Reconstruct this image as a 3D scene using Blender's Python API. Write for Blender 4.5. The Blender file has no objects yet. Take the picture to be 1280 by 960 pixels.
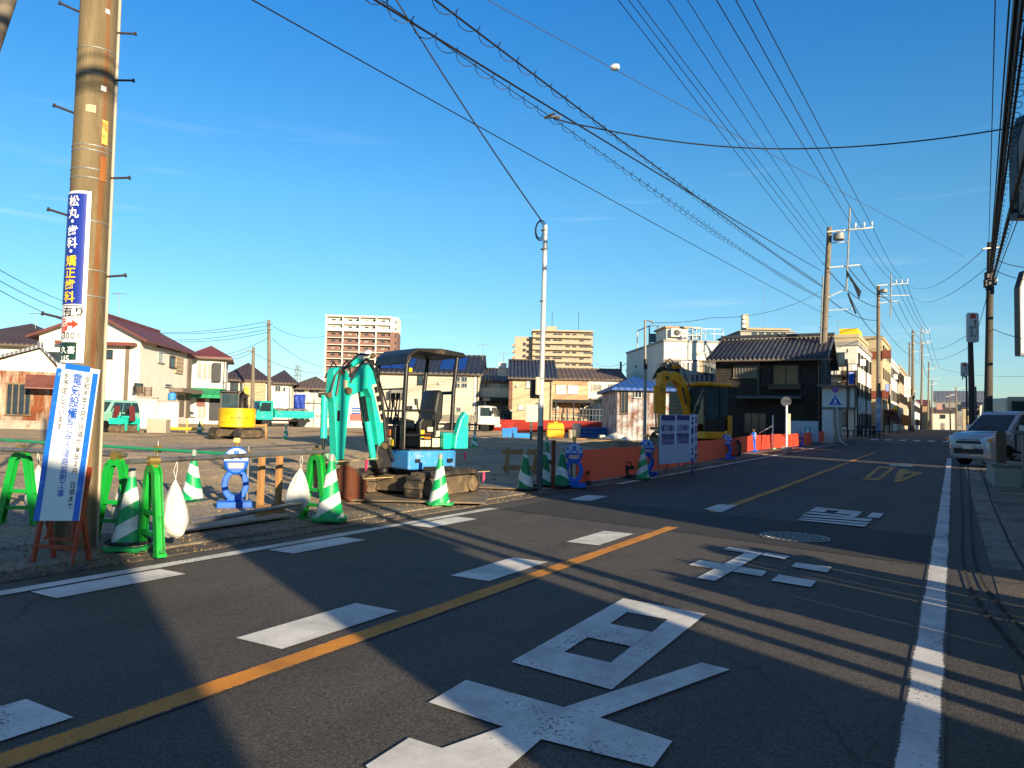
import bpy, bmesh, math, random
from mathutils import Vector, Matrix
R = math.radians
random.seed(11)
scene = bpy.context.scene
COL = scene.collection

# ------------------------------------------------------------------ camera
F_PX, EYE = 940.0, 1.28                       # focal length in pixels of the 1280 px wide photo, eye height
YAW, PITCH, ROLL = R(30.4), R(2.75), 0.021    # the road runs along +Y
cam_d = bpy.data.cameras.new('camera')
cam_d.sensor_fit = 'HORIZONTAL'
cam_d.sensor_width = 36.0
cam_d.lens = F_PX / 1280.0 * 36.0
cam_d.clip_start, cam_d.clip_end = 0.05, 6000
cam = bpy.data.objects.new('camera', cam_d)
COL.objects.link(cam)
CM = Matrix.Rotation(YAW, 3, 'Z') @ Matrix.Rotation(math.pi / 2 + PITCH, 3, 'X') @ Matrix.Rotation(ROLL, 3, 'Z')
cam.matrix_world = Matrix.Translation((0, 0, EYE)) @ CM.to_4x4()
scene.camera = cam

# ------------------------------------------------------------------ light
SUN_ELEV = R(14.5)
SUN_TRAVEL = Vector((-0.887, 0.4617, 0.0)).normalized()       # where shadows point on the ground
sun_from = -SUN_TRAVEL
wd = bpy.data.worlds.new('World')
scene.world = wd
wd.use_nodes = True
wn, wl = wd.node_tree.nodes, wd.node_tree.links
wn.clear()
sky = wn.new('ShaderNodeTexSky')
sky.sky_type = 'NISHITA'
sky.sun_disc = False
sky.sun_elevation = SUN_ELEV
sky.sun_rotation = math.atan2(sun_from.x, sun_from.y)
sky.altitude = 0
sky.air_density = 1.0
sky.dust_density = 0.15
sky.ozone_density = 2.2
hs = wn.new('ShaderNodeHueSaturation')
hs.inputs['Saturation'].default_value = 1.25
hs.inputs['Value'].default_value = 1.0
# thin streaks of cirrus low in the sky
tc = wn.new('ShaderNodeTexCoord')
mp = wn.new('ShaderNodeMapping')
mp.inputs['Scale'].default_value = (1.6, 1.6, 26.0)
nz = wn.new('ShaderNodeTexNoise')
nz.inputs['Scale'].default_value = 2.1
nz.inputs['Detail'].default_value = 5
nz.inputs['Roughness'].default_value = 0.55
rp = wn.new('ShaderNodeMapRange')
rp.inputs['From Min'].default_value = 0.60
rp.inputs['From Max'].default_value = 0.80
rp.inputs['To Max'].default_value = 0.22
mx = wn.new('ShaderNodeMixRGB')
mx.inputs['Color2'].default_value = (6.5, 7.4, 8.6, 1)
sepw = wn.new('ShaderNodeSeparateXYZ')
band = wn.new('ShaderNodeMapRange')
band.inputs['From Min'].default_value = 0.42
band.inputs['From Max'].default_value = 0.20
mulw = wn.new('ShaderNodeMath'); mulw.operation = 'MULTIPLY'
bg = wn.new('ShaderNodeBackground')
bg.inputs['Strength'].default_value = 0.075
wo = wn.new('ShaderNodeOutputWorld')
wl.new(sky.outputs[0], hs.inputs['Color'])
wl.new(tc.outputs['Generated'], mp.inputs[0])
wl.new(mp.outputs[0], nz.inputs['Vector'])
wl.new(nz.outputs[0], rp.inputs['Value'])
wl.new(tc.outputs['Generated'], sepw.inputs[0])
wl.new(sepw.outputs[2], band.inputs['Value'])
wl.new(rp.outputs[0], mulw.inputs[0])
wl.new(band.outputs[0], mulw.inputs[1])
wl.new(mulw.outputs[0], mx.inputs['Fac'])
# sky tint by height; unseen zenith reddened and brightened to fill the shade
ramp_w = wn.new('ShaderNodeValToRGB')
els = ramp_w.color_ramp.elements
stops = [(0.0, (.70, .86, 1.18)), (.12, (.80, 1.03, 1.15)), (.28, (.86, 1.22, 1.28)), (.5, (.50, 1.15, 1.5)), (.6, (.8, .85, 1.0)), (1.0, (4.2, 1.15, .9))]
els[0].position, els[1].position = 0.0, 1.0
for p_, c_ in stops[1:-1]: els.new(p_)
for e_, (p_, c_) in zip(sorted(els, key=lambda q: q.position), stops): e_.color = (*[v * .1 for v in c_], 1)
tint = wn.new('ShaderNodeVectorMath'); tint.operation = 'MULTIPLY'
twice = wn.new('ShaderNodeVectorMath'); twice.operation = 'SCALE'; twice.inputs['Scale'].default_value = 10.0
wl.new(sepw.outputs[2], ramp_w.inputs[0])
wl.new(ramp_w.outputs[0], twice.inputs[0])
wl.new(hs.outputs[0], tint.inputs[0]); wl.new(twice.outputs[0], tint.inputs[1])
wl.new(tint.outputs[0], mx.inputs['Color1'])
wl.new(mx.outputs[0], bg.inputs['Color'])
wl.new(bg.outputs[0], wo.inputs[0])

sun_d = bpy.data.lights.new('sun', 'SUN')
sun_d.energy = 5.0
sun_d.angle = R(0.5)
sun_d.color = (1.0, 0.82, 0.57)
sun = bpy.data.objects.new('sun', sun_d)
COL.objects.link(sun)
_dir = (SUN_TRAVEL * math.cos(SUN_ELEV) + Vector((0, 0, -math.sin(SUN_ELEV))))
sun.rotation_euler = _dir.to_track_quat('-Z', 'Y').to_euler()
sun.location = (20, -10, 30)

vs = scene.view_settings
vs.view_transform = 'Standard'
vs.look = 'None'
vs.gamma = 1.0
vs.use_curve_mapping = False
vs.exposure = 1.0
scene.render.engine = 'CYCLES'
scene.cycles.max_bounces = 6
scene.cycles.use_denoising = True

# ------------------------------------------------------------------ placing helpers
def T(x, y):
    """height of the lightly rising ground"""
    r = math.hypot(x, y) - 15.0
    return min(1.1, 0.00375 * (math.sqrt(r * r + 9.0) + r) - 0.0022)

def ray(px, py):
    return CM @ Vector(((px - 640.0) / F_PX, -(py - 480.0) / F_PX, -1.0))

def gp(px, py, dz=0.0):
    """point of the ground (plus dz) seen at a place of the photo"""
    d = ray(px, py)
    z = dz
    p = Vector((0, 0, EYE))
    for _ in range(14):
        t = (z - EYE) / min(d.z, -1e-4)
        p = Vector((0, 0, EYE)) + d * t
        z = T(p.x, p.y) + dz
    p.z = z
    return p

def pd(px, py, depth):
    return Vector((0, 0, EYE)) + ray(px, py) * depth

def ph(px, py, height):
    """point of that absolute height"""
    d = ray(px, py)
    return Vector((0, 0, EYE)) + d * ((height - EYE) / d.z)

def stand(px, depth, dz=0.0):
    """point on the ground below image column px at that depth"""
    p = pd(px, 530, depth)
    return Vector((p.x, p.y, T(p.x, p.y) + dz))

def face(theta):
    """world angle of an image direction: 0 right, 90 away, 180 left, 270 towards the camera"""
    return R(theta) + YAW

# ------------------------------------------------------------------ materials
def lin(h):
    h = h.lstrip('#')
    c = [int(h[i:i + 2], 16) / 255.0 for i in (0, 2, 4)]
    return tuple(((v / 12.92) if v <= 0.04045 else ((v + 0.055) / 1.055) ** 2.4) for v in c)

MATS = {}

def N(nt, kind, **kw):
    n = nt.nodes.new(kind)
    for k, v in kw.items():
        setattr(n, k, v)
    return n

def mat(name, col, rough=0.6, metal=0.0, var=0.12, scale=3.0, bump=0.0, bscale=40.0, dirt=None, dirt_amt=0.0, dirt_scale=1.2,
        stretch=(1, 1, 1), coat=0.0, stripes=None):
    """procedural paint: base colour with mottling, optional dirt or rust blotches, optional bump; stripes = (axis, period, depth)"""
    if name in MATS:
        return MATS[name]
    if isinstance(col, str):
        col = lin(col)
    m = bpy.data.materials.new(name)
    m.use_nodes = True
    nt = m.node_tree
    L = nt.links
    b = nt.nodes['Principled BSDF']
    b.inputs['Roughness'].default_value = rough
    b.inputs['Metallic'].default_value = metal
    if coat:
        b.inputs['Coat Weight'].default_value = coat
    tcn = N(nt, 'ShaderNodeTexCoord')
    mpn = N(nt, 'ShaderNodeMapping')
    mpn.inputs['Scale'].default_value = stretch
    L.new(tcn.outputs['Object'], mpn.inputs[0])
    n1 = N(nt, 'ShaderNodeTexNoise')
    n1.inputs['Scale'].default_value = scale
    n1.inputs['Detail'].default_value = 6
    L.new(mpn.outputs[0], n1.inputs['Vector'])
    ramp = N(nt, 'ShaderNodeMapRange')
    ramp.inputs['From Min'].default_value = 0.3
    ramp.inputs['From Max'].default_value = 0.7
    ramp.inputs['To Min'].default_value = 1 - var
    ramp.inputs['To Max'].default_value = 1 + var
    L.new(n1.outputs[0], ramp.inputs['Value'])
    mul = N(nt, 'ShaderNodeVectorMath', operation='SCALE')
    mul.inputs[0].default_value = col
    L.new(ramp.outputs[0], mul.inputs['Scale'])
    out = mul.outputs[0]
    if dirt is not None:
        if isinstance(dirt, str):
            dirt = lin(dirt)
        n2 = N(nt, 'ShaderNodeTexNoise')
        n2.inputs['Scale'].default_value = dirt_scale
        n2.inputs['Detail'].default_value = 9
        n2.inputs['Roughness'].default_value = 0.68
        L.new(mpn.outputs[0], n2.inputs['Vector'])
        r2 = N(nt, 'ShaderNodeMapRange')
        r2.inputs['From Min'].default_value = 0.62 - dirt_amt * 0.3
        r2.inputs['From Max'].default_value = 0.72 - dirt_amt * 0.2
        L.new(n2.outputs[0], r2.inputs['Value'])
        mxn = N(nt, 'ShaderNodeMixRGB')
        mxn.inputs['Color2'].default_value = (*dirt, 1)
        L.new(r2.outputs[0], mxn.inputs['Fac'])
        L.new(out, mxn.inputs['Color1'])
        out = mxn.outputs[0]
    L.new(out, b.inputs['Base Color'])
    hsrc = None
    if stripes:
        ax, period, depth = stripes
        sep = N(nt, 'ShaderNodeSeparateXYZ')
        L.new(tcn.outputs['Object'], sep.inputs[0])
        mm = N(nt, 'ShaderNodeMath', operation='MULTIPLY')
        mm.inputs[1].default_value = 2 * math.pi / period
        L.new(sep.outputs['XYZ'.index(ax)], mm.inputs[0])
        sn = N(nt, 'ShaderNodeMath', operation='SINE')
        L.new(mm.outputs[0], sn.inputs[0])
        hsrc = sn.outputs[0]
        bp = N(nt, 'ShaderNodeBump')
        bp.inputs['Strength'].default_value = 1.0
        bp.inputs['Distance'].default_value = depth
        L.new(hsrc, bp.inputs['Height'])
        L.new(bp.outputs[0], b.inputs['Normal'])
    elif bump:
        n3 = N(nt, 'ShaderNodeTexNoise')
        n3.inputs['Scale'].default_value = bscale
        n3.inputs['Detail'].default_value = 5
        L.new(mpn.outputs[0], n3.inputs['Vector'])
        bp = N(nt, 'ShaderNodeBump')
        bp.inputs['Strength'].default_value = min(1.0, bump)
        bp.inputs['Distance'].default_value = 0.02
        L.new(n3.outputs[0], bp.inputs['Height'])
        L.new(bp.outputs[0], b.inputs['Normal'])
    MATS[name] = m
    return m

def glass_mat(name, col=(0.03, 0.045, 0.06), rough=0.06):
    if name in MATS:
        return MATS[name]
    m = mat(name, col, rough, 0.0, 0.25, 0.7)
    m.node_tree.nodes['Principled BSDF'].inputs['IOR'].default_value = 1.5
    return m

# ------------------------------------------------------------------ mesh builder
class MB:
    def __init__(self):
        self.v, self.f, self.mi = [], [], []
    def add(self, verts, faces, mi=0):
        o = len(self.v)
        self.v += [tuple(p) for p in verts]
        self.f += [tuple(i + o for i in q) for q in faces]
        self.mi += [mi] * len(faces)
        return self
    def box(self, c, s, rot=None, mi=0):
        hx, hy, hz = s[0] / 2, s[1] / 2, s[2] / 2
        vs_ = [Vector((x, y, z)) for x in (-hx, hx) for y in (-hy, hy) for z in (-hz, hz)]
        if rot is not None:
            if not isinstance(rot, Matrix):
                rot = Matrix.Rotation(rot, 3, 'Z')
            vs_ = [rot @ p for p in vs_]
        c = Vector(c)
        return self.add([p + c for p in vs_], [(0, 1, 3, 2), (4, 6, 7, 5), (0, 4, 5, 1), (2, 3, 7, 6), (0, 2, 6, 4), (1, 5, 7, 3)], mi)
    def bx(self, x0, x1, y0, y1, z0, z1, mi=0):
        return self.box(((x0 + x1) / 2, (y0 + y1) / 2, (z0 + z1) / 2), (abs(x1 - x0), abs(y1 - y0), abs(z1 - z0)), None, mi)
    def bar(self, a, b, w, h=None, mi=0, up=(0, 0, 1)):
        a, b = Vector(a), Vector(b)
        h = h or w
        d = (b - a)
        ln = d.length
        if ln < 1e-6:
            return self
        d.normalize()
        u = Vector(up)
        if abs(d.dot(u)) > 0.97:
            u = Vector((0, 1, 0))
        sx = d.cross(u).normalized()
        sz = sx.cross(d).normalized()
        m = Matrix((sx, d, sz)).transposed()
        return self.box((a + b) / 2, (w, ln, h), m, mi)
    def tube(self, pts, r, n=8, mi=0, caps=True):
        pts = [Vector(p) for p in pts]
        rs = r if isinstance(r, (list, tuple)) else [r] * len(pts)
        verts, faces = [], []
        prev = None
        for i, p in enumerate(pts):
            if i == 0: d = pts[1] - pts[0]
            elif i == len(pts) - 1: d = pts[-1] - pts[-2]
            else: d = (pts[i + 1] - pts[i - 1])
            d.normalize()
            if prev is None:
                u = Vector((0, 0, 1)) if abs(d.z) < 0.95 else Vector((1, 0, 0))
                s = d.cross(u).normalized()
            else:
                s = prev - d * prev.dot(d)
                if s.length < 1e-5:
                    s = d.orthogonal()
                s.normalize()
            prev = s
            t = d.cross(s)
            for k in range(n):
                a = 2 * math.pi * k / n
                verts.append(p + (s * math.cos(a) + t * math.sin(a)) * rs[i])
        for i in range(len(pts) - 1):
            for k in range(n):
                k2 = (k + 1) % n
                faces.append((i * n + k, i * n + k2, (i + 1) * n + k2, (i + 1) * n + k))
        if caps:
            faces.append(tuple(range(n - 1, -1, -1)))
            faces.append(tuple((len(pts) - 1) * n + k for k in range(n)))
        return self.add(verts, faces, mi)
    def lathe(self, prof, n=24, c=(0, 0, 0), mi=0, axis='Z', squash=None):
        c = Vector(c)
        verts, faces = [], []
        for (r, z) in prof:
            for k in range(n):
                a = 2 * math.pi * k / n
                p = Vector((r * math.cos(a), r * math.sin(a), z))
                if axis == 'Y': p = Vector((p.x, p.z, p.y))
                if axis == 'X': p = Vector((p.z, p.x, p.y))
                verts.append(p + c)
        for i in range(len(prof) - 1):
            for k in range(n):
                k2 = (k + 1) % n
                faces.append((i * n + k, i * n + k2, (i + 1) * n + k2, (i + 1) * n + k))
        faces.append(tuple(range(n - 1, -1, -1)))
        faces.append(tuple((len(prof) - 1) * n + k for k in range(n)))
        return self.add(verts, faces, mi)
    def cyl(self, a, b, r, n=12, mi=0):
        return self.tube([a, b], r, n, mi)
    def prism(self, poly, y0, y1, mi=0, plane='XZ'):
        """polygon in a plane, extruded along the third axis"""
        def P(u, v, w):
            if plane == 'XZ': return (u, w, v)
            if plane == 'XY': return (u, v, w)
            return (w, u, v)
        n = len(poly)
        verts = [P(u, v, y0) for u, v in poly] + [P(u, v, y1) for u, v in poly]
        faces = [tuple(range(n - 1, -1, -1)), tuple(range(n, 2 * n))]
        faces += [(i, (i + 1) % n, n + (i + 1) % n, n + i) for i in range(n)]
        return self.add(verts, faces, mi)
    def quad(self, a, b, c, d, mi=0):
        return self.add([a, b, c, d], [(0, 1, 2, 3)], mi)
    def build(self, name, mats, parent=None, smooth=False, bevel=0.0, fix=True):
        me = bpy.data.meshes.new(name)
        me.from_pydata(self.v, [], self.f)
        if not isinstance(mats, (list, tuple)):
            mats = [mats]
        for m in mats:
            me.materials.append(m)
        if len(mats) > 1:
            me.polygons.foreach_set('material_index', self.mi)
        if fix:
            bm = bmesh.new()
            bm.from_mesh(me)
            bmesh.ops.recalc_face_normals(bm, faces=bm.faces)
            bm.to_mesh(me)
            bm.free()
        if smooth:
            me.polygons.foreach_set('use_smooth', [True] * len(me.polygons))
            me.set_sharp_from_angle(angle=R(38))
        me.update()
        o = bpy.data.objects.new(name, me)
        COL.objects.link(o)
        if parent is not None:
            o.parent = parent
        if bevel:
            md = o.modifiers.new('bevel', 'BEVEL')
            md.width = bevel
            md.segments = 2
            md.limit_method = 'ANGLE'
            md.angle_limit = R(35)
        return o

def tag(o, label, cat, group=None):
    o['label'] = label
    o['category'] = cat
    if group:
        o['group'] = group
    return o

def thing(name, label, cat, loc=(0, 0, 0), rz=0.0, group=None):
    o = bpy.data.objects.new(name, None)
    o.empty_display_size = 0.2
    COL.objects.link(o)
    o.location = loc
    o.rotation_euler = (0, 0, rz)
    return tag(o, label, cat, group)

def struct(o):
    o['kind'] = 'structure'
    return o

def dup(root, loc, rz=None, label=None, group=None, scale=None):
    """a copy of a thing with copies of its parts and sub-parts"""
    r = root.copy()
    COL.objects.link(r)
    r.location = loc
    if rz is not None:
        r.rotation_euler = (0, 0, rz)
    if label: r['label'] = label
    if group: r['group'] = group
    if scale: r.scale = scale
    for ch in list(root.children):
        c = ch.copy(); COL.objects.link(c); c.parent = r
        for g in list(ch.children):
            d = g.copy(); COL.objects.link(d); d.parent = c
    return r

# lettering from Blender's own built-in font, turned into real mesh
_fc = bpy.data.curves.new('lettering_source', 'FONT')
_fo = bpy.data.objects.new('lettering_source', _fc)
COL.objects.link(_fo)
def glyph(s, bold=0.0, res=2):
    _fc.body = s
    _fc.offset = bold
    _fc.resolution_u = res
    dg = bpy.context.evaluated_depsgraph_get()
    dg.update()
    me = bpy.data.meshes.new_from_object(_fo.evaluated_get(dg))
    vs_ = [tuple(v.co) for v in me.vertices]
    fs_ = [tuple(p.vertices) for p in me.polygons]
    bpy.data.meshes.remove(me)
    return vs_, fs_

def write(mb, s, x, z, size, vertical=True, y=0.0, step=None, bold=0.012, wide=1.0, mi=0, res=2):
    """write characters in the local XZ plane facing -Y; x,z is the top left corner"""
    step = step or size * 1.02
    cx, cz = x, z
    for ch in s:
        if ch != ' ':
            vs_, fs_ = glyph(ch, bold, res)
            if vs_:
                if ord(ch) < 0x2000:                       # narrow letters: centre them in their cell
                    w = max(v[0] for v in vs_) - min(v[0] for v in vs_)
                    off = (1.0 - w) / 2 - min(v[0] for v in vs_) if vertical else 0.0
                    dz = 0.08
                else:
                    off, dz = 0.0, 0.0
                mb.add([(cx + (v[0] + off) * size * wide, y, cz + (v[1] - 0.86 + dz) * size) for v in vs_], fs_, mi)
                adv = (max(v[0] for v in vs_) + 0.08) if ord(ch) < 0x2000 else 1.02
            else:
                adv = 0.5
        else:
            adv = 0.5
        if vertical: cz -= step
        else: cx += (adv * size * wide)
    return cx
# ------------------------------------------------------------------ ground, road and paint
def ground_mat(name, c1, c2, agg_scale=90.0, agg=0.35, mid=1.3, c3=None, c3_scale=0.35, c3_lo=0.5, c3_hi=0.62, bump=0.5, rough=0.9, bdist=0.006, crack=0.0):
    m = bpy.data.materials.new(name)
    m.use_nodes = True
    nt = m.node_tree; L = nt.links
    b = nt.nodes['Principled BSDF']
    b.inputs['Roughness'].default_value = rough
    tcn = N(nt, 'ShaderNodeTexCoord')
    co = tcn.outputs['Object']
    n1 = N(nt, 'ShaderNodeTexNoise'); n1.inputs['Scale'].default_value = mid; n1.inputs['Detail'].default_value = 8; n1.inputs['Roughness'].default_value = 0.6
    L.new(co, n1.inputs['Vector'])
    r1 = N(nt, 'ShaderNodeMapRange'); r1.inputs['From Min'].default_value = 0.33; r1.inputs['From Max'].default_value = 0.67
    L.new(n1.outputs[0], r1.inputs['Value'])
    mxn = N(nt, 'ShaderNodeMixRGB'); mxn.inputs['Color1'].default_value = (*lin(c1), 1); mxn.inputs['Color2'].default_value = (*lin(c2), 1)
    L.new(r1.outputs[0], mxn.inputs['Fac'])
    out = mxn.outputs[0]
    if c3:
        n3 = N(nt, 'ShaderNodeTexNoise'); n3.inputs['Scale'].default_value = c3_scale; n3.inputs['Detail'].default_value = 7; n3.inputs['Roughness'].default_value = 0.62
        L.new(co, n3.inputs['Vector'])
        r3 = N(nt, 'ShaderNodeMapRange'); r3.inputs['From Min'].default_value = c3_lo; r3.inputs['From Max'].default_value = c3_hi
        L.new(n3.outputs[0], r3.inputs['Value'])
        m3 = N(nt, 'ShaderNodeMixRGB'); m3.inputs['Color2'].default_value = (*lin(c3), 1)
        L.new(r3.outputs[0], m3.inputs['Fac']); L.new(out, m3.inputs['Color1'])
        out = m3.outputs[0]
    vo = N(nt, 'ShaderNodeTexVoronoi'); vo.inputs['Scale'].default_value = agg_scale
    L.new(co, vo.inputs['Vector'])
    sepc = N(nt, 'ShaderNodeSeparateColor'); L.new(vo.outputs['Color'], sepc.inputs[0])
    ra = N(nt, 'ShaderNodeMapRange'); ra.inputs['To Min'].default_value = 1 - agg; ra.inputs['To Max'].default_value = 1 + agg
    L.new(sepc.outputs[0], ra.inputs['Value'])
    sc = N(nt, 'ShaderNodeVectorMath', operation='SCALE')
    L.new(out, sc.inputs[0]); L.new(ra.outputs[0], sc.inputs['Scale'])
    out = sc.outputs[0]
    if crack:
        nv = N(nt, 'ShaderNodeTexNoise'); nv.inputs['Scale'].default_value = 1.2; nv.inputs['Detail'].default_value = 4
        L.new(co, nv.inputs['Vector'])
        ad = N(nt, 'ShaderNodeVectorMath', operation='ADD'); L.new(co, ad.inputs[0]); L.new(nv.outputs['Color'], ad.inputs[1])
        vc = N(nt, 'ShaderNodeTexVoronoi', feature='DISTANCE_TO_EDGE'); vc.inputs['Scale'].default_value = 0.22
        L.new(ad.outputs[0], vc.inputs['Vector'])
        rc = N(nt, 'ShaderNodeMapRange'); rc.inputs['From Max'].default_value = crack; rc.inputs['To Min'].default_value = 0.55; rc.inputs['To Max'].default_value = 1.0
        L.new(vc.outputs['Distance'], rc.inputs['Value'])
        s2 = N(nt, 'ShaderNodeVectorMath', operation='SCALE'); L.new(out, s2.inputs[0]); L.new(rc.outputs[0], s2.inputs['Scale'])
        out = s2.outputs[0]
    L.new(out, b.inputs['Base Color'])
    nb = N(nt, 'ShaderNodeTexNoise'); nb.inputs['Scale'].default_value = agg_scale * 0.8; nb.inputs['Detail'].default_value = 3
    L.new(co, nb.inputs['Vector'])
    bp = N(nt, 'ShaderNodeBump'); bp.inputs['Strength'].default_value = bump; bp.inputs['Distance'].default_value = bdist
    L.new(nb.outputs[0], bp.inputs['Height']); L.new(bp.outputs[0], b.inputs['Normal'])
    return m

def paint_mat(name, col, under, edge_half=None, wear=0.55, wscale=7.0):
    """road paint, worn through to the asphalt in blotches; edge_half = half width of a line whose rims are frayed"""
    m = bpy.data.materials.new(name)
    m.use_nodes = True
    nt = m.node_tree; L = nt.links
    b = nt.nodes['Principled BSDF']; b.inputs['Roughness'].default_value = 0.75
    tcn = N(nt, 'ShaderNodeTexCoord'); co = tcn.outputs['Object']
    n1 = N(nt, 'ShaderNodeTexNoise'); n1.inputs['Scale'].default_value = 3.0; n1.inputs['Detail'].default_value = 6
    L.new(co, n1.inputs['Vector'])
    r1 = N(nt, 'ShaderNodeMapRange'); r1.inputs['From Min'].default_value = 0.3; r1.inputs['From Max'].default_value = 0.7; r1.inputs['To Min'].default_value = 0.86; r1.inputs['To Max'].default_value = 1.08
    L.new(n1.outputs[0], r1.inputs['Value'])
    sc = N(nt, 'ShaderNodeVectorMath', operation='SCALE'); sc.inputs[0].default_value = lin(col); L.new(r1.outputs[0], sc.inputs['Scale'])
    ng = N(nt, 'ShaderNodeTexNoise'); ng.inputs['Scale'].default_value = 1.7; ng.inputs['Detail'].default_value = 9; ng.inputs['Roughness'].default_value = .72
    L.new(co, ng.inputs['Vector'])
    rg = N(nt, 'ShaderNodeMapRange'); rg.inputs['From Min'].default_value = .42; rg.inputs['From Max'].default_value = .66; rg.inputs['To Min'].default_value = 1.0; rg.inputs['To Max'].default_value = .62
    L.new(ng.outputs[0], rg.inputs['Value'])
    sg_ = N(nt, 'ShaderNodeVectorMath', operation='SCALE'); L.new(sc.outputs[0], sg_.inputs[0]); L.new(rg.outputs[0], sg_.inputs['Scale']); sc = sg_
    na = N(nt, 'ShaderNodeTexNoise'); na.inputs['Scale'].default_value = 0.9; na.inputs['Detail'].default_value = 3
    nb = N(nt, 'ShaderNodeTexNoise'); nb.inputs['Scale'].default_value = wscale * 8; nb.inputs['Detail'].default_value = 6; nb.inputs['Roughness'].default_value = 0.7
    L.new(co, na.inputs['Vector']); L.new(co, nb.inputs['Vector'])
    add = N(nt, 'ShaderNodeMath', operation='MULTIPLY_ADD'); add.inputs[1].default_value = 0.9
    L.new(na.outputs[0], add.inputs[0]); L.new(nb.outputs[0], add.inputs[2])
    src = add.outputs[0]
    if edge_half:
        sep = N(nt, 'ShaderNodeSeparateXYZ'); L.new(co, sep.inputs[0])
        ab = N(nt, 'ShaderNodeMath', operation='ABSOLUTE'); L.new(sep.outputs[0], ab.inputs[0])
        er = N(nt, 'ShaderNodeMapRange'); er.inputs['From Min'].default_value = edge_half * 0.72; er.inputs['From Max'].default_value = edge_half; er.inputs['To Max'].default_value = 0.42
        L.new(ab.outputs[0], er.inputs['Value'])
        a2 = N(nt, 'ShaderNodeMath', operation='ADD'); L.new(src, a2.inputs[0]); L.new(er.outputs[0], a2.inputs[1]); src = a2.outputs[0]
    rw = N(nt, 'ShaderNodeMapRange'); rw.inputs['From Min'].default_value = 1.62 - wear; rw.inputs['From Max'].default_value = 1.68 - wear
    L.new(src, rw.inputs['Value'])
    mxn = N(nt, 'ShaderNodeMixRGB'); mxn.inputs['Color2'].default_value = (*lin(under), 1)
    L.new(rw.outputs[0], mxn.inputs['Fac']); L.new(sc.outputs[0], mxn.inputs['Color1'])
    L.new(mxn.outputs[0], b.inputs['Base Color'])
    bp = N(nt, 'ShaderNodeBump'); bp.inputs['Strength'].default_value = 0.35; bp.inputs['Distance'].default_value = 0.004
    L.new(nb.outputs[0], bp.inputs['Height']); L.new(bp.outputs[0], b.inputs['Normal'])
    return m

M_ASPH = ground_mat('asphalt', '#48433b', '#514a41', 110, 0.55, 0.9, '#3f3a33', 0.25, 0.5, 0.66, 0.7, 0.82, 0.006, 0.004)
def wheel_tracks(m):
    nt = m.node_tree; L = nt.links; b = nt.nodes['Principled BSDF']
    src = b.inputs['Base Color'].links[0].from_socket
    tcn = N(nt, 'ShaderNodeTexCoord'); mpn = N(nt, 'ShaderNodeMapping'); mpn.inputs['Scale'].default_value = (1.5, .05, 1)
    L.new(tcn.outputs['Object'], mpn.inputs[0])
    nn = N(nt, 'ShaderNodeTexNoise'); nn.inputs['Scale'].default_value = 1.3; nn.inputs['Detail'].default_value = 5; L.new(mpn.outputs[0], nn.inputs['Vector'])
    r_ = N(nt, 'ShaderNodeMapRange'); r_.inputs['From Min'].default_value = .3; r_.inputs['From Max'].default_value = .7; r_.inputs['To Min'].default_value = .82; r_.inputs['To Max'].default_value = 1.16; L.new(nn.outputs[0], r_.inputs['Value'])
    s_ = N(nt, 'ShaderNodeVectorMath', operation='SCALE'); L.new(src, s_.inputs[0]); L.new(r_.outputs[0], s_.inputs['Scale'])
    spot = N(nt, 'ShaderNodeTexVoronoi'); spot.inputs['Scale'].default_value = 1.1; L.new(tcn.outputs['Object'], spot.inputs['Vector'])
    r2 = N(nt, 'ShaderNodeMapRange'); r2.inputs['From Min'].default_value = .02; r2.inputs['From Max'].default_value = .09; r2.inputs['To Min'].default_value = .6; L.new(spot.outputs['Distance'], r2.inputs['Value'])
    s2 = N(nt, 'ShaderNodeVectorMath', operation='SCALE'); L.new(s_.outputs[0], s2.inputs[0]); L.new(r2.outputs[0], s2.inputs['Scale'])
    L.new(s2.outputs[0], b.inputs['Base Color'])
wheel_tracks(M_ASPH)
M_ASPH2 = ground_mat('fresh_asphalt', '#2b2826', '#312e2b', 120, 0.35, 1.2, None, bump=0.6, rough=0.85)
M_LOT = ground_mat('old_asphalt', '#51493e', '#5d5447', 70, 0.4, 1.1, '#463f37', 0.6, 0.5, 0.6, 0.8, 0.88, 0.008, 0.02)
M_CONC = ground_mat('gutter_concrete', '#807869', '#918878', 80, 0.2, 2.2, '#655d50', 1.6, 0.5, 0.64, 0.5, 0.9, 0.005, 0.01)
M_GUTTER = ground_mat('gravelly_verge', '#7b7060', '#665b4c', 42, 0.55, 1.1, '#4e453a', 1.4, 0.5, 0.62, 1.0, 0.95, 0.015, 0.01)
M_WALK = ground_mat('worn_pavement', '#776c5b', '#8c806c', 45, 0.45, 1.6, '#5c5243', 0.9, 0.48, 0.62, 0.8, 0.92, 0.01, 0.012)
M_DIRT = ground_mat('bare_earth', '#b89f79', '#a18a67', 26, 0.32, 0.55, '#8c8374', 0.11, 0.52, 0.64, 1.0, 0.95, 0.03)
M_FAR = ground_mat('far_ground', '#6f685c', '#5f594f', 4, 0.2, 0.05, None, bump=0.1)
M_PAINT = paint_mat('white_road_paint', '#e2e0d6', '#4b453e', None, 0.50)
M_PAINT_OLD = paint_mat('worn_white_line', '#dedbd2', '#4b453e', 0.085, 0.55)
M_YELL = paint_mat('yellow_road_paint', '#d88c22', '#4b453e', 0.082, 0.52)
M_YELL2 = paint_mat('yellow_numeral_paint', '#c9902e', '#4b453e', None, 0.55)

def span(a, b, near=0.5, grow=1.06, mx_=12.0, c=5.0):
    out = [a]
    while out[-1] < b:
        d = max(near, min(mx_, near * (1 + abs(out[-1] - c) * 0.06)))
        out.append(min(b, out[-1] + d))
    return out

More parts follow.
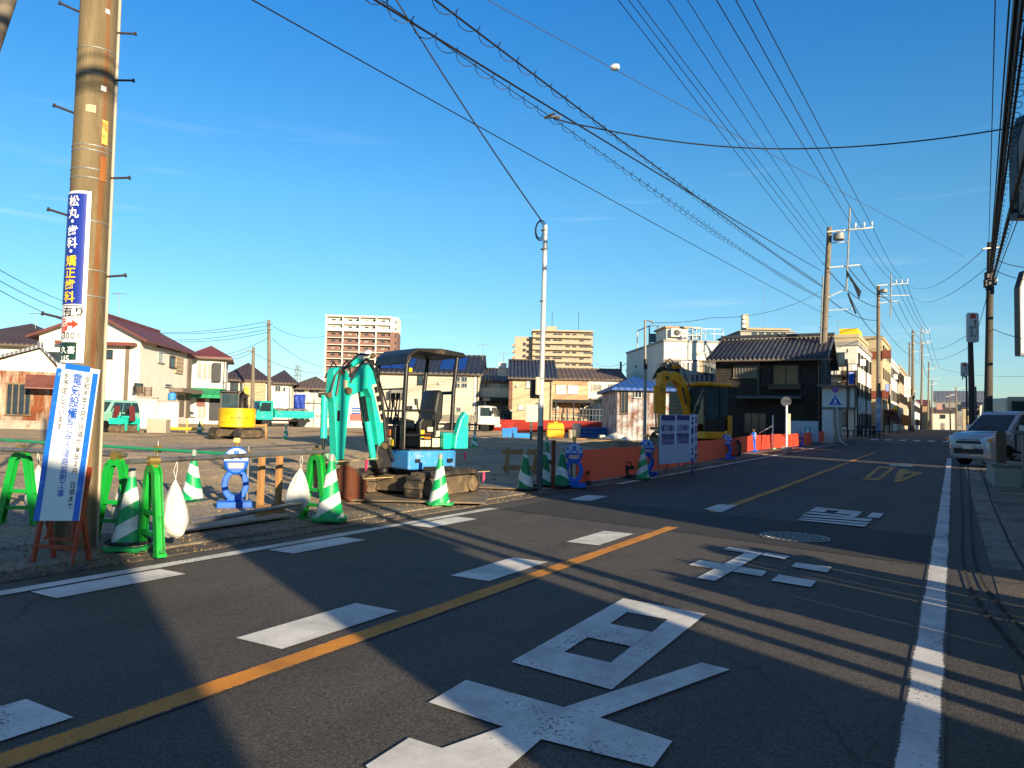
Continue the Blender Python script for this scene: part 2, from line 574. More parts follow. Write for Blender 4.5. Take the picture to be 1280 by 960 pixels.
def sheet(name, xs, ys, dz, m, bumps=None, origin=(0, 0)):
    mb = MB()
    nx, ny = len(xs), len(ys)
    ox, oy = origin
    vs_ = []
    for y in ys:
        for x in xs:
            z = T(x, y) + dz + (bumps(x, y) if bumps else 0.0)
            vs_.append((x - ox, y - oy, z))
    fs_ = [(j * nx + i, j * nx + i + 1, (j + 1) * nx + i + 1, (j + 1) * nx + i) for j in range(ny - 1) for i in range(nx - 1)]
    # edges turned down like a kerb
    edge = [i for i in range(nx)] + [j * nx + nx - 1 for j in range(1, ny)] + [(ny - 1) * nx + i for i in range(nx - 2, -1, -1)] + [j * nx for j in range(ny - 2, 0, -1)]
    b0 = len(vs_)
    vs_ += [(vs_[e][0], vs_[e][1], vs_[e][2] - 0.14) for e in edge]
    q = len(edge)
    fs_ += [(edge[(k + 1) % q], edge[k], b0 + k, b0 + (k + 1) % q) for k in range(q)]
    mb.add(vs_, fs_)
    o = mb.build(name, m, fix=False)
    o.location = (ox, oy, 0)
    return struct(o)

def lins(a, b, n):
    return [a + (b - a) * i / n for i in range(n + 1)]

YS = span(-16, 330)
# the wide ground reaches the horizon; it dips a little under everything laid on it
rad = [0, 3, 6, 10, 15, 20, 26, 34, 44, 58, 76, 100, 140, 200, 300, 500, 900, 1800, 4000]
mb = MB()
na = 72
vv = [(0, 0, T(0, 0) - 0.06)]
for r_ in rad[1:]:
    for k in range(na):
        a = 2 * math.pi * k / na
        vv.append((r_ * math.cos(a), r_ * math.sin(a), T(r_, 0) - (0.06 + min(0.12, r_ * 0.0015))))
ff = [(0, 1 + k, 1 + (k + 1) % na) for k in range(na)]
for i in range(len(rad) - 2):
    for k in range(na):
        a0 = 1 + i * na + k; a1 = 1 + i * na + (k + 1) % na
        ff.append((a0, a0 + na, a1 + na, a1))
mb.add(vv, ff)
struct(mb.build('ground', M_FAR, fix=False))

sheet('road', [-6.05, -5, -4, -3, -2, -1, 0, 0.30], YS, 0.0, M_ASPH)
sheet('gutter_strip', [-6.36, -6.2, -6.05], YS, 0.010, M_GUTTER)
sheet('sidewalk', [-7.45, -7.0, -6.6, -6.36], YS, 0.028, M_WALK)
def site_bumps(x, y):
    d = min(1.0, max(0.0, (-7.45 - x) / 2.0))
    return d * (0.035 * math.sin(x * 1.3 + 0.7 * y) * math.cos(0.9 * y - 0.4 * x) + 0.03 * math.sin(0.45 * x + 1.9) * math.sin(0.5 * y)) + d * .04 * math.sin(3.1 * x + 1.3 * math.sin(y)) * math.sin(1.7 * y + x) + 0.02 * d
sheet('building_site_ground', [-7.45 - t for t in span(0, 75, 0.45, c=0)][::-1], span(-16, 80, 0.45, c=8), 0.03, M_DIRT, site_bumps)
sheet('gutter_channel', [0.30, 0.45, 0.62], [y for y in YS if y > 8.2], 0.006, M_CONC)
sheet('side_pavement', [0.62, 1.0, 1.6, 2.2, 3.0], [y for y in YS if y > 8.2], 0.010, M_WALK)
sheet('forecourt', [0.30, 1, 2, 3, 5, 9, 16, 28], [y for y in YS if y < 8.4] + [8.45], 0.004, M_LOT)
sheet('parking_yard', [3.0, 5, 8, 12, 20, 30], [y for y in YS if y > 8.2], 0.02, M_LOT)

def flat_poly(mb, pts, dz):
    mb.add([(p.x, p.y, T(p.x, p.y) + dz) for p in pts], [tuple(range(len(pts)))])

def paint_polys(name, polys, m, dz0=0.0055):
    mb = MB()
    for i, pl in enumerate(polys):
        flat_poly(mb, [gp(*p) for p in pl], dz0 + 0.0006 * i)
    return struct(mb.build(name, m))

def line_strip(name, x, half, y0, y1, m, dz=0.005):
    mb = MB()
    ys = [y0] + [y for y in YS if y0 < y < y1] + [y1]
    vs_, fs_ = [], []
    for y in ys:
        k = dz + max(0.0, y - 15) * 0.0004
        vs_ += [(-half, y, T(x, y) + k), (half, y, T(x, y) + k)]
    for i in range(len(ys) - 1):
        fs_.append((2 * i, 2 * i + 1, 2 * i + 3, 2 * i + 2))
    mb.add(vs_, fs_)
    o = mb.build(name, m, fix=False)
    o.location = (x, 0, 0)
    return struct(o)

line_strip('edge_line', -0.125, 0.088, -12, 34, M_PAINT_OLD)
line_strip('far_left_edge_line', -5.72, 0.085, -12, 9.3, M_PAINT_OLD)
line_strip('far_edge_line', -5.95, 0.07, 14.5, 48, M_PAINT_OLD, 0.007)
line_strip('centre_line', -2.99, 0.082, -12, 9.1, M_YELL)
line_strip('far_centre_line', -3.02, 0.082, 11.0, 37, M_YELL, 0.0062)
mb = MB()
for (xa, xb) in ((-3.54, -3.17), (-5.60, -5.27)):
    for k in range(-3, 5):
        y0 = 0.85 + k * 2.13 + (0.0 if xa > -4 else -0.06)
        if k > 3 and xa < -4: continue
        if abs(y0 - 9.37) < 0.3: continue
        s = 0.0
        mb.add([(xa, y0, T(xa, y0) + 0.006), (xb, y0, T(xa, y0) + 0.006), (xb, y0 + 1.0, T(xa, y0) + 0.006), (xa, y0 + 1.0, T(xa, y0) + 0.006)], [(0, 1, 2, 3)])
struct(mb.build('dashed_deceleration_marking', M_PAINT))

# darker repair strip across the lane, and the frayed dash beyond it
pts = [(-2.75, 8.6), (-2.55, 10.75), (-0.25, 10.1), (-0.22, 7.6), (-0.9, 8.05), (-1.9, 8.5)]
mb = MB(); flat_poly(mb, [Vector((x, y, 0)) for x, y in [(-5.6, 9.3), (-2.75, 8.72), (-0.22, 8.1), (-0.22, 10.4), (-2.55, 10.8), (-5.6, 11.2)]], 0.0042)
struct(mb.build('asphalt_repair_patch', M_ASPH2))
def o1(p): return (440 + p[0] / 2.66667, 640 + p[1] / 2.66667)
def o2(p): return (820 + p[0] / 3.2, 540 + p[1] / 3.2)
def ring(outer, hole):
    """outer and hole with the same number of corners -> quads between them"""
    n = len(outer)
    return [[outer[i], outer[(i + 1) % n], hole[(i + 1) % n], hole[i]] for i in range(n)]
h1 = [(918, 336), (1052, 360), (1000, 404), (860, 376)]
h2 = [(785, 421), (930, 452), (862, 506), (708, 470)]
polys = [
    [(905, 290), (1180, 343), (1052, 360), (918, 336)],
    [(1180, 343), (865, 596), (862, 506), (930, 452), (1000, 404), (1052, 360)],
    [(865, 596), (530, 503), (708, 470), (862, 506)],
    [(530, 503), (905, 290), (918, 336), (860, 376), (785, 421), (708, 470)],
    [(860, 376), (1000, 404), (930, 452), (785, 421)],
    [(380, 565), (706, 657), (826, 691), (1068, 770), (1003, 858), (632, 764), (506, 722), (255, 640)],
    [(1165, 507), (1260, 530), (826, 691), (706, 657)],
    [(506, 722), (632, 764), (470, 905), (330, 960), (120, 960), (45, 853), (190, 760), (300, 795)],
]
struct(paint_polys('road_lettering', [[o1(p) for p in pl] for pl in polys], M_PAINT, 0.0052))
polys = [
    [(175, 515), (300, 536), (270, 556), (130, 535)], [(340, 543), (442, 560), (425, 582), (305, 562)],
    [(375, 477), (432, 487), (235, 600), (160, 588)],
    [(290, 463), (375, 475), (362, 488), (268, 473)], [(436, 486), (538, 502), (515, 512), (424, 498)],
    [(560, 527), (703, 545), (685, 567), (540, 543)], [(490, 575), (643, 601), (620, 626), (460, 600)],
    [(640, 303), (825, 322), (818, 329), (632, 308)], [(612, 318), (632, 309), (690, 315), (672, 325)], [(735, 320), (790, 326), (772, 334), (716, 328)], [(790, 326), (818, 329), (805, 342), (772, 337)],
    [(606, 322), (800, 341), (792, 347), (596, 328)], [(592, 334), (868, 352), (856, 362), (582, 341)], [(580, 345), (856, 366), (846, 373), (576, 350)], [(572, 353), (845, 376), (835, 384), (568, 357)],
    [(865, 326), (912, 331), (893, 350), (842, 345)],
    [(935, 131), (1030, 137), (1025, 142), (930, 136)],
]
paint_polys('far_road_lettering', [[o2(p) for p in pl] for pl in polys], M_PAINT, 0.0085)
zero = ring([(893, 137), (962, 141), (895, 195), (822, 192)], [(897, 145), (936, 147), (884, 187), (852, 185)])
four = [[(968, 158), (985, 149), (1008, 150), (972, 203), (948, 201)], [(985, 158), (1068, 163), (1060, 171), (979, 166)], [(1068, 163), (978, 203), (960, 198), (1036, 168)]]
paint_polys('speed_limit_numerals', [[o2(p) for p in pl] for pl in zero + four], M_YELL2, 0.0085)
paint_polys('short_road_dash', [[(880, 637), (898, 631), (922, 632), (902, 641)], [(712, 625), (735, 619), (760, 621), (738, 627)]], M_PAINT, 0.0085)
mb = MB()
for k in range(6):
    x = -5.4 + k * 0.95
    mb.add([(x, 62, T(x, 62) + .02), (x + 0.45, 62, T(x, 62) + .02), (x + 0.45, 65.5, T(x, 65) + .03), (x, 65.5, T(x, 65) + .03)], [(0, 1, 2, 3)])
mb.add([(-5.9, 56, T(-3, 56) + .02), (-3.2, 56, T(-3, 56) + .02), (-3.2, 56.5, T(-3, 56) + .02), (-5.9, 56.5, T(-3, 56) + .02)], [(0, 1, 2, 3)])
struct(mb.build('crosswalk_marking', M_PAINT))

# open joints of the gutter that swings into the forecourt
mb = MB()
for pl in ([(1200, 570), (1201, 600), (1203, 640), (1203, 690), (1206, 715), (1214, 738), (1228, 760), (1258, 798), (1300, 850)], [(1210, 580), (1212, 610), (1216, 690), (1221, 712), (1232, 736), (1262, 772), (1320, 825)], [(1226, 585), (1240, 630), (1262, 680), (1290, 730)]):
    P_ = [gp(px, py) for px, py in pl]
    for a, b in zip(P_, P_[1:]):
        d = (b - a); d.normalize(); n_ = Vector((-d.y, d.x, 0)) * .011
        k = .013
        mb.add([(a.x - n_.x, a.y - n_.y, a.z + k), (b.x - n_.x, b.y - n_.y, b.z + k), (b.x + n_.x, b.y + n_.y, b.z + k), (a.x + n_.x, a.y + n_.y, a.z + k)], [(0, 3, 2, 1)])
struct(mb.build('pavement_joint', mat('dark_joint', '#1d1b18', .95)))
# sealed cracks and a seam across the lanes
mb = MB(); rnd = random.Random(31)
for (x, y, dx, dy, n) in ((-4.6, 2.2, -.16, .2, 12), (-2.4, 6.2, .16, .16, 9), (-4.9, 7.2, .22, .1, 10), (-2.8, 12.0, .25, .03, 11), (-5.6, 16, .3, .02, 18)):
    pts = [(x, y)]
    for k in range(n):
        x += dx + (rnd.random() - .5) * .16; y += dy + (rnd.random() - .5) * .16; pts.append((x, y))
    for (xa, ya), (xb, yb) in zip(pts, pts[1:]):
        w = .0015 + .002 * rnd.random(); l_ = math.hypot(xb - xa, yb - ya); nx_, ny_ = -(yb - ya) / l_ * w, (xb - xa) / l_ * w
        mb.add([(xa - nx_, ya - ny_, T(xa, ya) + .0048), (xb - nx_, yb - ny_, T(xb, yb) + .0048), (xb + nx_, yb + ny_, T(xb, yb) + .0048), (xa + nx_, ya + ny_, T(xa, ya) + .0048)], [(0, 1, 2, 3)])
struct(mb.build('road_crack', MATS['dark_joint']))

# manhole cover
M_IRON = mat('cast_iron', '#4a4845', 0.55, 0.7, 0.3, 9, 0.4, 60, '#6d5d4c', 0.3, 8)
M_IRON2 = mat('cast_iron_relief', '#8a8681', 0.5, 0.6, 0.2, 9)
c = gp(993, 672)
mh = thing('manhole_cover', 'round patterned iron manhole cover in the dark repair strip of the road', 'manhole cover', (c.x, c.y, T(c.x, c.y) + 0.0046))
mb = MB(); mb.lathe([(0.34, 0), (0.34, 0.006), (0.0001, 0.0062)], 40); mb.build('cover', M_IRON, mh)
mb = MB()
for r_ in (0.315, 0.24, 0.165, 0.09):
    n = int(r_ * 90)
    for k in range(n):
        a = 2 * math.pi * k / n
        mb.box((r_ * math.cos(a), r_ * math.sin(a), 0.009), (0.045, 0.03, 0.006), a)
mb.build('relief', M_IRON2, mh)
mb = MB()
for k in range(48):
    a0, a1 = 2 * math.pi * k / 48, 2 * math.pi * (k + 1) / 48
    mb.quad((.35 * math.cos(a0), .35 * math.sin(a0), .006), (.35 * math.cos(a1), .35 * math.sin(a1), .006), (.385 * math.cos(a1), .385 * math.sin(a1), .006), (.385 * math.cos(a0), .385 * math.sin(a0), .006))
mb.build('rim', M_IRON2, mh)
# ------------------------------------------------------------------ buildings
W_CREAM = mat('cream_render', '#dcd6c6', 0.85, 0, 0.07, 0.9, 0.2, 60, '#b9ab8c', 0.12, 0.9)
W_WHITE = mat('white_render', '#d4d0c3', 0.85, 0, 0.06, 0.7, 0.2, 60, '#b5ad9c', 0.1, 0.8)
W_SIDING = mat('pale_siding', '#c2bba6', 0.8, 0, 0.05, 0.8, stripes=('Z', 0.24, 0.02))
W_BEIGE = mat('beige_render', '#b8a684', 0.85, 0, 0.08, 0.9, 0.2, 50)
W_TAN = mat('tan_siding', '#a99779', 0.8, 0, 0.08, 0.8, stripes=('Z', 0.3, 0.02))
W_PEACH = mat('peach_render', '#b08c6c', 0.85, 0, 0.08, 0.8)
W_GREY = mat('grey_render', '#97938b', 0.85, 0, 0.1, 0.6, 0.2, 40, '#6f6b64', 0.2, 0.7)
W_DARKWOOD = mat('weathered_dark_boards', '#2b2521', 0.85, 0, 0.3, 2.0, stripes=('Z', 0.2, 0.012), dirt='#3d342b', dirt_amt=0.4, dirt_scale=2.5)
W_RUST = mat('rusty_sheet_wall', '#cdbfa6', 0.75, 0, 0.12, 1.2, stripes=('X', 0.09, 0.02), dirt='#8a4a26', dirt_amt=0.75, dirt_scale=1.1, stretch=(1.6, 1.6, 0.35))
W_PATCHY = mat('peeling_grey_sheet', '#a9acae', 0.7, 0, 0.15, 1.0, stripes=('X', 0.3, 0.02), dirt='#6d4630', dirt_amt=0.65, dirt_scale=1.3)
W_BRICK = mat('red_brown_tile', '#7c5a4e', 0.7, 0, 0.1, 0.4)
W_SAND = mat('sand_tile', '#ae9a80', 0.75, 0, 0.08, 0.3)
W_YELLOW = mat('yellow_panel', '#e9c526', 0.6, 0, 0.06, 0.6)
R_RED = mat('maroon_metal_roof', '#663a34', 0.55, 0.0, 0.15, 0.7, stripes=('Y', 0.42, 0.03), dirt='#5b2b27', dirt_amt=0.3)
R_RED2 = mat('red_metal_roof', '#743c34', 0.5, 0.0, 0.15, 0.7, dirt='#5b2b27', dirt_amt=0.3)
R_BROWN = mat('purple_brown_roof', '#463a3a', 0.65, 0, 0.15, 0.8, stripes=('X', 0.35, 0.03))
R_TILE = mat('dark_tile_roof', '#35353a', 0.5, 0, 0.25, 3.0, stripes=('X', 0.3, 0.05), dirt='#55524c', dirt_amt=0.25, dirt_scale=2)
R_NAVY = mat('navy_slate_roof', '#292d38', 0.55, 0, 0.15, 1.0, stripes=('X', 0.45, 0.02))
R_GREYS = mat('grey_sheet_roof', '#7d8086', 0.45, 0.3, 0.15, 0.9, stripes=('X', 0.4, 0.04))
R_BLUE = mat('blue_sheet_roof', '#1f4c92', 0.6, 0.0, 0.12, 1.0, stripes=('X', 0.36, 0.008), dirt='#34507a', dirt_amt=0.3)
R_BARK = mat('brown_shingle_roof', '#5f5148', 0.75, 0, 0.15, 0.8, stripes=('X', 0.4, 0.02))
M_FRAME_D = mat('dark_window_frame', '#3a3632', 0.4, 0.5, 0.1)
M_FRAME_L = mat('silver_window_frame', '#b9b8b2', 0.4, 0.5, 0.1)
M_GLASS = glass_mat('window_glass')
M_GLASS_L = glass_mat('curtained_glass', (0.34, 0.33, 0.29), 0.12)
M_GLASS_W = glass_mat('frosted_glass', (0.6, 0.62, 0.62), 0.3)
M_GUT = mat('downpipe_plastic', '#6e6255', 0.5, 0, 0.1)
M_TRIM = mat('white_trim', '#d8d6cf', 0.6, 0, 0.06, 2)
M_DARK = mat('dark_steel', '#25262a', 0.5, 0.4, 0.2, 5)
M_SOLAR = mat('solar_cell', '#1c3f86', 0.15, 0.3, 0.12, 2)
M_AC = mat('air_conditioner_casing', '#cfcdc4', 0.5, 0, 0.08, 3)
M_STEEL = mat('galvanised_steel', '#85857f', 0.55, 0.3, 0.15, 6, dirt='#6f6c66', dirt_amt=0.2, dirt_scale=5)
M_CONCW = mat('concrete_block_wall', '#a89d8c', 0.9, 0, 0.12, 1.5, 0.5, 50, '#857a69', 0.25, 1.4)

class Front:
    """a building whose facade (local x right, y away, z up) stands across the view at a depth"""
    def __init__(s, name, label, cat, px0, px1, depth, rot=0.0, group=None, dz=-0.05):
        pc = (px0 + px1) / 2
        p = stand(pc, depth, dz)
        s.rz = YAW + R(rot)
        s.o = thing(name, label, cat, p, s.rz, group)
        s.p = p
        s.M = Matrix.Rotation(-s.rz, 3, 'Z')
        s.x0 = s.loc(px0, 520)[0]
        s.x1 = s.loc(px1, 520)[0]
        s.X = s.x1
    def loc(s, px, py, yoff=0.0, side=None):
        d = s.M @ ray(px, py)
        o = s.M @ (Vector((0, 0, EYE)) - s.p)
        if side is None:
            t = (yoff - o.y) / d.y
        else:
            t = (side - o.x) / d.x
        q = o + d * t
        return (q.x, q.z) if side is None else (q.y, q.z)

def window_at(parent, u0, u1, z0, z1, y=0.0, side=None, frame=None, glass=None, mull=1, sub=True, deep=0.09):
    """window on the front (side None, u is x) or on a side wall at local x = side (u is y)"""
    frame = frame or M_FRAME_L
    glass = glass or M_GLASS
    if u1 < u0: u0, u1 = u1, u0
    if z1 < z0: z0, z1 = z1, z0
    t = max(0.035, min(0.07, (u1 - u0) * 0.06))
    def B(mb, a0, a1, d0, d1, c0, c1, mi=0):
        if side is None: mb.bx(a0, a1, y + d0, y + d1, c0, c1, mi)
        else:
            s_ = 1 if side > 0 else -1
            mb.bx(side - s_ * d0, side - s_ * d1, a0, a1, c0, c1, mi)
    mb = MB()
    B(mb, u0, u1, -deep, 0.02, z1 - t, z1)
    B(mb, u0 - 0.04, u1 + 0.04, -deep - 0.05, 0.02, z0 - t, z0 + 0.004)
    B(mb, u0, u0 + t, -deep, 0.02, z0, z1 - t)
    B(mb, u1 - t, u1, -deep, 0.02, z0, z1 - t)
    for k in range(1, mull + 1):
        uc = u0 + (u1 - u0) * k / (mull + 1)
        B(mb, uc - t * 0.45, uc + t * 0.45, -deep + 0.02, 0.0, z0, z1 - t)
    if not sub:
        B(mb, u0 + t, u1 - t, -deep + 0.05, 0.015, z0, z1 - t, 1)
        return mb.build('window', [frame, glass], parent)
    w = mb.build('window', frame, parent)
    mb = MB()
    B(mb, u0 + t * 0.5, u1 - t * 0.5, -deep + 0.05, 0.015, z0, z1 - t * 0.5)
    mb.build('pane', glass, w)
    return w

def roof_mesh(kind, x0, x1, deep, ze, zr, ov, thick=0.16, apex=None, rake=None):
    mb = MB()
    rk = ov if rake is None else rake
    a, b = x0 - rk, x1 + rk
    if kind == 'par':
        m = deep / 2
        slope = (zr - ze) / m
        zo = ze - slope * ov
        poly = [(-ov, zo), (m, zr), (deep + ov, zo), (deep + ov, zo + thick), (m, zr + thick * 1.1), (-ov, zo + thick)]
        mb.prism(poly, a, b, plane='YZ')
        mb.bx(a - 0.02, b + 0.02, m - 0.12, m + 0.12, zr + thick * 0.8, zr + thick * 1.1 + 0.07)
    elif kind == 'front':
        xm = (x0 + x1) / 2 if apex is None else apex
        sl, sr = (zr - ze) / (xm - x0), (zr - ze) / (x1 - xm)
        poly = [(x0 - ov, ze - sl * ov), (xm, zr), (x1 + ov, ze - sr * ov), (x1 + ov, ze - sr * ov + thick), (xm, zr + thick * 1.1), (x0 - ov, ze - sl * ov + thick)]
        mb.prism(poly, -rk, deep + rk, plane='XZ')
        mb.bx(xm - 0.14, xm + 0.14, -rk - 0.02, deep + rk + 0.02, zr + thick * 0.8, zr + thick * 1.1 + 0.12)
    elif kind == 'hip':
        m = deep / 2
        slope = (zr - ze) / m
        zo = ze - slope * ov
        rx0, rx1 = x0 + m, x1 - m
        if rx1 < rx0: rx0 = rx1 = (x0 + x1) / 2
        P = [(a, -ov, zo), (b, -ov, zo), (b, deep + ov, zo), (a, deep + ov, zo), (rx0, m, zr), (rx1, m, zr)]
        P2 = [(x, y, z + thick) for x, y, z in P[:4]]
        mb.add(P2 + [(x, y, z + thick) for x, y, z in P[4:]] + P[:4],
               [(0, 1, 5, 4), (1, 2, 5), (2, 3, 4, 5), (3, 0, 4), (6, 7, 1, 0), (7, 8, 2, 1), (8, 9, 3, 2), (9, 6, 0, 3), (6, 9, 8, 7)])
    elif kind == 'mono':
        poly = [(-ov, ze - 0.05), (deep + ov, zr), (deep + ov, zr + thick), (-ov, ze - 0.05 + thick)]
        mb.prism(poly, a, b, plane='YZ')
    elif kind == 'flat':
        mb.bx(a, b, -ov, deep + ov, ze, ze + thick)
    return mb

def house(name, label, px0, px1, depth, y_eave, y_ridge, wall, roofm, kind='par', deep=8.0, rot=0.0, ov=0.45, wins=(), boxes=(), group=None,
          cat='house', apex=None, ridge_h=None, frame=None, glass=None, gutter=True, rake=None, sub=True):
    h = Front(name, label, cat, px0, px1, depth, rot, group)
    pc = (px0 + px1) / 2
    x0, x1 = h.x0, h.x1
    ze = h.loc(pc, y_eave)[1]
    if kind == 'flat': zr = ze + 0.3
    elif kind == 'front':
        xa = None if apex is None else h.loc(apex, y_ridge)[0]
        zr = h.loc(apex or pc, y_ridge)[1]
    else:
        zr = h.loc(pc, y_ridge, deep / 2 if kind != 'mono' else deep)[1]
    mb = MB()
    if kind == 'par':
        m = deep / 2
        mb.prism([(0, 0), (deep, 0), (deep, ze), (m, zr - 0.02), (0, ze)], x0, x1, plane='YZ')
    elif kind == 'front':
        xm = (x0 + x1) / 2 if xa is None else xa
        mb.prism([(x0, 0), (x1, 0), (x1, ze), (xm, zr - 0.02), (x0, ze)], 0, deep, plane='XZ')
    elif kind == 'mono':
        mb.prism([(0, 0), (deep, 0), (deep, zr - 0.03), (0, ze - 0.08)], x0, x1, plane='YZ')
    else:
        mb.bx(x0, x1, 0, deep, 0, ze + (0 if kind == 'hip' else -0.002))
    mb.build('wall', wall, h.o)
    rf = roof_mesh(kind, x0, x1, deep, ze, zr, ov, apex=(xa if kind == 'front' else None), rake=rake).build('roof', roofm, h.o)
    h.ze, h.zr = ze, zr
    if gutter and kind in ('par', 'hip'):
        slope = (zr - ze) / (deep / 2)
        mb = MB(); mb.tube([(x0 - ov, -ov - 0.06, ze - slope * ov + 0.02), (x1 + ov, -ov - 0.06, ze - slope * ov)], 0.06, 6)
        mb.tube([(x1 - 0.12, -0.08, ze - 0.1), (x1 - 0.12, -0.08, 0)], 0.045, 6)
        mb.build('gutter', M_GUT, h.o)
    for w in wins:
        (a, b, c, d) = w[:4]
        opt = dict(w[4]) if len(w) > 4 else {}
        sd = opt.pop('side', None)
        opt.setdefault('frame', frame); opt.setdefault('glass', glass); opt.setdefault('sub', sub)
        sdx = None if sd is None else (x1 if sd == 'R' else x0)
        u0, z1 = h.loc(a, b, side=sdx)
        u1, _ = h.loc(c, d, side=sdx)
        z0 = h.loc((a + c) / 2, d, side=sdx)[1]
        z1 = h.loc((a + c) / 2, b, side=sdx)[1]
        window_at(h.o, u0, u1, z0, z1, side=sdx, **opt)
    for bxs in boxes:
        nm, a, b, c, d, f0, f1, m = bxs[:8]
        sdx = None if len(bxs) < 9 else (x1 if bxs[8] == 'R' else x0)
        u0, z1 = h.loc(a, (b), side=sdx)
        u1 = h.loc(c, d, side=sdx)[0]
        z0 = h.loc((a + c) / 2, d, side=sdx)[1]
        z1 = h.loc((a + c) / 2, b, side=sdx)[1]
        mb = MB()
        if sdx is None: mb.bx(u0, u1, f0, f1, z0, z1)
        else: mb.bx(sdx - f0, sdx - f1, u0, u1, z0, z1)
        mb.build(nm, m, h.o)
    return h

# --- left of the site: sheds and houses
h = house('storage_shed', 'rusty sheet metal shed with a grey corrugated roof at the left edge', -42, 74, 41, 460, 435, W_RUST, R_GREYS, 'front', 9, 32, 0.45, apex=50,
      wins=[(8, 479, 38, 518, {'mull': 3, 'frame': mat('old_timber', '#77644c', 0.8, 0, 0.2, 5), 'glass': M_GLASS})], gutter=False, cat='shed', rake=0.4)
mb = MB()
u0, z1 = h.loc(32, 470); u1, z0 = h.loc(74, 486)
mb.add([(u0, -0.02, z1 + .1), (u1 + .3, -0.02, z1 + .1), (u1 + .3, -1.3, z0), (u0, -1.3, z0), (u0, -0.02, z1), (u1 + .3, -0.02, z1), (u1 + .3, -1.3, z0 - .06), (u0, -1.3, z0 - .06)],
       [(0, 1, 2, 3), (7, 6, 5, 4), (0, 3, 7, 4), (1, 5, 6, 2), (2, 6, 7, 3), (0, 4, 5, 1)])
mb.build('lean_to_roof', R_RED2, h.o)
mb = MB(); u0, z0 = h.loc(-40, 463); 
mb.prism([(h.x0 + .05, h.ze - .15), (h.x1 - .05, h.ze - .15), (h.loc(50, 435)[0], h.zr - .06)], -0.05, -0.005); mb.build('gable_panel', W_CREAM, h.o)
house('house', 'house with a dark brown hip roof behind the rusty shed at the left edge', -70, 60, 52, 428, 405, W_CREAM, R_BROWN, 'hip', 10, 12, 0.6, wins=[(-30, 440, -5, 455)])
h = house('house', 'white two storey house with a maroon roof behind the big pole', 44, 172, 49, 421, 394, W_CREAM, R_RED, 'front', 10.5, 6, 0.55, apex=122,
      wins=[(126, 437, 141, 448, {'frame': M_FRAME_D}), (60, 440, 76, 452, {'frame': M_FRAME_D}),
            (197, 440, 204, 453, {'side': 'R', 'glass': M_GLASS_L, 'mull': 0}), (212, 445, 219, 459, {'side': 'R', 'frame': M_FRAME_D, 'mull': 0}),
            (168, 479, 177, 489, {'side': 'R', 'frame': M_FRAME_D, 'mull': 0}), (205, 480, 214, 483, {'side': 'R', 'mull': 0})],
      boxes=[('canopy', 211, 486, 238, 491, -1.0, 0.01, M_GUT, 'R'), ('downpipe', 158, 430, 159.5, 500, -0.09, 0.0, M_GUT), ('downpipe', 234.5, 441, 236, 522, -0.09, 0.0, M_GUT, 'R'),
             ('shutter_box', 219, 446, 227, 467, -0.12, 0.0, W_TAN, 'R'), ('porch_roof', 75, 428, 172, 432, -0.7, 0.0, R_RED2),
             ('door', 222, 494, 229, 521, -0.05, 0.0, M_GUT, 'R'), ('storm_vent', 196, 435, 222, 437.5, -0.3, 0.0, M_FRAME_D, 'R')])
house('house', 'cream shop house with a green awning over its ground floor', 236, 280, 62, 446, 434, W_CREAM, R_RED2, 'hip', 6, 19, 0.5,
      wins=[(246, 453, 266, 474, {'glass': M_GLASS_L, 'mull': 2}), (247, 503, 258, 523, {'glass': M_GLASS_L})],
      boxes=[('signboard', 266.5, 454, 276, 477, -0.5, -0.02, M_DARK), ('shutter', 262, 496, 281, 526, -0.06, 0.0, M_DARK), ('poster', 246, 498, 256, 508, -0.12, -0.1, R_RED2)])
aw = Front('awning', 'green striped awning on the cream shop house', 'awning', 236, 280, 61.9, 19)
z = aw.loc(258, 485)[1]; z2 = aw.loc(258, 494)[1]
mb = MB(); mb.prism([(0, z), (-1.3, z2), (-1.3, z2 - .25), (-1.27, z2 - .25), (-1.27, z2 - .02), (0, z - .06)], aw.x0, aw.x1, plane='YZ')
mb.build('canvas', mat('green_canvas', '#1f8a5b', 0.8, 0, 0.15, 4, stripes=('X', 0.5, 0.02)), aw.o)
# walls and blocks in front of them
def slab(name, label, cat, px0, px1, py0, py1, depth, thick, m, rot=0, group=None, cap=True):
    f = Front(name, label, cat, px0, px1, depth, rot, group, 0.02)
    zt = f.loc((px0 + px1) / 2, py0)[1]
    mb = MB(); mb.bx(f.x0, f.x1, 0, thick, -0.1, zt)
    mb.build('wall_body', m, f.o, bevel=0.02)
    if cap:
        mb = MB(); mb.bx(f.x0 - .04, f.x1 + .04, -0.04, thick + .04, zt + .002, zt + 0.07); mb.build('coping', M_CONCW, f.o)
    return f
slab('garden_wall', 'cream rendered garden wall beside the teal roller', 'wall', 168, 195, 498, 528, 45, 0.25, W_CREAM, 6)
slab('garden_wall', 'cream rendered garden wall with a blue tank on top of it', 'wall', 196, 222, 502, 527, 46, 0.25, W_CREAM, 6)
slab('concrete_block', 'big pale concrete block standing on the earth left of the yellow machine', 'block', 184, 208, 524, 542, 38, 0.9, M_CONCW, 10, cap=False)
slab('garden_wall', 'low pale wall along the far road left of the pole', 'wall', -60, 70, 527, 531, 39, 0.2, M_CONCW, 8)
f = Front('water_tank', 'small blue tank on top of the cream wall', 'tank', 208, 217, 46.1)
z = f.loc(212, 502)[1]
mb = MB(); mb.lathe([(0.2, z + .08), (0.24, z + .12), (0.24, z + .5), (0.1, z + .58)], 14, (0, 0.12, 0)); mb.build('tank_shell', mat('blue_plastic', '#3f93cf', 0.5, 0, 0.1), f.o, smooth=True)
f = Front('trellis_box', 'brown slatted box standing on the cream wall', 'slatted box', 170, 187, 45.3)
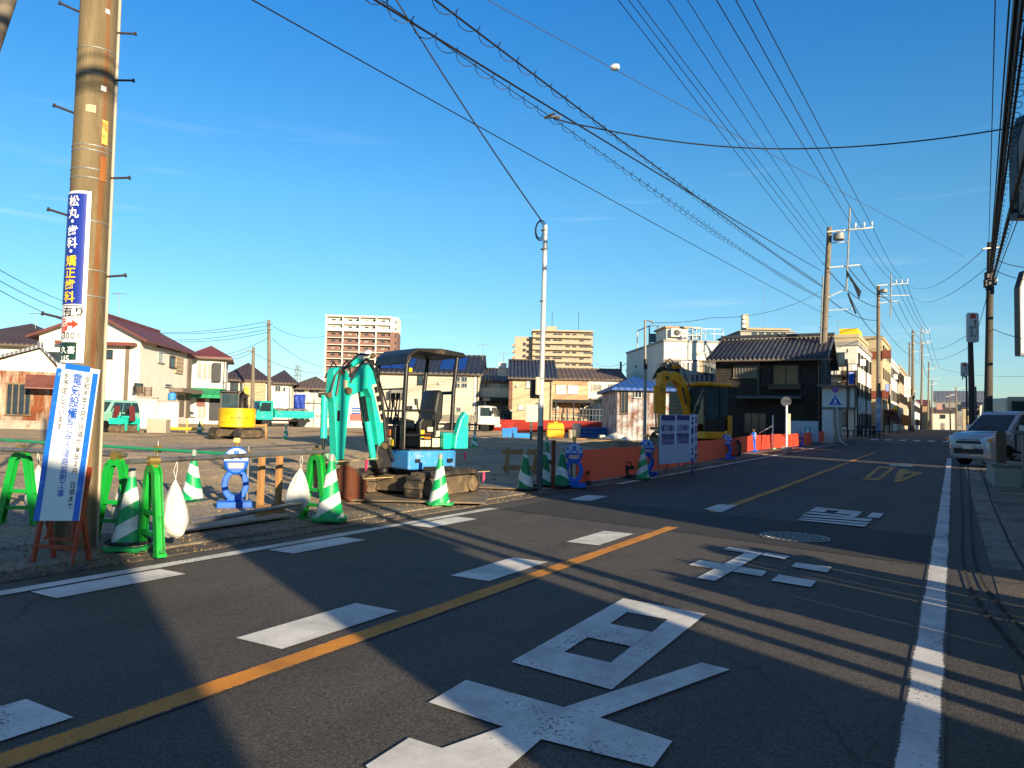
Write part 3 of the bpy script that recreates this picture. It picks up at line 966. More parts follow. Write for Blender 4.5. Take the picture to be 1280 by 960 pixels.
z0 = f.loc(178, 497)[1]; z1 = f.loc(178, 485)[1]
mb = MB()
for k in range(7): mb.bx(f.x0, f.x1, 0, 0.05, z0 + .08 + (z1 - z0) * k / 7, z0 + .08 + (z1 - z0) * (k + .6) / 7)
for x in (f.x0, f.x1, 0): mb.bx(x - .04, x + .04, 0.051, 0.1, z0 + .073, z1 + .08)
mb.build('slats', mat('brown_timber', '#6a5442', 0.8, 0, 0.2, 5), f.o)

# --- houses across the site
house('house', 'house with a purple brown hip roof between the shop house and the poles', 278, 332, 70, 474, 455, W_CREAM, R_BROWN, 'hip', 9, 17, 0.5,
      wins=[(288, 474, 298, 489, {'frame': M_FRAME_D}), (324, 476, 328, 483, {'frame': M_FRAME_D})], boxes=[('side_wall', 306, 474, 331, 512, -0.3, 0.0, W_TAN), ('balcony', 284, 489, 302, 499, -0.9, -0.01, W_TAN), ('banner', 306, 484, 311, 496, -0.5, -0.35, W_YELLOW)])
house('house', 'white house with a brown roof and small windows behind the teal lorry', 334, 363, 74, 478, 464, W_WHITE, R_BROWN, 'hip', 9, 12, 0.5,
      wins=[(344, 482, 351, 489), (354, 484, 357, 489, {'mull': 0})])
house('house', 'house with tall glass doors upstairs under a brown roof behind the hoarding', 363, 412, 78, 485, 472, W_CREAM, R_BARK, 'hip', 9, 9, 0.6,
      wins=[(368, 486, 380, 496, {'frame': M_FRAME_D, 'mull': 3}), (387, 485, 399, 495, {'frame': M_FRAME_D, 'mull': 2})], boxes=[('balcony', 384, 493, 403, 497, -0.8, -0.01, W_TAN)])
house('house', 'small white house far behind the teal boom', 405, 440, 84, 489, 478, W_WHITE, R_TILE, 'par', 8, 0, 0.4, wins=[(438, 487, 447, 492)])
house('house', 'low white house far left of the red brown apartment tower', 384, 404, 150, 492, 484, W_WHITE, R_GREYS, 'flat', 8, 0, 0.2, wins=[(388, 494, 392, 498)])
h = house('house', 'cream house with solar panels on its navy roof behind the teal digger', 470, 598, 64, 466, 446, W_SIDING, R_NAVY, 'par', 10, 0, 0.35,
      wins=[(568, 471, 575, 477, {'mull': 1}), (577, 471, 584, 477, {'mull': 1}), (568, 479, 575, 484, {'mull': 1}), (577, 479, 584, 484, {'mull': 1}), (571, 509, 576, 514), (498, 489, 508, 498), (522, 466, 529, 481, {'frame': M_FRAME_D, 'mull': 0})],
      boxes=[('downpipe', 593, 467, 594.5, 515, -0.08, 0.0, M_TRIM), ('balcony', 490, 487, 508, 497, -0.8, -0.01, W_GREY)])
sl = (h.zr - h.ze) / 5.0
for k, (a, b) in enumerate(((478, 491), (492, 505), (506, 519), (552, 568), (569, 583))):
    x0 = h.loc(a, 455, 2.2)[0]; x1 = h.loc(b, 455, 2.2)[0]
    mb = MB()
    ya, yb = 0.5, 4.2
    n = 0.20
    mb.add([(x0, ya, h.ze + sl * ya + n), (x1, ya, h.ze + sl * ya + n), (x1, yb, h.ze + sl * yb + n), (x0, yb, h.ze + sl * yb + n),
            (x0, ya, h.ze + sl * ya + n + .05), (x1, ya, h.ze + sl * ya + n + .05), (x1, yb, h.ze + sl * yb + n + .05), (x0, yb, h.ze + sl * yb + n + .05)],
           [(3, 2, 1, 0), (4, 5, 6, 7), (0, 1, 5, 4), (1, 2, 6, 5), (2, 3, 7, 6), (3, 0, 4, 7)])
    mb.build('solar_panel', M_SOLAR, h.o)
house('house', 'house with a cream balcony and a small brown gable right of the solar roof', 599, 637, 67, 477, 463, W_WHITE, R_TILE, 'par', 9, 0, 0.35,
      wins=[(615, 477, 625, 486, {'glass': M_GLASS_L}), (625, 477, 633, 486), (606, 506, 614, 515)],
      boxes=[('balcony', 600, 485.5, 636, 497, -0.9, -0.01, W_CREAM), ('beam', 600, 497.5, 636, 500, -0.5, -0.005, M_GUT), ('post', 606, 478, 607.5, 486, -0.6, -0.02, M_GUT)])
h = house('house', 'beige house with a dark tiled roof left of the silver pole', 640, 690, 60, 472, 453, W_BEIGE, R_TILE, 'par', 9, 0, 0.4, wins=[(658, 474, 666, 485, {'glass': M_GLASS_W}), (648, 506, 655, 512, {'glass': M_GLASS_W})],
      boxes=[('wall_plate', 636.5, 474, 640, 512, -0.02, 0.4, mat('brown_sheet', '#6d4a3a', 0.7, 0, 0.2, 2))])
house('apartment_house', 'long low apartment house with a peach ground floor and wide white windows', 683, 735, 64, 474, 463, W_BEIGE, R_BARK, 'par', 9, 0, 0.35,
      wins=[(695, 481, 708, 492, {'glass': M_GLASS_W}), (709.5, 481, 723, 492, {'glass': M_GLASS_W}), (708, 507, 718, 513, {'glass': M_GLASS_L})],
      boxes=[('fascia', 687, 473, 734, 476, -0.16, -0.01, M_TRIM), ('band', 687, 476.5, 734, 481, -0.1, -0.01, W_PEACH), ('ground_storey', 684, 493, 734.5, 516, -0.12, -0.01, W_PEACH), ('corner_panel', 683.2, 472, 686.5, 516, -0.3, -0.01, mat('brown_sheet', '#6d4a3a'))], cat='apartment house', gutter=False)
house('apartment_house', 'white apartment house with two small upper windows beside the blue roofed shed', 734, 779, 66, 475, 464, W_WHITE, R_BARK, 'par', 9, 0, 0.3,
      wins=[(740, 480, 752, 488, {'glass': M_GLASS_L}), (761, 480, 770, 489, {'glass': M_GLASS_L})],
      boxes=[('ledge', 737, 498, 770, 500, -0.9, -0.01, W_GREY), ('ac_unit', 746, 505, 750, 512, -0.4, -0.02, M_AC)], cat='apartment house', gutter=False)
h = house('storage_shed', 'old shed with a blue sheet roof and peeling grey walls', 771, 836, 43, 487, 474, W_PATCHY, R_BLUE, 'hip', 7, 0, 0.35,
      wins=[(776, 489, 785, 517, {'mull': 1, 'frame': mat('old_timber', '#77644c'), 'glass': M_GLASS}), (793, 488, 802, 497)], cat='shed', gutter=False)
house('house', 'dark narrow building peeping out left of the blue roofed shed', 795, 806, 70, 459, 455, mat('navy_sheet', '#2a3346', 0.6, 0, 0.1), M_DARK, 'flat', 6, 0, 0.1, wins=[(797, 464, 798.5, 475, {'mull': 0}), (801, 464, 802.5, 475, {'mull': 0})])

# white flat building with a roof room, behind the yellow digger
h = house('flat_roofed_building', 'white flat roofed building with a glazed roof terrace behind the yellow digger', 829, 905, 62, 428, 426, W_WHITE, W_GREY, 'flat', 12, 6, 0.08,
      wins=[(836, 451.5, 849, 470, {'frame': M_FRAME_D, 'mull': 1}), (851, 452, 873, 470, {'glass': M_GLASS_L, 'mull': 3}), (879, 452, 896, 470, {'mull': 1, 'frame': M_FRAME_D})],
      boxes=[('lower_wall', 829.5, 451, 904, 530, -0.03, -0.004, W_TAN), ('fascia', 828, 450, 905, 452, -0.12, -0.01, M_FRAME_D), ('lean_to', 852, 471, 898, 482, -2.4, -0.04, R_GREYS)], cat='building', gutter=False)
zt = h.ze + 0.46
mb = MB()
a, _ = h.loc(833, 420, 1.5); b, ztop = h.loc(860, 411, 1.5)
mb.bx(a, b, 1.5, 4.5, zt - 0.16, ztop); ob = mb.build('roof_room', W_CREAM, h.o)
mb = MB(); mb.bx(a - .15, b + .15, 1.3, 4.7, ztop + .004, ztop + .16); mb.build('roof_room_cap', W_PEACH, h.o)
mb = MB(); a2, _ = h.loc(838, 415, 1.3); mb.bx(a2, a2 + .9, 1.05, 1.48, zt + .1, zt + .78); acu = mb.build('ac_unit', M_AC, h.o)
mb = MB(); mb.lathe([(0.28, 1.048), (0.28, 1.02), (0.05, 1.0)], 16, (a2 + .48, 0, zt + .44), axis='Y'); mb.build('fan', M_DARK, acu)
mb = MB()
a, _ = h.loc(820, 420, 3.0); b, ztop = h.loc(887, 406, 3.0)
for x in [a + (b - a) * k / 6 for k in range(7)]: mb.bx(x - .05, x + .05, 5.0, 5.1, zt - .2, ztop)
for z in (zt - .1, (zt + ztop) / 2, ztop): mb.bx(a, b, 5.01, 5.09, z - .04, z + .04)
for x in (a, b):
    mb.bx(x - .05, x + .05, 8.9, 9.0, zt - .2, ztop); mb.bx(x - .04, x + .04, 5.1, 8.9, ztop - .04, ztop + .04)
mb.build('terrace_frame', M_STEEL, h.o)
mb = MB(); mb.bx(a + .06, b - .06, 5.2, 5.22, zt, (zt + ztop) / 2); mb.build('terrace_glazing', glass_mat('bluish_glass', (.16, .27, .36), .1), h.o)
mb = MB()
a, _ = h.loc(860, 420, 0.2); b, ztop = h.loc(930, 420, 0.2)
for z in (zt + .35, zt + .75): mb.tube([(a, 0.3, z), (h.x1, 0.3, z)], 0.03, 6)
for k in range(5): x = a + (h.x1 - a) * k / 4; mb.tube([(x, 0.3, zt - .15), (x, 0.3, zt + .75)], 0.03, 6)
mb.build('roof_railing', M_TRIM, h.o)

h = house('apartment_block', 'grey brown flat roofed block rising behind the old dark house', 925, 992, 130, 415, 414, W_GREY, W_GREY, 'flat', 14, 0, 0.3,
      wins=[(940 + 9 * k, 414.5, 946 + 9 * k, 420, {'frame': M_FRAME_D, 'mull': 1, 'sub': False}) for k in range(5)], boxes=[('fascia', 934, 409.5, 990, 412, 0.5, 10, W_TAN), ('upper_storey', 938, 411.9, 989, 415, 1, 9, M_FRAME_D)], cat='building', gutter=False)
a, z0 = h.loc(929, 414, 2); b, z1 = h.loc(936, 393, 2)
mb = MB(); mb.bx(a, b, 2, 3.2, z0 - .6, z1); mb.build('roof_tower', W_TAN, h.o)
mb = MB()
for k in range(3): mb.bx(a - .25, a + .35, 1.5, 2.6, z0 + .6 + k * .8, z0 + 1.1 + k * .8)
mb.build('antenna_panel', M_TRIM, h.o)

# --- the old dark timber house
h = house('old_timber_house', 'old two storey house of blackened boards with a tiled roof', 894, 1026, 50.5, 447, 427, W_DARKWOOD, R_TILE, 'par', 9, -27, 0.75,
      wins=[(917, 457, 947, 472, {'mull': 7, 'frame': mat('old_timber', '#77644c'), 'glass': M_GLASS}), (966, 456, 999, 483, {'mull': 1, 'frame': M_FRAME_D, 'glass': mat('amber_blinds', '#8b7049', 0.7, 0, 0.15, 2)}),
            (930, 516, 958, 540, {'mull': 2, 'frame': M_FRAME_D})],
      boxes=[('plaster_band', 901, 448.5, 948, 455.5, -0.03, -0.004, mat('grey_plaster', '#56524c', 0.9, 0, 0.15)), ('pent_roof', 924, 495.5, 1003, 499, -1.1, -0.01, mat('dull_pent_roof', '#4a4d52', .6, 0, .15, 1)), ('rail', 962, 481, 1002, 487, -0.5, -0.01, M_FRAME_D),
             ('post', 946.5, 448, 949.5, 497, -0.1, -0.01, M_FRAME_D), ('shutter_box', 952, 458, 965, 484, -0.22, -0.01, W_DARKWOOD)], cat='house', rake=0.5)
mb = MB()
sl = (h.zr - h.ze) / 4.5
n = 26
for k in range(n):
    x = h.x0 - .45 + (h.x1 - h.x0 + .9) * k / (n - 1)
    mb.tube([(x, -0.72, h.ze - sl * .72 + .19), (x, 4.42, h.zr + .17)], 0.06, 5)
mb.build('tile_rolls', R_TILE, h.o)
mb = MB()
for k in range(3): mb.bx(h.x0 - .5 - k * .02, h.x1 + .5 + .02 * k, 4.5 - .2 + .05 * k, 4.5 + .2 - .05 * k, h.zr + .3 + .07 * k, h.zr + .37 + .07 * k)
mb.build('ridge', mat('ridge_tile', '#34353a', .6, 0, .2, 4), h.o)

# outdoor units, vents and meter boxes that stand out on the nearer houses
for (lbl, units) in (('cream house with solar panels', ((512, 506, 519, 513), (534, 507, 541, 514), (548, 478, 552, 481))), ('beige house with a dark', ((672, 503, 680, 511), (645, 481, 648, 484))),
                     ('white two storey house with a maroon', ((90, 508, 99, 519), (140, 500, 143, 505), (106, 470, 109, 473))), ('cream shop house', ((239, 512, 245, 521), (268, 482, 270, 484))), ('long low apartment', ((691, 505, 698, 512), (725, 505, 731, 512)))):
    ho = [o for o in COL.objects if o.get('label', '').startswith(lbl)][0]
    Mh = Matrix.Rotation(-ho.rotation_euler.z, 3, 'Z')
    for (a, b, c, d) in units:
        def L_(px, py):
            dd = Mh @ ray(px, py); oo = Mh @ (Vector((0, 0, EYE)) - Vector(ho.location)); t_ = -oo.y / dd.y; q_ = oo + dd * t_; return q_.x, q_.z
        (u0, z1), (u1, z0) = L_(a, b), L_(c, d)
        big = abs(u1 - u0) > .35
        mb = MB(); mb.bx(u0, u1, -.42 if big else -.16, -.01, z0, z1); ob = mb.build('outdoor_unit' if big else 'vent_hood', M_AC, ho, bevel=.02)
        if big:
            r_ = min(abs(u1 - u0), abs(z1 - z0)) * .36
            mb = MB(); mb.lathe([(r_, -.424), (r_, -.43), (r_ * .2, -.435)], 16, ((u0 + u1) / 2 - .08, 0, (z0 + z1) / 2), axis='Y'); mb.build('fan', M_DARK, ob)
# --- apartment towers far behind
def tower(label, px0, px1, depth, ytop, rot, deep, wall_lo, wall_hi, hi_from, fins, floor_px, bays, wing=None, end=None):
    f = Front('apartment_tower', label, 'apartment tower', px0, px1, depth, rot)
    x0, x1 = f.x0, f.x1
    zt = f.loc((px0 + px1) / 2, ytop)[1]
    fh = floor_px / F_PX * depth
    n = int(zt / fh)
    zs = zt - hi_from * fh
    mb = MB(); mb.bx(x0, x1, 0, deep, 0, zs); mb.build('wall', wall_lo, f.o)
    if hi_from:
        mb = MB(); mb.bx(x0, x1, 0, deep, zs + .002, zt); mb.build('upper_wall', wall_hi, f.o)
    mb = MB(); mb.bx(x0 - .4, x1 + .4, -2.0, deep + .4, zt + .003, zt + 0.7); mb.build('parapet', W_WHITE if hi_from else wall_hi, f.o)
    vis = min(n - 1, 11)
    for k in range(vis):
        z = zt - (k + 1) * fh
        m = wall_hi if k < hi_from else wall_lo
        mb = MB(); mb.bx(x0 - .05, x1 + .05, -1.7, -1.5, z + .12, z + 1.25); mb.bx(x0, x1, -1.5, -0.003, z - .1, z + .1)
        mb.build('balcony', [m], f.o)
        mb = MB(); mb.bx(x0 - .06, x1 + .06, -1.76, -1.45, z - .16, z + .118); mb.build('balcony_slab', W_WHITE if hi_from else wall_hi, f.o)
        for (u, w) in bays:
            xa = x0 + (x1 - x0) * u
            window_at(f.o, xa, xa + w, z + .25, z + 2.2, 0, None, M_FRAME_D, M_GLASS if (k * 7 + int(u * 31)) % 3 else M_GLASS_L, 1, False, 0.1)
    for u in fins:
        xa = x0 + (x1 - x0) * u
        mb = MB(); mb.bx(xa - .28, xa + .28, -1.95, -0.002, 0, zt); mb.build('divider', W_WHITE if hi_from else wall_hi, f.o)
    return f, zt, fh
f, zt, fh = tower('tall red brown apartment tower with two cream upper floors', 405, 485, 330, 397, 4, 12, W_BRICK, W_CREAM, 2, (0.0, 0.26, 0.52, 0.78), 8.75,
                  [(u + d, w) for u in (0.0, .26, .52, .78) for d, w in ((.075, 1.7), (.19, 1.7))])
xe = f.loc(497, 450)[0]
mb = MB(); mb.prism([(f.x1 + .003, -1.4), (f.x1 + 3.0, -1.4), (xe, 1.5), (xe, 12), (f.x1 + .003, 12)], 0, zt - 2 * fh, plane='XY'); mb.build('end_wall', W_BRICK, f.o)
mb = MB(); mb.prism([(f.x1 + .003, -1.4), (f.x1 + 3.0, -1.4), (xe, 1.5), (xe, 12), (f.x1 + .003, 12)], zt - 2 * fh + .003, zt + .5, plane='XY'); mb.build('upper_end_wall', W_CREAM, f.o)
for k in range(9):
    z = zt - (k + 1) * fh
    mb = MB(); mb.bx(f.x1 + 2.2, f.x1 + 2.8, -1.46, -1.38, z + .6, z + 2.1); mb.build('window', M_GLASS, f.o)
f, zt, fh = tower('tall sand coloured apartment tower behind the silver pole', 664, 739, 371, 415, 0, 14, W_SAND, W_SAND, 0, (), 7.6,
                  [(u, 2.2) for u in (.05, .14, .22, .34, .42, .55, .66, .78, .86, .94)])
xa = f.loc(643, 450)[0]; za = f.loc(655, 420)[1]
mb = MB(); mb.bx(xa, f.x0 - .005, 3, 15, 0, za); mb.build('side_wing', W_SAND, f.o)
for k in range(7):
    z = za - 2 - (k + 1) * fh
    mb = MB(); mb.bx(xa + 4, xa + 5.6, 2.93, 3.02, z + .5, z + 2); mb.build('window', M_GLASS, f.o)
    mb = MB(); mb.bx(xa - 1.2, xa - .003, 3.4, 8, z, z + 1.2); mb.build('balcony', W_SAND, f.o)
a = f.loc(683, 410, 5)[0]; b, zb = f.loc(696, 408, 5)
mb = MB(); mb.bx(a, b, 5, 9, zt + .7, zb); mb.build('roof_room', W_SAND, f.o)
mb = MB()
for px in (690, 723): x = f.loc(px, 410, 6)[0]; mb.tube([(x, 6, zt + .5), (x, 6, zt + 11)], 0.12, 5)
mb.build('antenna', M_DARK, f.o)

# --- buildings set square to the road
def block(name, label, x0, x1, y0, y1, h, wall, floors=2, roof='flat', roofm=None, cat='building', faces=('-y', '+x'), wdw=1.5, step=3.0, glass=None, door=True, balcony=False, group=None):
    cx, cy = (x0 + x1) / 2, (y0 + y1) / 2
    o = thing(name, label, cat, (cx, cy, T(cx, cy) - 0.06), 0, group)
    hw, hd = (x1 - x0) / 2, (y1 - y0) / 2
    roofm = roofm or W_GREY
    if roof == 'flat':
        mb = MB(); mb.bx(-hw, hw, -hd, hd, 0, h); mb.build('wall', wall, o)
        mb = MB()
        mb.bx(-hw - .12, hw + .12, -hd - .12, -hd + .18, h + .003, h + .4); mb.bx(-hw - .12, hw + .12, hd - .18, hd + .12, h + .003, h + .4)
        mb.bx(-hw - .12, -hw + .18, -hd + .182, hd - .182, h + .003, h + .4); mb.bx(hw - .18, hw + .12, -hd + .182, hd - .182, h + .003, h + .4)
        mb.build('parapet', roofm, o)
    else:
        rise = min(hw, hd) * 0.5
        along_y = roof == 'y'
        mb = MB()
        if along_y: mb.prism([(-hw, 0), (hw, 0), (hw, h), (0, h + rise), (-hw, h)], -hd, hd, plane='XZ')
        else: mb.prism([(-hd, 0), (hd, 0), (hd, h), (0, h + rise), (-hd, h)], -hw, hw, plane='YZ')
        mb.build('wall', wall, o)
        s = rise / (hw if along_y else hd); ov = 0.5; W_ = hw if along_y else hd; Lh = (hd if along_y else hw) + .4
        poly = [(-W_ - ov, h - s * ov + .02), (0, h + rise + .02), (W_ + ov, h - s * ov + .02), (W_ + ov, h - s * ov + .18), (0, h + rise + .2), (-W_ - ov, h - s * ov + .18)]
        mb = MB(); mb.prism(poly, -Lh, Lh, plane='XZ' if along_y else 'YZ'); mb.build('roof', roofm, o)
    fh = h / floors
    for fc in faces:
        ln = (x1 - x0) if fc[1] == 'y' else (y1 - y0)
        n = max(1, int((ln - 0.8) / step))
        for k in range(floors):
            for i in range(n):
                u = -ln / 2 + ln * (i + .5) / n
                w = min(wdw, ln / n - .5)
                z0, z1 = k * fh + fh * .34, k * fh + fh * .78
                if fc == '-y': mw = (None, -hd)
                if door and k == 0 and i == 0:
                    z0, z1 = 0.1, 2.1
                    w = min(w, .95)
                g = glass or (M_GLASS if (k * 5 + i * 3 + int(abs(x0 + y0))) % 3 else M_GLASS_L)
                if fc == '-y': window_at(o, u - w / 2, u + w / 2, z0, z1, -hd, None, M_FRAME_D, g, 1, False)
                elif fc == '+x': window_at(o, u - w / 2, u + w / 2, z0, z1, 0, hw, M_FRAME_D, g, 1, False)
                else: window_at(o, u - w / 2, u + w / 2, z0, z1, 0, -hw, M_FRAME_D, g, 1, False)
    if balcony:
        for k in range(1, floors):
            z = k * fh
            mb = MB(); mb.bx(-hw, hw, -hd - 1.0, -hd - .004, z - .12, z + .06)
            for q in range(int((x1 - x0) / .5) + 1): mb.bx(-hw + q * .5 - .03, -hw + q * .5 + .03, -hd - .98, -hd - .93, z + .06, z + 1.0)
            mb.bx(-hw, hw, -hd - .99, -hd - .92, z + 1.0, z + 1.06)
            mb.build('balcony', M_FRAME_D, o)
    return o
# left row, far down the street
o = block('street_building', 'cream three storey building with a long balcony, first beyond the old timber house', -14.5, -7.8, 78, 92, 8.6, W_CREAM, 3, 'flat', W_GREY, balcony=True, step=2.2)
mb = MB(); mb.bx(-3.6, -2.2, -7.2, -7.1, 3.4, 4.9); mb.build('wall_sign', mat('blue_sign_face', '#2c62b4', 0.5, 0, 0.08), o)
mb = MB(); mb.bx(2.0, 3.3, -7.06, -7.01, 3.0, 6.2); mb.build('shop_window', mat('brown_glass', '#5b4634', 0.2, 0, 0.2), o)
o = block('street_building', 'building with a bright yellow roof storey showing above the cream three storey one', -18, -9.5, 96, 108, 11.2, W_BEIGE, 3, 'flat', W_BEIGE)
mb = MB(); mb.bx(2.2, 4.2, -5.9, -1, 11.42, 12.3); mb.build('roof_storey', W_YELLOW, o)
o = block('street_building', 'tall narrow cream building with red brown signs on its wall', -14, -7.9, 109, 124, 12.2, W_BEIGE, 4, 'flat', W_TAN)
for (z, w) in ((9.6, 2.6), (4.4, 1.9)):
    mb = MB(); mb.bx(3.06, 3.06 + w * .4, -7.9, -7.6, z, z + 1.1); mb.bx(0.2, 3.0, -7.62, -7.52, z, z + 1.0); mb.build('wall_sign', mat('red_brown_sign', '#7d4130', 0.6, 0, 0.1), o)
mb = MB(); mb.bx(3.06, 4.6, -6, 4, 2.7, 3.0); mb.build('shop_canopy', R_RED2, o)
block('street_building', 'white building with a stepped roofline beyond the red brown signs', -14, -8.0, 126, 146, 10.5, W_WHITE, 3, 'flat', W_WHITE)
block('street_building', 'sand coloured building beside the green shop sign', -14, -8.1, 148, 176, 11.0, W_SAND, 3, 'flat', W_TAN)
block('street_building', 'long pale building towards the end of the left hand row', -15, -8.2, 178, 214, 10.0, W_CREAM, 3, 'flat', W_GREY)
block('street_building', 'low white shop at the end of the left hand row', -15, -8.3, 216, 250, 7.0, W_WHITE, 2, 'flat', W_GREY)
block('street_building', 'house with a dull red front at the end of the street', -13, -6.5, 262, 275, 7.5, W_PEACH, 2, 'x', R_RED2)
block('street_building', 'wide house with a grey roof closing the end of the street', -5.5, 9, 300, 316, 10, W_GREY, 2, 'x', R_GREYS, step=4)
block('street_building', 'cream house in front of the grey roofed one at the street end', -6.0, 0.5, 276, 290, 5.5, W_CREAM, 2, 'x', R_BARK)
block('street_building', 'low white flat roofed shop on the far right, nearest of the low ones', 6.2, 13, 114, 132, 4.4, W_WHITE, 1, 'flat', W_GREY, faces=('-y', '-x'))
block('street_building', 'cream gabled house on the far right before the small dark roofed one', 5.6, 12, 212, 232, 6.0, W_CREAM, 2, 'y', R_BARK, faces=('-y', '-x'))
block('street_building', 'pale house with a tiled roof on the left close to the street end', -12, -5.8, 282, 296, 7.0, W_SIDING, 2, 'y', R_TILE)
block('street_building', 'small dark roofed house right of the street end', 2.5, 9.5, 250, 262, 6.5, W_BEIGE, 2, 'x', R_TILE)
block('street_building', 'beige two storey shop on the far right of the street', 6.5, 14, 180, 205, 5.0, W_BEIGE, 2, 'flat', W_GREY, faces=('-y', '-x'))
block('street_building', 'pale flat roofed house behind the far right pole', 6.0, 14, 140, 160, 4.0, W_CREAM, 2, 'flat', W_GREY, faces=('-y', '-x'))
# right row beside and behind the photographer: these shade the road
block('street_building', 'single storey garage on the near right, south of the narrow lit gap', 5.0, 7.5, -15, -3.1, 4.15, W_GREY, 1, 'flat', W_GREY, faces=('-x',), step=3.4)
block('store_room', 'small block built store room between the two lit gaps on the near right', 5.0, 7.0, -0.78, 0.31, 3.35, W_CREAM, 1, 'flat', W_GREY, faces=('-x',), cat='shed')
block('street_building', 'low annex between the board fence and the three storey building', 5.0, 6.6, 5.45, 7.7, 4.5, W_GREY, 1, 'flat', W_TAN, faces=('-x',))
block('street_building', 'three storey building on the near right that shades the site', 5.0, 14, 7.75, 18.5, 9.5, W_GREY, 3, 'flat', W_TAN, faces=('-x', '-y'))
block('street_building', 'two storey shop on the right beside the three storey building', 5.0, 8.0, 18.6, 22.7, 5.6, W_CREAM, 2, 'flat', W_GREY, faces=('-x',))
block('street_building', 'low garage on the right beyond the car yard gap', 4.8, 7.4, 25.4, 32.6, 3.05, W_TAN, 1, 'flat', R_BARK, faces=('-x',), door=False)
block('street_building', 'tall tan house on the right beyond the low garage', 6.4, 13, 33, 41, 9.6, W_TAN, 3, 'flat', R_BARK, faces=('-x', '-y'))
block('street_building', 'cream house on the right beyond the tan one', 7.0, 15, 42, 68, 9.8, W_CREAM, 2, 'flat', W_GREY, faces=('-x', '-y'))
block('street_building', 'long grey building on the right half way down the street', 9.0, 18, 69, 108, 9.0, W_GREY, 3, 'flat', W_GREY, faces=('-x', '-y'))
block('street_building', 'white building on the right with a roof room', 11.5, 20, 110, 150, 9.5, W_WHITE, 3, 'flat', W_GREY, faces=('-x', '-y'))

# unseen fence added here, its gaps cut to stripe the road with shadow
fz = thing('shadow_fence', 'unseen dark fence of uneven boards added to stripe the road with shadow', 'fence', (3.3, 4.4, T(3, 4)))
mb = MB()
y = -1.12
for k, (g, w_) in enumerate(((-.95, .02), (-.89, .018), (-.83, .022), (-.62, .03), (-.38, .014), (-.32, .014), (-.26, .012), (-.02, .012), (.18, .05), (.37, .035), (.46, .012), (.78, .045), (.93, .01), (1.0, .012), (1.12, .02))):
    mb.bx(-.02, .02, y, g - w_ / 2, 0.0, 1.55 + .07 * math.sin(k * 1.3))
    y = g + w_ / 2
mb.build('board', M_DARK, fz)
mb = MB()
for z in (0.25, 1.3): mb.bx(.021, .06, -1.2, 1.2, z, z + .06)
mb.build('rail', M_DARK, fz)

# --- yellow, white and red mesh fencing, hoardings behind the site
M_RED_NET = mat('red_netting', '#b83a2e', 0.75, 0, 0.2, 2.0, 0.3, 30, '#8e2f2a', 0.3, 1.0)
M_ORANGE_NET = mat('orange_netting', '#ff5a40', 0.7, 0, 0.08, 1.5, 0.4, 24, '#e8462e', 0.3, 1.2)
M_FPOST = mat('fence_post', '#5d6064', 0.5, 0.4, 0.15)
def see_light_through(m, col, fac):
    nt = m.node_tree; L = nt.links; out = nt.nodes['Material Output']; b = nt.nodes['Principled BSDF']
    tr = N(nt, 'ShaderNodeBsdfTranslucent'); tr.inputs['Color'].default_value = (*col, 1)
    ms = N(nt, 'ShaderNodeMixShader'); ms.inputs[0].default_value = fac
    L.new(b.outputs[0], ms.inputs[1]); L.new(tr.outputs[0], ms.inputs[2]); L.new(ms.outputs[0], out.inputs['Surface'])
see_light_through(M_ORANGE_NET, (1.0, .16, .07), .5)
see_light_through(M_RED_NET, (.7, .08, .05), .3)
def netting(name, label, a, b, z0, z1, m, posts=0, wav=0.06, group=None, seg=24):
    a, b = Vector(a), Vector(b)
    o = thing(name, label, 'netting', ((a.x + b.x) / 2, (a.y + b.y) / 2, 0), math.atan2(b.y - a.y, b.x - a.x), group)
    ln = (b - a).length
    mb = MB(); vs_ = []
    for i in range(seg + 1):
        u = -ln / 2 + ln * i / seg
        p = a + (b - a) * i / seg
        g = T(p.x, p.y)
        for j in range(4):
            z = z0 + (z1 - z0) * j / 3
            s = wav * (math.sin(i * 1.1 + j * .8) + .5 * math.sin(i * 2.3 + j))
            vs_.append((u, s, g + z + (-.02 * math.sin(math.pi * ((i * 2 / seg) % 1)) if j == 3 else 0)))
    fs_ = [(i * 4 + j, (i + 1) * 4 + j, (i + 1) * 4 + j + 1, i * 4 + j + 1) for i in range(seg) for j in range(3)]
    mb.add(vs_, fs_)
    n = mb.build('sheet', m, o, smooth=True)
    sm = n.modifiers.new('solid', 'SOLIDIFY') if m is not M_ORANGE_NET else None
    if sm: sm.thickness = 0.012
    for k in range(posts):
        u = -ln / 2 + ln * k / (posts - 1)
        p = a + (b - a) * k / (posts - 1)
        mb = MB(); mb.tube([(u, 0.09 + wav, T(p.x, p.y) - .05), (u, 0.09 + wav, T(p.x, p.y) + z1 + .06)], 0.024, 6); mb.build('post', M_FPOST, o)
    return o
a, b = stand(608, 60), stand(768, 58)
netting('netting_fence', 'long dull red netting fence across the back of the site', a, b, 0.05, 1.0, M_RED_NET, 9)
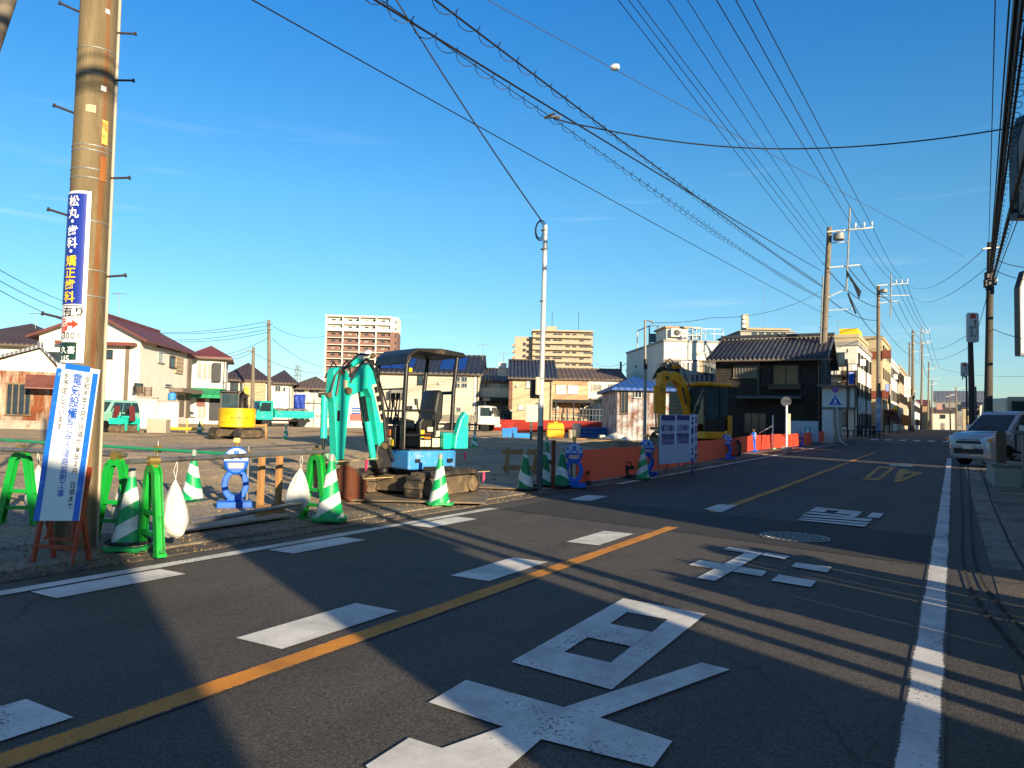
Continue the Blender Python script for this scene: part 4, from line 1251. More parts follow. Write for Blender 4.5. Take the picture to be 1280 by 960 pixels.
# grey mesh fence behind it
f = Front('mesh_fence', 'grey wire fence with many posts behind the dull red netting', 'fence', 608, 770, 61.5)
mb = MB()
for k in range(40):
    x = f.x0 + (f.x1 - f.x0) * k / 39
    mb.bx(x - .02, x + .02, 0, .04, 0.9, 2.0)
for z in (1.0, 1.5, 1.98): mb.bx(f.x0, f.x1, .041, .07, z, z + .05)
mb.build('mesh', M_FPOST, f.o)
for k in range(9):
    x = f.x0 + (f.x1 - f.x0) * k / 8
    mb = MB(); mb.bx(x - .05, x + .05, .071, .17, 0, 2.05); mb.build('post', M_DARK, f.o)
f = Front('carport', 'long thin dark carport roof in front of the beige houses', 'carport', 603, 742, 62.5)
zt = f.loc(670, 501)[1]
mb = MB(); mb.bx(f.x0, f.x1, 0, 4, zt - .1, zt + .16); mb.build('canopy', M_DARK, f.o)
for k in range(7):
    x = f.x0 + .2 + (f.x1 - f.x0 - .4) * k / 6
    mb = MB(); mb.bx(x - .06, x + .06, .1, .22, 0, zt - .1); mb.build('post', M_DARK, f.o)

# white site hoarding left of the teal digger
f = Front('site_hoarding', 'run of white hoarding panels between the teal lorry and the teal digger', 'hoarding', 366, 412, 60)
zt = f.loc(390, 491)[1]
for k in range(6):
    xa = f.x0 + (f.x1 - f.x0) * k / 6; xb = f.x0 + (f.x1 - f.x0) * (k + 1) / 6
    mb = MB(); mb.bx(xa + .02, xb - .02, 0, .05, 0, zt); mb.build('panel', W_WHITE, f.o)
mb = MB()
for k in range(4):
    x = f.x0 + (f.x1 - f.x0) * (k + .3) / 4
    mb.tube([(x, -.06, 0), (x, -.06, zt + .1)], .03, 6)
mb.tube([(f.x0, -.1, 1.0), (f.x1, -.1, 1.0)], .03, 6); mb.tube([(f.x0, -.1, 2.0), (f.x1, -.1, 2.0)], .03, 6)
mb.build('scaffold_tube', M_STEEL, f.o)
f2 = Front('tarpaulin', 'dark blue tarpaulin hung on the white hoarding behind the lorry', 'tarpaulin', 367, 381, 59.7)
z0, z1 = f2.loc(374, 513)[1], f2.loc(374, 493)[1]
mb = MB(); vs_ = []
for i in range(9):
    for j in range(5):
        vs_.append((f2.x0 + (f2.x1 - f2.x0) * i / 8, .05 * math.sin(i * 1.7 + j), z0 + (z1 - z0) * j / 4))
mb.add(vs_, [(i * 5 + j, (i + 1) * 5 + j, (i + 1) * 5 + j + 1, i * 5 + j + 1) for i in range(8) for j in range(4)])
n = mb.build('cloth', mat('blue_tarpaulin', '#1d3fa0', 0.6, 0, 0.2, 2), f2.o, smooth=True); n.modifiers.new('solid', 'SOLIDIFY').thickness = .02
f = Front('site_hoarding', 'white hoarding with printed notices above a red striped lower half, behind the teal boom', 'hoarding', 418, 470, 61)
zt = f.loc(440, 490)[1]
mb = MB(); mb.bx(f.x0, f.x1, 0, .05, 0, zt + 0.6); mb.build('panel', W_CREAM, f.o)
for (a, b) in ((438, 452), (454, 468)):
    x0, z1 = f.loc(a, 508); x1, z0 = f.loc(b, 518); zr = f.loc(b, 526)[1]
    mb = MB(); mb.bx(x0, x1, -.05, -.005, z0 + .01, z1); nt_ = mb.build('notice', W_WHITE, f.o)
    mb = MB()
    for r_ in range(3): mb.bx(x0 + .12, x1 - .12, -.062, -.051, z1 - .22 - r_ * .2, z1 - .1 - r_ * .2)
    mb.build('lettering', mat('blue_ink', '#35549c', 0.6), nt_)
    mb = MB(); mb.bx(x0, x1, -.05, -.005, zr, z0); mb.build('red_panel', mat('faded_red_panel', '#c8625a', 0.6, 0, 0.15, 3), f.o)
# ------------------------------------------------------------------ near left: utility pole with advertisement
def zat(p, px, py):
    """height at which the ray through a photo point passes over the spot p"""
    d = ray(px, py)
    return EYE + d.z * math.hypot(p.x, p.y) / math.hypot(d.x, d.y)

M_POLE = mat('weathered_concrete_pole', '#7d6d50', 0.9, 0, 0.22, 3.5, 0.5, 90, '#5d4529', 0.42, 1.6, stretch=(1.2, 1.2, 0.22))
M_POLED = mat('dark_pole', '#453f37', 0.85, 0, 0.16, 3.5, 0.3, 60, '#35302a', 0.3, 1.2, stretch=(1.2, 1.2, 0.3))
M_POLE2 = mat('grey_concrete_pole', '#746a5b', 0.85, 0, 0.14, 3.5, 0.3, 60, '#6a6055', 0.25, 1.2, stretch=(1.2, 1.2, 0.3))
M_BOLT = mat('dark_iron_bolt', '#2f2422', .7, .2, .2, 9)
M_RUSTY = mat('rusty_iron', '#6b3a22', 0.8, 0.2, 0.3, 12, 0.4, 60, '#a9562a', 0.4, 6)
M_RUSTSTREAK = mat('rust_streak', '#a0682f', 0.85, 0, 0.3, 6, dirt='#8b4c1f', dirt_amt=0.5, dirt_scale=3, stretch=(1, 1, .2))
M_WHITE = mat('white_enamel', '#e6e6e2', 0.4, 0, 0.03, 4)
M_NAVYSIGN = mat('navy_sign_face', '#1b3192', 0.4, 0, 0.06, 3)
M_GREENSIGN = mat('dark_green_plate', '#16382f', 0.45, 0, 0.1, 4)
M_LETW = mat('white_lettering', '#f0f0ec', 0.5, 0, 0.03)
M_LETY = mat('yellow_lettering', '#f3c81c', 0.5, 0, 0.03)
M_LETK = mat('black_lettering', '#17171c', 0.5, 0, 0.05)
M_LETR = mat('red_lettering', '#dd3a1e', 0.5, 0, 0.05)
M_LETB = mat('blue_lettering', '#1f62c4', 0.5, 0, 0.05)

p = gp(91, 684, 0.03)
# rust run-off down one side of the concrete, ragged, stronger below the old fittings
def stain(m, a0, half):
    nt = m.node_tree; L = nt.links; b = nt.nodes['Principled BSDF']
    src = b.inputs['Base Color'].links[0].from_socket
    tcn = N(nt, 'ShaderNodeTexCoord'); sep = N(nt, 'ShaderNodeSeparateXYZ'); L.new(tcn.outputs['Object'], sep.inputs[0])
    at = N(nt, 'ShaderNodeMath', operation='ARCTAN2'); L.new(sep.outputs[1], at.inputs[0]); L.new(sep.outputs[0], at.inputs[1])
    sb_ = N(nt, 'ShaderNodeMath', operation='SUBTRACT'); L.new(at.outputs[0], sb_.inputs[0]); sb_.inputs[1].default_value = a0
    ab = N(nt, 'ShaderNodeMath', operation='ABSOLUTE'); L.new(sb_.outputs[0], ab.inputs[0])
    mpn = N(nt, 'ShaderNodeMapping'); mpn.inputs['Scale'].default_value = (9, 9, .8); L.new(tcn.outputs['Object'], mpn.inputs[0])
    nn = N(nt, 'ShaderNodeTexNoise'); nn.inputs['Scale'].default_value = 2.2; nn.inputs['Detail'].default_value = 8; L.new(mpn.outputs[0], nn.inputs['Vector'])
    ma = N(nt, 'ShaderNodeMath', operation='MULTIPLY_ADD'); L.new(nn.outputs[0], ma.inputs[0]); ma.inputs[1].default_value = half * 2.4; L.new(ab.outputs[0], ma.inputs[2])
    r_ = N(nt, 'ShaderNodeMapRange'); r_.inputs['From Min'].default_value = half * 1.0; r_.inputs['From Max'].default_value = half * 2.6; r_.inputs['To Min'].default_value = .8; r_.inputs['To Max'].default_value = 0
    L.new(ma.outputs[0], r_.inputs['Value'])
    mxn = N(nt, 'ShaderNodeMixRGB'); mxn.inputs['Color2'].default_value = (*lin('#8a4d1c'), 1); L.new(r_.outputs[0], mxn.inputs['Fac']); L.new(src, mxn.inputs['Color1'])
    n2 = N(nt, 'ShaderNodeTexNoise'); n2.inputs['Scale'].default_value = 1.1; n2.inputs['Detail'].default_value = 7; L.new(mpn.outputs[0], n2.inputs['Vector'])
    r2 = N(nt, 'ShaderNodeMapRange'); r2.inputs['From Min'].default_value = .35; r2.inputs['From Max'].default_value = .65; r2.inputs['To Min'].default_value = .72; r2.inputs['To Max'].default_value = 1.15; L.new(n2.outputs[0], r2.inputs['Value'])
    s_ = N(nt, 'ShaderNodeVectorMath', operation='SCALE'); L.new(mxn.outputs[0], s_.inputs[0]); L.new(r2.outputs[0], s_.inputs['Scale'])
    L.new(s_.outputs[0], b.inputs['Base Color'])
stain(M_POLE, math.atan2(-p.y, -p.x) + .56, .16)
POLE = p
RB = 0.178
pole = thing('utility_pole', 'big brown concrete utility pole with a blue dental advertisement wrapped round it', 'utility pole', p)
psi = math.atan2(-p.y, -p.x)          # towards the camera
def rad_at(z): return RB - 0.0068 * z * 0.55
mb = MB(); mb.lathe([(rad_at(z), z) for z in (-0.3, 0, 1, 2, 3, 4, 5, 6, 7, 8, 9.5, 11.5)], 40); mb.build('shaft', M_POLE, pole, smooth=True)
def cyl_pt(s, z, off=0.0):
    r = rad_at(z) + off
    a = psi + s / 0.17
    return (r * math.cos(a), r * math.sin(a), z)
def wrap(mb, s0, s1, z0, z1, off, n=14, mi=0):
    vs_ = []
    for j, z in enumerate((z0, z1)):
        for i in range(n + 1):
            vs_.append(cyl_pt(s0 + (s1 - s0) * i / n, z, off))
    m_ = n + 1
    mb.add(vs_, [(i, i + 1, m_ + i + 1, m_ + i) for i in range(n)], mi)
def wrap_text(src):
    """bend flat lettering (u right, v up) round the pole, cutting it into narrow slices first"""
    me = bpy.data.meshes.new('tmp'); me.from_pydata(src.v, [], src.f)
    bm = bmesh.new(); bm.from_mesh(me); bpy.data.meshes.remove(me)
    us = [v.co.x for v in bm.verts]
    u = min(us)
    while u < max(us):
        u += 0.014
        bmesh.ops.bisect_plane(bm, geom=bm.verts[:] + bm.edges[:] + bm.faces[:], plane_co=(u, 0, 0), plane_no=(1, 0, 0))
    bm.verts.ensure_lookup_table(); bm.verts.index_update()
    out = MB()
    out.add([cyl_pt(v.co.x, v.co.z, src.off) for v in bm.verts], [tuple(v.index for v in f.verts) for f in bm.faces])
    bm.free()
    return out
SC = -0.155                                   # centre of the sign, left of the side that faces the camera
zT, zB = zat(p, 112, 249), zat(p, 92, 456)
mb = MB(); wrap(mb, SC - .19, SC + .168, zB - .02, zT, 0.006, 24); sp = mb.build('advertisement', M_WHITE, pole, smooth=True)
zU = zat(p, 100, 387)
mb = MB(); wrap(mb, SC - .16, SC + .135, zU, zT - .025, 0.009, 22); mb.build('advertisement_field', M_NAVYSIGN, sp, smooth=True)
def lettering(txt, m, u, ztop, size, step=None, name='lettering', vertical=True, parent=sp, bold=0.02, off=0.012, wide=1.0):
    mb = MB(); write(mb, txt, u, ztop, size, vertical, 0, step, bold, wide); mb.off = off
    return wrap_text(mb).build(name, m, parent, fix=False)
nchar = 10.0
cell = (zT - zU - .04) / 9.3
x_ = SC - .035
z_ = zT - .045
for ch, m in zip('松丸・歯科・矯正歯科', [M_LETW] * 6 + [M_LETY] * 4):
    if ch == '・':
        lettering(ch, m, x_, z_ + cell * .3, cell * .98, bold=0.04); z_ -= cell * .52
    else:
        lettering(ch, m, x_, z_, cell * .98, bold=0.018, wide=1.05); z_ -= cell * 1.02
zb1 = zat(p, 95, 402)
mb = MB(); wrap(mb, SC - .05, SC + .135, zb1, zU - .012, 0.0085, 16); mb.build('frame', M_LETK, sp)
mb = MB(); wrap(mb, SC - .042, SC + .127, zb1 + .008, zU - .020, 0.0105, 16); mb.build('frame_field', M_WHITE, sp)
lettering('有り', M_LETK, SC - .03, zU - .026, (zU - zb1) * .74, vertical=False, off=0.013, wide=1.15)
zb2 = zat(p, 95, 419)
lettering('元自', M_LETR, SC - .055, zb1 - .015, .068, step=.07)
mb = MB()
mb.prism([(SC - .01, zb2), (SC + .02, zb2), (SC + .02, zb1 - .055), (SC + .065, zb1 - .055), (SC + .065, zb1 - .03), (SC + .12, zb1 - .07), (SC + .065, zb1 - .11), (SC + .065, zb1 - .085), (SC + .0, zb1 - .085)], 0, 0)
ar = MB(); ar.add([(v[0], 0, v[2]) for v in mb.v[:9]], [tuple(range(9))]); ar.off = .012
wrap_text(ar).build('arrow', M_LETR, sp, fix=False)
zb3 = zat(p, 95, 432)
lettering('-3001', M_LETK, SC - .06, zb2 - .012, .085, vertical=False, bold=0.0, wide=.95)
mb = MB(); wrap(mb, SC - .16, SC + .11, zB + .005, zb3 - .012, 0.009, 18); gp_ = mb.build('number_plate', M_GREENSIGN, sp)
lettering('久喜', M_LETW, SC - .04, zb3 - .05, .07, vertical=False, off=0.013)
lettering('115', M_LETW, SC - .04, zb3 - .13, .075, vertical=False, off=0.013)
for py in (71, 103, 192, 198, 221, 232, 285, 345, 377, 468):
    z = zat(p, 118, py)
    mb = MB(); mb.lathe([(rad_at(z) + .001, z - .007), (rad_at(z) + .004, z - .004), (rad_at(z) + .004, z + .004), (rad_at(z) + .001, z + .007)], 36); mb.build('steel_band', M_STEEL, pole)
for i, (px, py) in enumerate(((90, 14), (160, 46), (160, 105), (80, 140), (152, 226), (68, 268), (146, 348), (58, 397))):
    left = px < 110
    z = zat(p, px, py)
    a = psi + (-1.45 if left else 1.45)
    r0 = rad_at(z) - .02
    mb = MB(); q0 = (r0 * math.cos(a), r0 * math.sin(a), z - .03); q1 = ((r0 + .17) * math.cos(a), (r0 + .17) * math.sin(a), z)
    mb.tube([q0, q1], 0.011, 8); d = Vector(q1) - Vector(q0); d.normalize(); mb.tube([q1, tuple(Vector(q1) + d * .02)], 0.02, 8)
    mb.build('step_bolt', M_BOLT, pole)
mb = MB()
pts = [cyl_pt(.255, z, .014) for z in (0.0, 2, 4, 6, 8, 10.5)]
mb.tube(pts, .014, 8); mb.build('conduit', mat('white_conduit', '#a89f8a', 0.5, 0, 0.06), pole, smooth=True)
for (py, m, w, h_, s) in ((26, M_WHITE, .04, .04, .06), (122, M_WHITE, .05, .05, .05), (150, mat('faded_label', '#b7a582', 0.7, 0, 0.25, 30), .085, .07, -.07)):
    z = zat(p, 130, py)
    mb = MB(); wrap(mb, s, s + w, z - h_ / 2, z + h_ / 2, .004, 6); mb.build('number_disc', m, pole)
z0, z1 = zat(p, 127, 282), zat(p, 127, 158)
for (za, zb_, m) in ((zat(p, 128, 190), zat(p, 128, 160), mat('yellowed_plate', '#d9b45b', 0.6, 0, 0.2, 8, dirt='#a4521c', dirt_amt=.4, dirt_scale=9)), (zat(p, 128, 236), zat(p, 128, 206), M_RUSTSTREAK)):
    mb = MB(); wrap(mb, .075, .135, za, zb_, .007, 8); mb.build('rusted_plate', m, pole)

# leaning prop whose upper end crosses the corner of the picture
a = ph(-40, 150, 3.6); b = ph(20, -30, 4.9)
d = (b - a).normalized()
foot = a - d * ((a.z - 0.05) / d.z)
pr = thing('brace_pole', 'thin leaning prop pole crossing the top left corner', 'pole', (foot.x, foot.y, foot.z))
mb = MB(); mb.tube([(0, 0, 0), tuple((b - foot) * 1.35)], 0.06, 12); mb.build('shaft', M_POLE2, pr, smooth=True)

# ------------------------------------------------------------------ standing construction notice
M_BLUEB = mat('bright_blue_border', '#1c6fd6', 0.45, 0, 0.06, 5, dirt='#7fb2ee', dirt_amt=.1, dirt_scale=14)
M_ORSTEEL = mat('orange_painted_steel', '#a8452a', 0.55, 0.1, 0.15, 8, dirt='#6d6a66', dirt_amt=.25, dirt_scale=9)
fl, fr = gp(40, 702, .03), gp(90, 706, .03)
mid = (fl + fr) / 2
nb = thing('notice_board', 'tall white notice board with blue borders standing on an orange frame against the big pole', 'notice board', mid, math.atan2(fr.y - fl.y, fr.x - fl.x))
wfeet = (fr - fl).length
# tilt the board back so that its top meets the pole, and a little sideways
dist_foot = math.hypot(mid.x, mid.y)
zt_ = zat(mid, 96, 457)
Mz = Matrix.Rotation(-math.atan2(fr.y - fl.y, fr.x - fl.x), 3, 'Z')
lean_back = 0.10
def NBp(px, py, yb):
    o = Mz @ (Vector((0, 0, EYE)) - mid); d = Mz @ ray(px, py)
    # plane tilted back: y = yb + k * z
    k = lean_back / 1.75
    t = (yb + k * o.z - o.y) / (d.y - k * d.z)
    return o + d * t
TL, TR, BL, BR = NBp(72, 454, 0), NBp(124, 462, 0), NBp(42, 651, 0), NBp(98, 651, 0)
def nbq(mb, u0, u1, v0, v1, off, mi=0):
    nrm = (TR - TL).cross(BL - TL).normalized()
    if nrm.y > 0: nrm = -nrm
    def P(u, v):
        return (TL + (TR - TL) * u) * (1 - v) + (BL + (BR - BL) * u) * v + nrm * off
    mb.quad(P(u0, v0), P(u1, v0), P(u1, v1), P(u0, v1), mi)
nrm = (TR - TL).cross(BL - TL).normalized()
if nrm.y > 0: nrm = -nrm
mb = MB()
c8 = [TL, TR, BR, BL]
mb.add([q for q in c8] + [q - nrm * .012 for q in c8], [(0, 1, 2, 3), (7, 6, 5, 4), (0, 4, 5, 1), (1, 5, 6, 2), (2, 6, 7, 3), (3, 7, 4, 0)])
bd = mb.build('board', mat('white_board', '#e8e9e8', 0.5, 0, 0.03, 3), nb)
mb = MB(); nbq(mb, 0, .13, .03, 1.0, .003); nbq(mb, .87, 1.0, .03, 1.0, .003); nbq(mb, .2, .8, -.01, .028, .003); mb.build('border', M_BLUEB, bd)
def nbtext(txt, m, u, v, size, step, bold, name='lettering'):
    src = MB(); write(src, txt, 0, 0, size, True, 0, step, bold)
    W_, H_ = (TR - TL).length, (BL - TL).length
    out = MB(); vs_ = []
    for (x, y, z) in src.v:
        uu, vv_ = u + x / W_, v - z / H_
        vs_.append((TL + (TR - TL) * uu) * (1 - vv_) + (BL + (BR - BL) * uu) * vv_ + nrm * .004)
    out.add(vs_, src.f); out.build(name, m, bd, fix=False)
nbtext('令和8年2月7日頃から', M_LETK, .70, .055, .060, .060, .004)
nbtext('8年2月 日頃まで', M_LETK, .70, .52, .060, .060, .004)
nbtext('電気設備', M_LETB, .41, .045, .104, .098, .012)
nbtext('埋設に伴う道路掘削工事', M_LETB, .44, .285, .070, .068, .008)
nbtext('を予定しています', M_LETK, .20, .05, .062, .062, .004)
mb = MB()
for q0, qb, q1 in ((TL * .35 + BL * .65, BL + (BR - BL) * .06, Vector((-wfeet / 2 + .01, 0, 0))), (TR * .35 + BR * .65, BL + (BR - BL) * .94, Vector((wfeet / 2 - .01, 0, 0)))):
    mb.bar(q0 - nrm * .045, qb - nrm * .045, .03, .03); mb.bar(qb - nrm * .045, q1, .03, .03)
mb.bar((-wfeet / 2, 0.02, .13), (wfeet / 2, 0.02, .13), .03, .03)
mb.bar((-wfeet / 2 + .07, 0.06, .18), (-wfeet / 2 + .1, .12, .45), .02, .02); mb.bar((wfeet / 2 - .07, 0.06, .18), (wfeet / 2 - .1, .12, .45), .02, .02)
mb.bar((-wfeet / 2 + .06, 0.05, .19), (wfeet / 2 - .06, .05, .19), .02, .02)
mb.build('stand', M_ORSTEEL, nb)
for s_ in (-1, 1):
    mb = MB(); mb.bar((s_ * (wfeet / 2 - .02), .08, .5), (s_ * (wfeet / 2 - .02), .2, 0), .03, .03); mb.build('rear_leg', M_ORSTEEL, nb)

# ------------------------------------------------------------------ cones
def cone_mat(name, green, flip=1, period=0.27, lo=0.5, phase=0.0):
    m = bpy.data.materials.new(name); m.use_nodes = True
    nt = m.node_tree; L = nt.links; b = nt.nodes['Principled BSDF']; b.inputs['Roughness'].default_value = 0.45
    tcn = N(nt, 'ShaderNodeTexCoord'); sep = N(nt, 'ShaderNodeSeparateXYZ'); L.new(tcn.outputs['Object'], sep.inputs[0])
    a = N(nt, 'ShaderNodeMath', operation='MULTIPLY_ADD'); a.inputs[1].default_value = -0.62 * flip; L.new(sep.outputs[0], a.inputs[0]); L.new(sep.outputs[2], a.inputs[2])
    d = N(nt, 'ShaderNodeMath', operation='MULTIPLY_ADD'); d.inputs[1].default_value = 1 / period; d.inputs[2].default_value = 8 + phase; L.new(a.outputs[0], d.inputs[0])
    f = N(nt, 'ShaderNodeMath', operation='FRACT'); L.new(d.outputs[0], f.inputs[0])
    g = N(nt, 'ShaderNodeMath', operation='GREATER_THAN'); g.inputs[1].default_value = lo; L.new(f.outputs[0], g.inputs[0])
    top = N(nt, 'ShaderNodeMath', operation='LESS_THAN'); top.inputs[1].default_value = 0.64; L.new(sep.outputs[2], top.inputs[0])
    mu = N(nt, 'ShaderNodeMath', operation='MULTIPLY'); L.new(g.outputs[0], mu.inputs[0]); L.new(top.outputs[0], mu.inputs[1])
    nz_ = N(nt, 'ShaderNodeTexNoise'); nz_.inputs['Scale'].default_value = 14; nz_.inputs['Detail'].default_value = 6; L.new(tcn.outputs['Object'], nz_.inputs['Vector'])
    mxn = N(nt, 'ShaderNodeMixRGB'); mxn.inputs['Color1'].default_value = (*lin(green), 1); mxn.inputs['Color2'].default_value = (*lin('#dcdfda'), 1); L.new(mu.outputs[0], mxn.inputs['Fac'])
    r_ = N(nt, 'ShaderNodeMapRange'); r_.inputs['From Min'].default_value = .35; r_.inputs['From Max'].default_value = .7; r_.inputs['To Min'].default_value = 1.05; r_.inputs['To Max'].default_value = .75; L.new(nz_.outputs[0], r_.inputs['Value'])
    s_ = N(nt, 'ShaderNodeVectorMath', operation='SCALE'); L.new(mxn.outputs[0], s_.inputs[0]); L.new(r_.outputs[0], s_.inputs['Scale'])
    L.new(s_.outputs[0], b.inputs['Base Color'])
    return m
G_CONE = cone_mat('striped_cone_green', '#0fa35c')
G_CONE2 = cone_mat('striped_cone_deep_green', '#0c8148', -1, 0.44, 0.62, 0.25)
G_BASE = mat('cone_base_green', '#0c9a4c', 0.5, 0, 0.15, 6, dirt='#3b7a55', dirt_amt=.3, dirt_scale=9)
G_BLACK = mat('black_rubber', '#1d1d1f', 0.8, 0, 0.2, 8, dirt='#4a463f', dirt_amt=.3, dirt_scale=6)
G_CAP = mat('greyish_cap', '#8f9a92', 0.3, 0, 0.1)
def make_cone(label, m, base_m, cap=True):
    t = thing('traffic_cone', label, 'traffic cone', (0, 0, 0), 0, 'striped traffic cones round the site')
    mb = MB(); mb.lathe([(.155, .045), (.15, .06), (.028, .68), (.024, .70), (.0001, .702)], 28); mb.build('cone', m, t, smooth=True)
    mb = MB()
    s = .19
    pts = []
    for k in range(8):
        a = math.pi / 8 + k * math.pi / 4
        r_ = s / math.cos(math.pi / 8)
        pts.append((r_ * math.cos(a), r_ * math.sin(a)))
    sq = [(-s, -s * .6), (-s * .6, -s), (s * .6, -s), (s, -s * .6), (s, s * .6), (s * .6, s), (-s * .6, s), (-s, s * .6)]
    mb.prism(sq, 0.012, 0.045, plane='XY')
    for sx in (-1, 1):
        for sy in (-1, 1): mb.bx(sx * .1 - .05, sx * .1 + .05, sy * .13 - .04, sy * .13 + .04, 0, .012)
    mb.build('base', base_m, t, bevel=.006)
    if cap:
        mb = MB(); mb.lathe([(.034, .66), (.034, .73), (.024, .735), (.024, .74)], 14); mb.build('grip_ring', G_CAP, t, smooth=True)
    return t
cone0 = make_cone('large clean green and white cone standing right of the big pole, between two green arches', G_CONE, G_BASE)
c = gp(161, 687, .03); cone0.location = c; cone0.rotation_euler = (0, 0, R(35))
mb = MB()
for k in range(17):
    a = 2 * math.pi * k / 16
    mb.v.append((.185 * math.cos(a), .185 * math.sin(a), .075))
pts = mb.v; mb = MB(); mb.tube(pts, .016, 8); mb.build('rubber_ring', G_BLACK, cone0, smooth=True)
mb = MB(); write(mb, '土木工業株式会社', -.02, .42, .032, True, 0, .033, .02)
# stencilled company name on the flank of the near cone
out = MB(); vs_ = []
for (x, y, z) in mb.v:
    r_ = .15 + (.028 - .15) * (z - .06) / .62 + .003
    a = R(215) + x / r_
    vs_.append((r_ * math.cos(a), r_ * math.sin(a), z))
out.add(vs_, mb.f); out.build('lettering', M_LETK, cone0, fix=False)
G_CONES = 'striped traffic cones round the site'
conedark = make_cone('green cone with one broad white chevron, leftmost of the three by the silver pole', G_CONE2, G_BLACK)
c = gp(656, 613, .03); conedark.location = c
def cone_at(px, py, label, src=None, rz=0.0, sc=1.0):
    return dup(src or cone0_plain, gp(px, py, .03), rz, label, G_CONES, (sc, sc, sc))
cone0_plain = make_cone('cone behind the rail under a green pipe, left of the blue ring barrier', G_CONE, G_BASE)
c = gp(240, 628, .03); cone0_plain.location = c; cone0_plain.rotation_euler = (0, 0, R(200))
cone_at(412, 651, 'cone at the right hand end of the grey rail, beside the digger bucket', rz=R(40), sc=1.08)
cone_at(549, 631, 'cone standing alone at the road edge in front of the teal digger', rz=R(50))
cone_at(680, 608, 'cone just behind the foot of the silver pole', conedark, R(20), 1.02)
cone_at(702, 609, 'cone partly in front of the blue ring barrier by the silver pole', conedark, R(80), 1.02)
cone_at(683, 578, 'small looking cone further back in the gravel, in line with the silver pole', conedark, R(10))
cone_at(593, 559, 'shaded cone on the gravel between the digger and the white lorry', rz=R(200))
cone_at(803, 598, 'cone at the road edge before the orange netting, left of the notice panels', rz=R(20))
cone_at(249, 542, 'all green looking cone far off, left of the yellow compact digger', conedark, R(140), .92)
cone_at(309, 547, 'pale cone far off in front of the yellow compact digger', rz=R(60), sc=.95)
cone_at(357, 550, 'pale cone far off in front of the teal lorry', rz=R(250), sc=.95)
cone_at(908, 556, 'cone behind the netting in front of the old timber house', rz=R(20))
cone_at(965, 562, 'cone with a thin white pole rising through it beside the bus stop', rz=R(0))

# ------------------------------------------------------------------ green arches, rails, sand bags
G_ARCH = mat('green_plastic', '#129a35', 0.4, 0, 0.12, 6, dirt='#0c6b28', dirt_amt=.2, dirt_scale=8)
M_PIPE = mat('galvanised_pipe', '#8f8d88', 0.4, 0.7, 0.15, 8, dirt='#5f574d', dirt_amt=.35, dirt_scale=5)
M_BRASS = mat('zinc_clamp', '#b59a55', 0.4, 0.8, 0.2, 15)
M_GPIPE = mat('green_pipe', '#1f8a5c', 0.5, 0, 0.12, 5, dirt='#336b55', dirt_amt=.3)
M_BAG = mat('white_sandbag_cloth', '#c6c6c0', 0.85, 0, 0.08, 6, 1.0, 16, '#a89c86', 0.16, 4)
def make_arch(label):
    t = thing('arch_barrier', label, 'barrier', (0, 0, 0), 0, 'green plastic arch barriers')
    hw, ht = .21, .76
    mb = MB()
    def path(off):
        pts = [(-hw - off * 0, 0.0)]
        pts = []
        r_ = .085
        for k in range(5): pts.append((-hw + (hw - r_) * k / 4 * 1.0, (ht - .1) * k / 4))
        for k in range(1, 8):
            a = math.pi - math.pi * k / 8
            pts.append((r_ * math.cos(a), ht - .1 + .1 * math.sin(a)))
        for k in range(5): pts.append((r_ + (hw - r_) * k / 4, (ht - .1) * (1 - k / 4)))
        return pts
    P = path(0)
    # channel section: web with two flanges
    for (w, d, yo) in ((.055, .012, 0.0), (.012, .07, -.03), (.012, .07, .03)):
        n = len(P)
        vs_ = []
        for i, (x, z) in enumerate(P):
            a = P[max(0, i - 1)]; b = P[min(n - 1, i + 1)]
            tx, tz = b[0] - a[0], b[1] - a[1]
            l_ = math.hypot(tx, tz); nx, nz_ = -tz / l_, tx / l_
            if d > w: e0, e1, y0, y1 = -.035, .035, yo - w / 2, yo + w / 2
            else: e0, e1, y0, y1 = -.006, .006, -.024, .024
            vs_ += [(x + nx * e0, y0, z + nz_ * e0), (x + nx * e1, y0, z + nz_ * e1), (x + nx * e1, y1, z + nz_ * e1), (x + nx * e0, y1, z + nz_ * e0)]
        fs_ = []
        for i in range(n - 1):
            for k in range(4): fs_.append((i * 4 + k, i * 4 + (k + 1) % 4, (i + 1) * 4 + (k + 1) % 4, (i + 1) * 4 + k))
        fs_ += [(0, 1, 2, 3), ((n - 1) * 4 + 3, (n - 1) * 4 + 2, (n - 1) * 4 + 1, (n - 1) * 4)]
        mb.add(vs_, fs_)
    mb.build('arch', G_ARCH, t)
    mb = MB()
    for z in (.16, .34):
        w = hw * (1 - z / ht * .75)
        mb.bx(-w, w, -.02, .02, z, z + .04)
    for s in (-1, 1): mb.bx(s * hw - .05, s * hw + .05, -.04, .04, 0, .03)
    mb.build('brace', G_ARCH, t)
    mb = MB(); mb.bx(-.03, .03, -.035, .035, ht + .004, ht + .05); mb.tube([(-.05, 0, ht + .03), (-.05, .0, ht + .10)], .01, 6); mb.tube([(0, -.045, ht + .06), (0, .045, ht + .06)], .045, 10)
    mb.build('clamp', M_BRASS, t)
    return t
AX = -6.72
arch0 = make_arch('green arch right of the big pole, on the left of the striped cone')
pA = gp(141, 674, .03); arch0.location = pA; arch0.rotation_euler = (0, 0, R(20))
YA = pA.y
G_A = 'green plastic arch barriers'
pB = gp(187, 692, .03)
YB_ = pB.y; AX = pB.x
archB = dup(arch0, pB, R(-12), 'green arch on the right of the striped cone, with a white sandbag hung beside it', G_A)
pC = gp(393, 650, .03); YC = pC.y
archC = dup(arch0, pC, R(-5), 'green arch at the right hand end of the grey rail, left of a cone', G_A)
pD = gp(22, 655, .03)
archD = dup(arch0, pD, R(25), 'green arch left of the notice board, at the left edge', G_A)
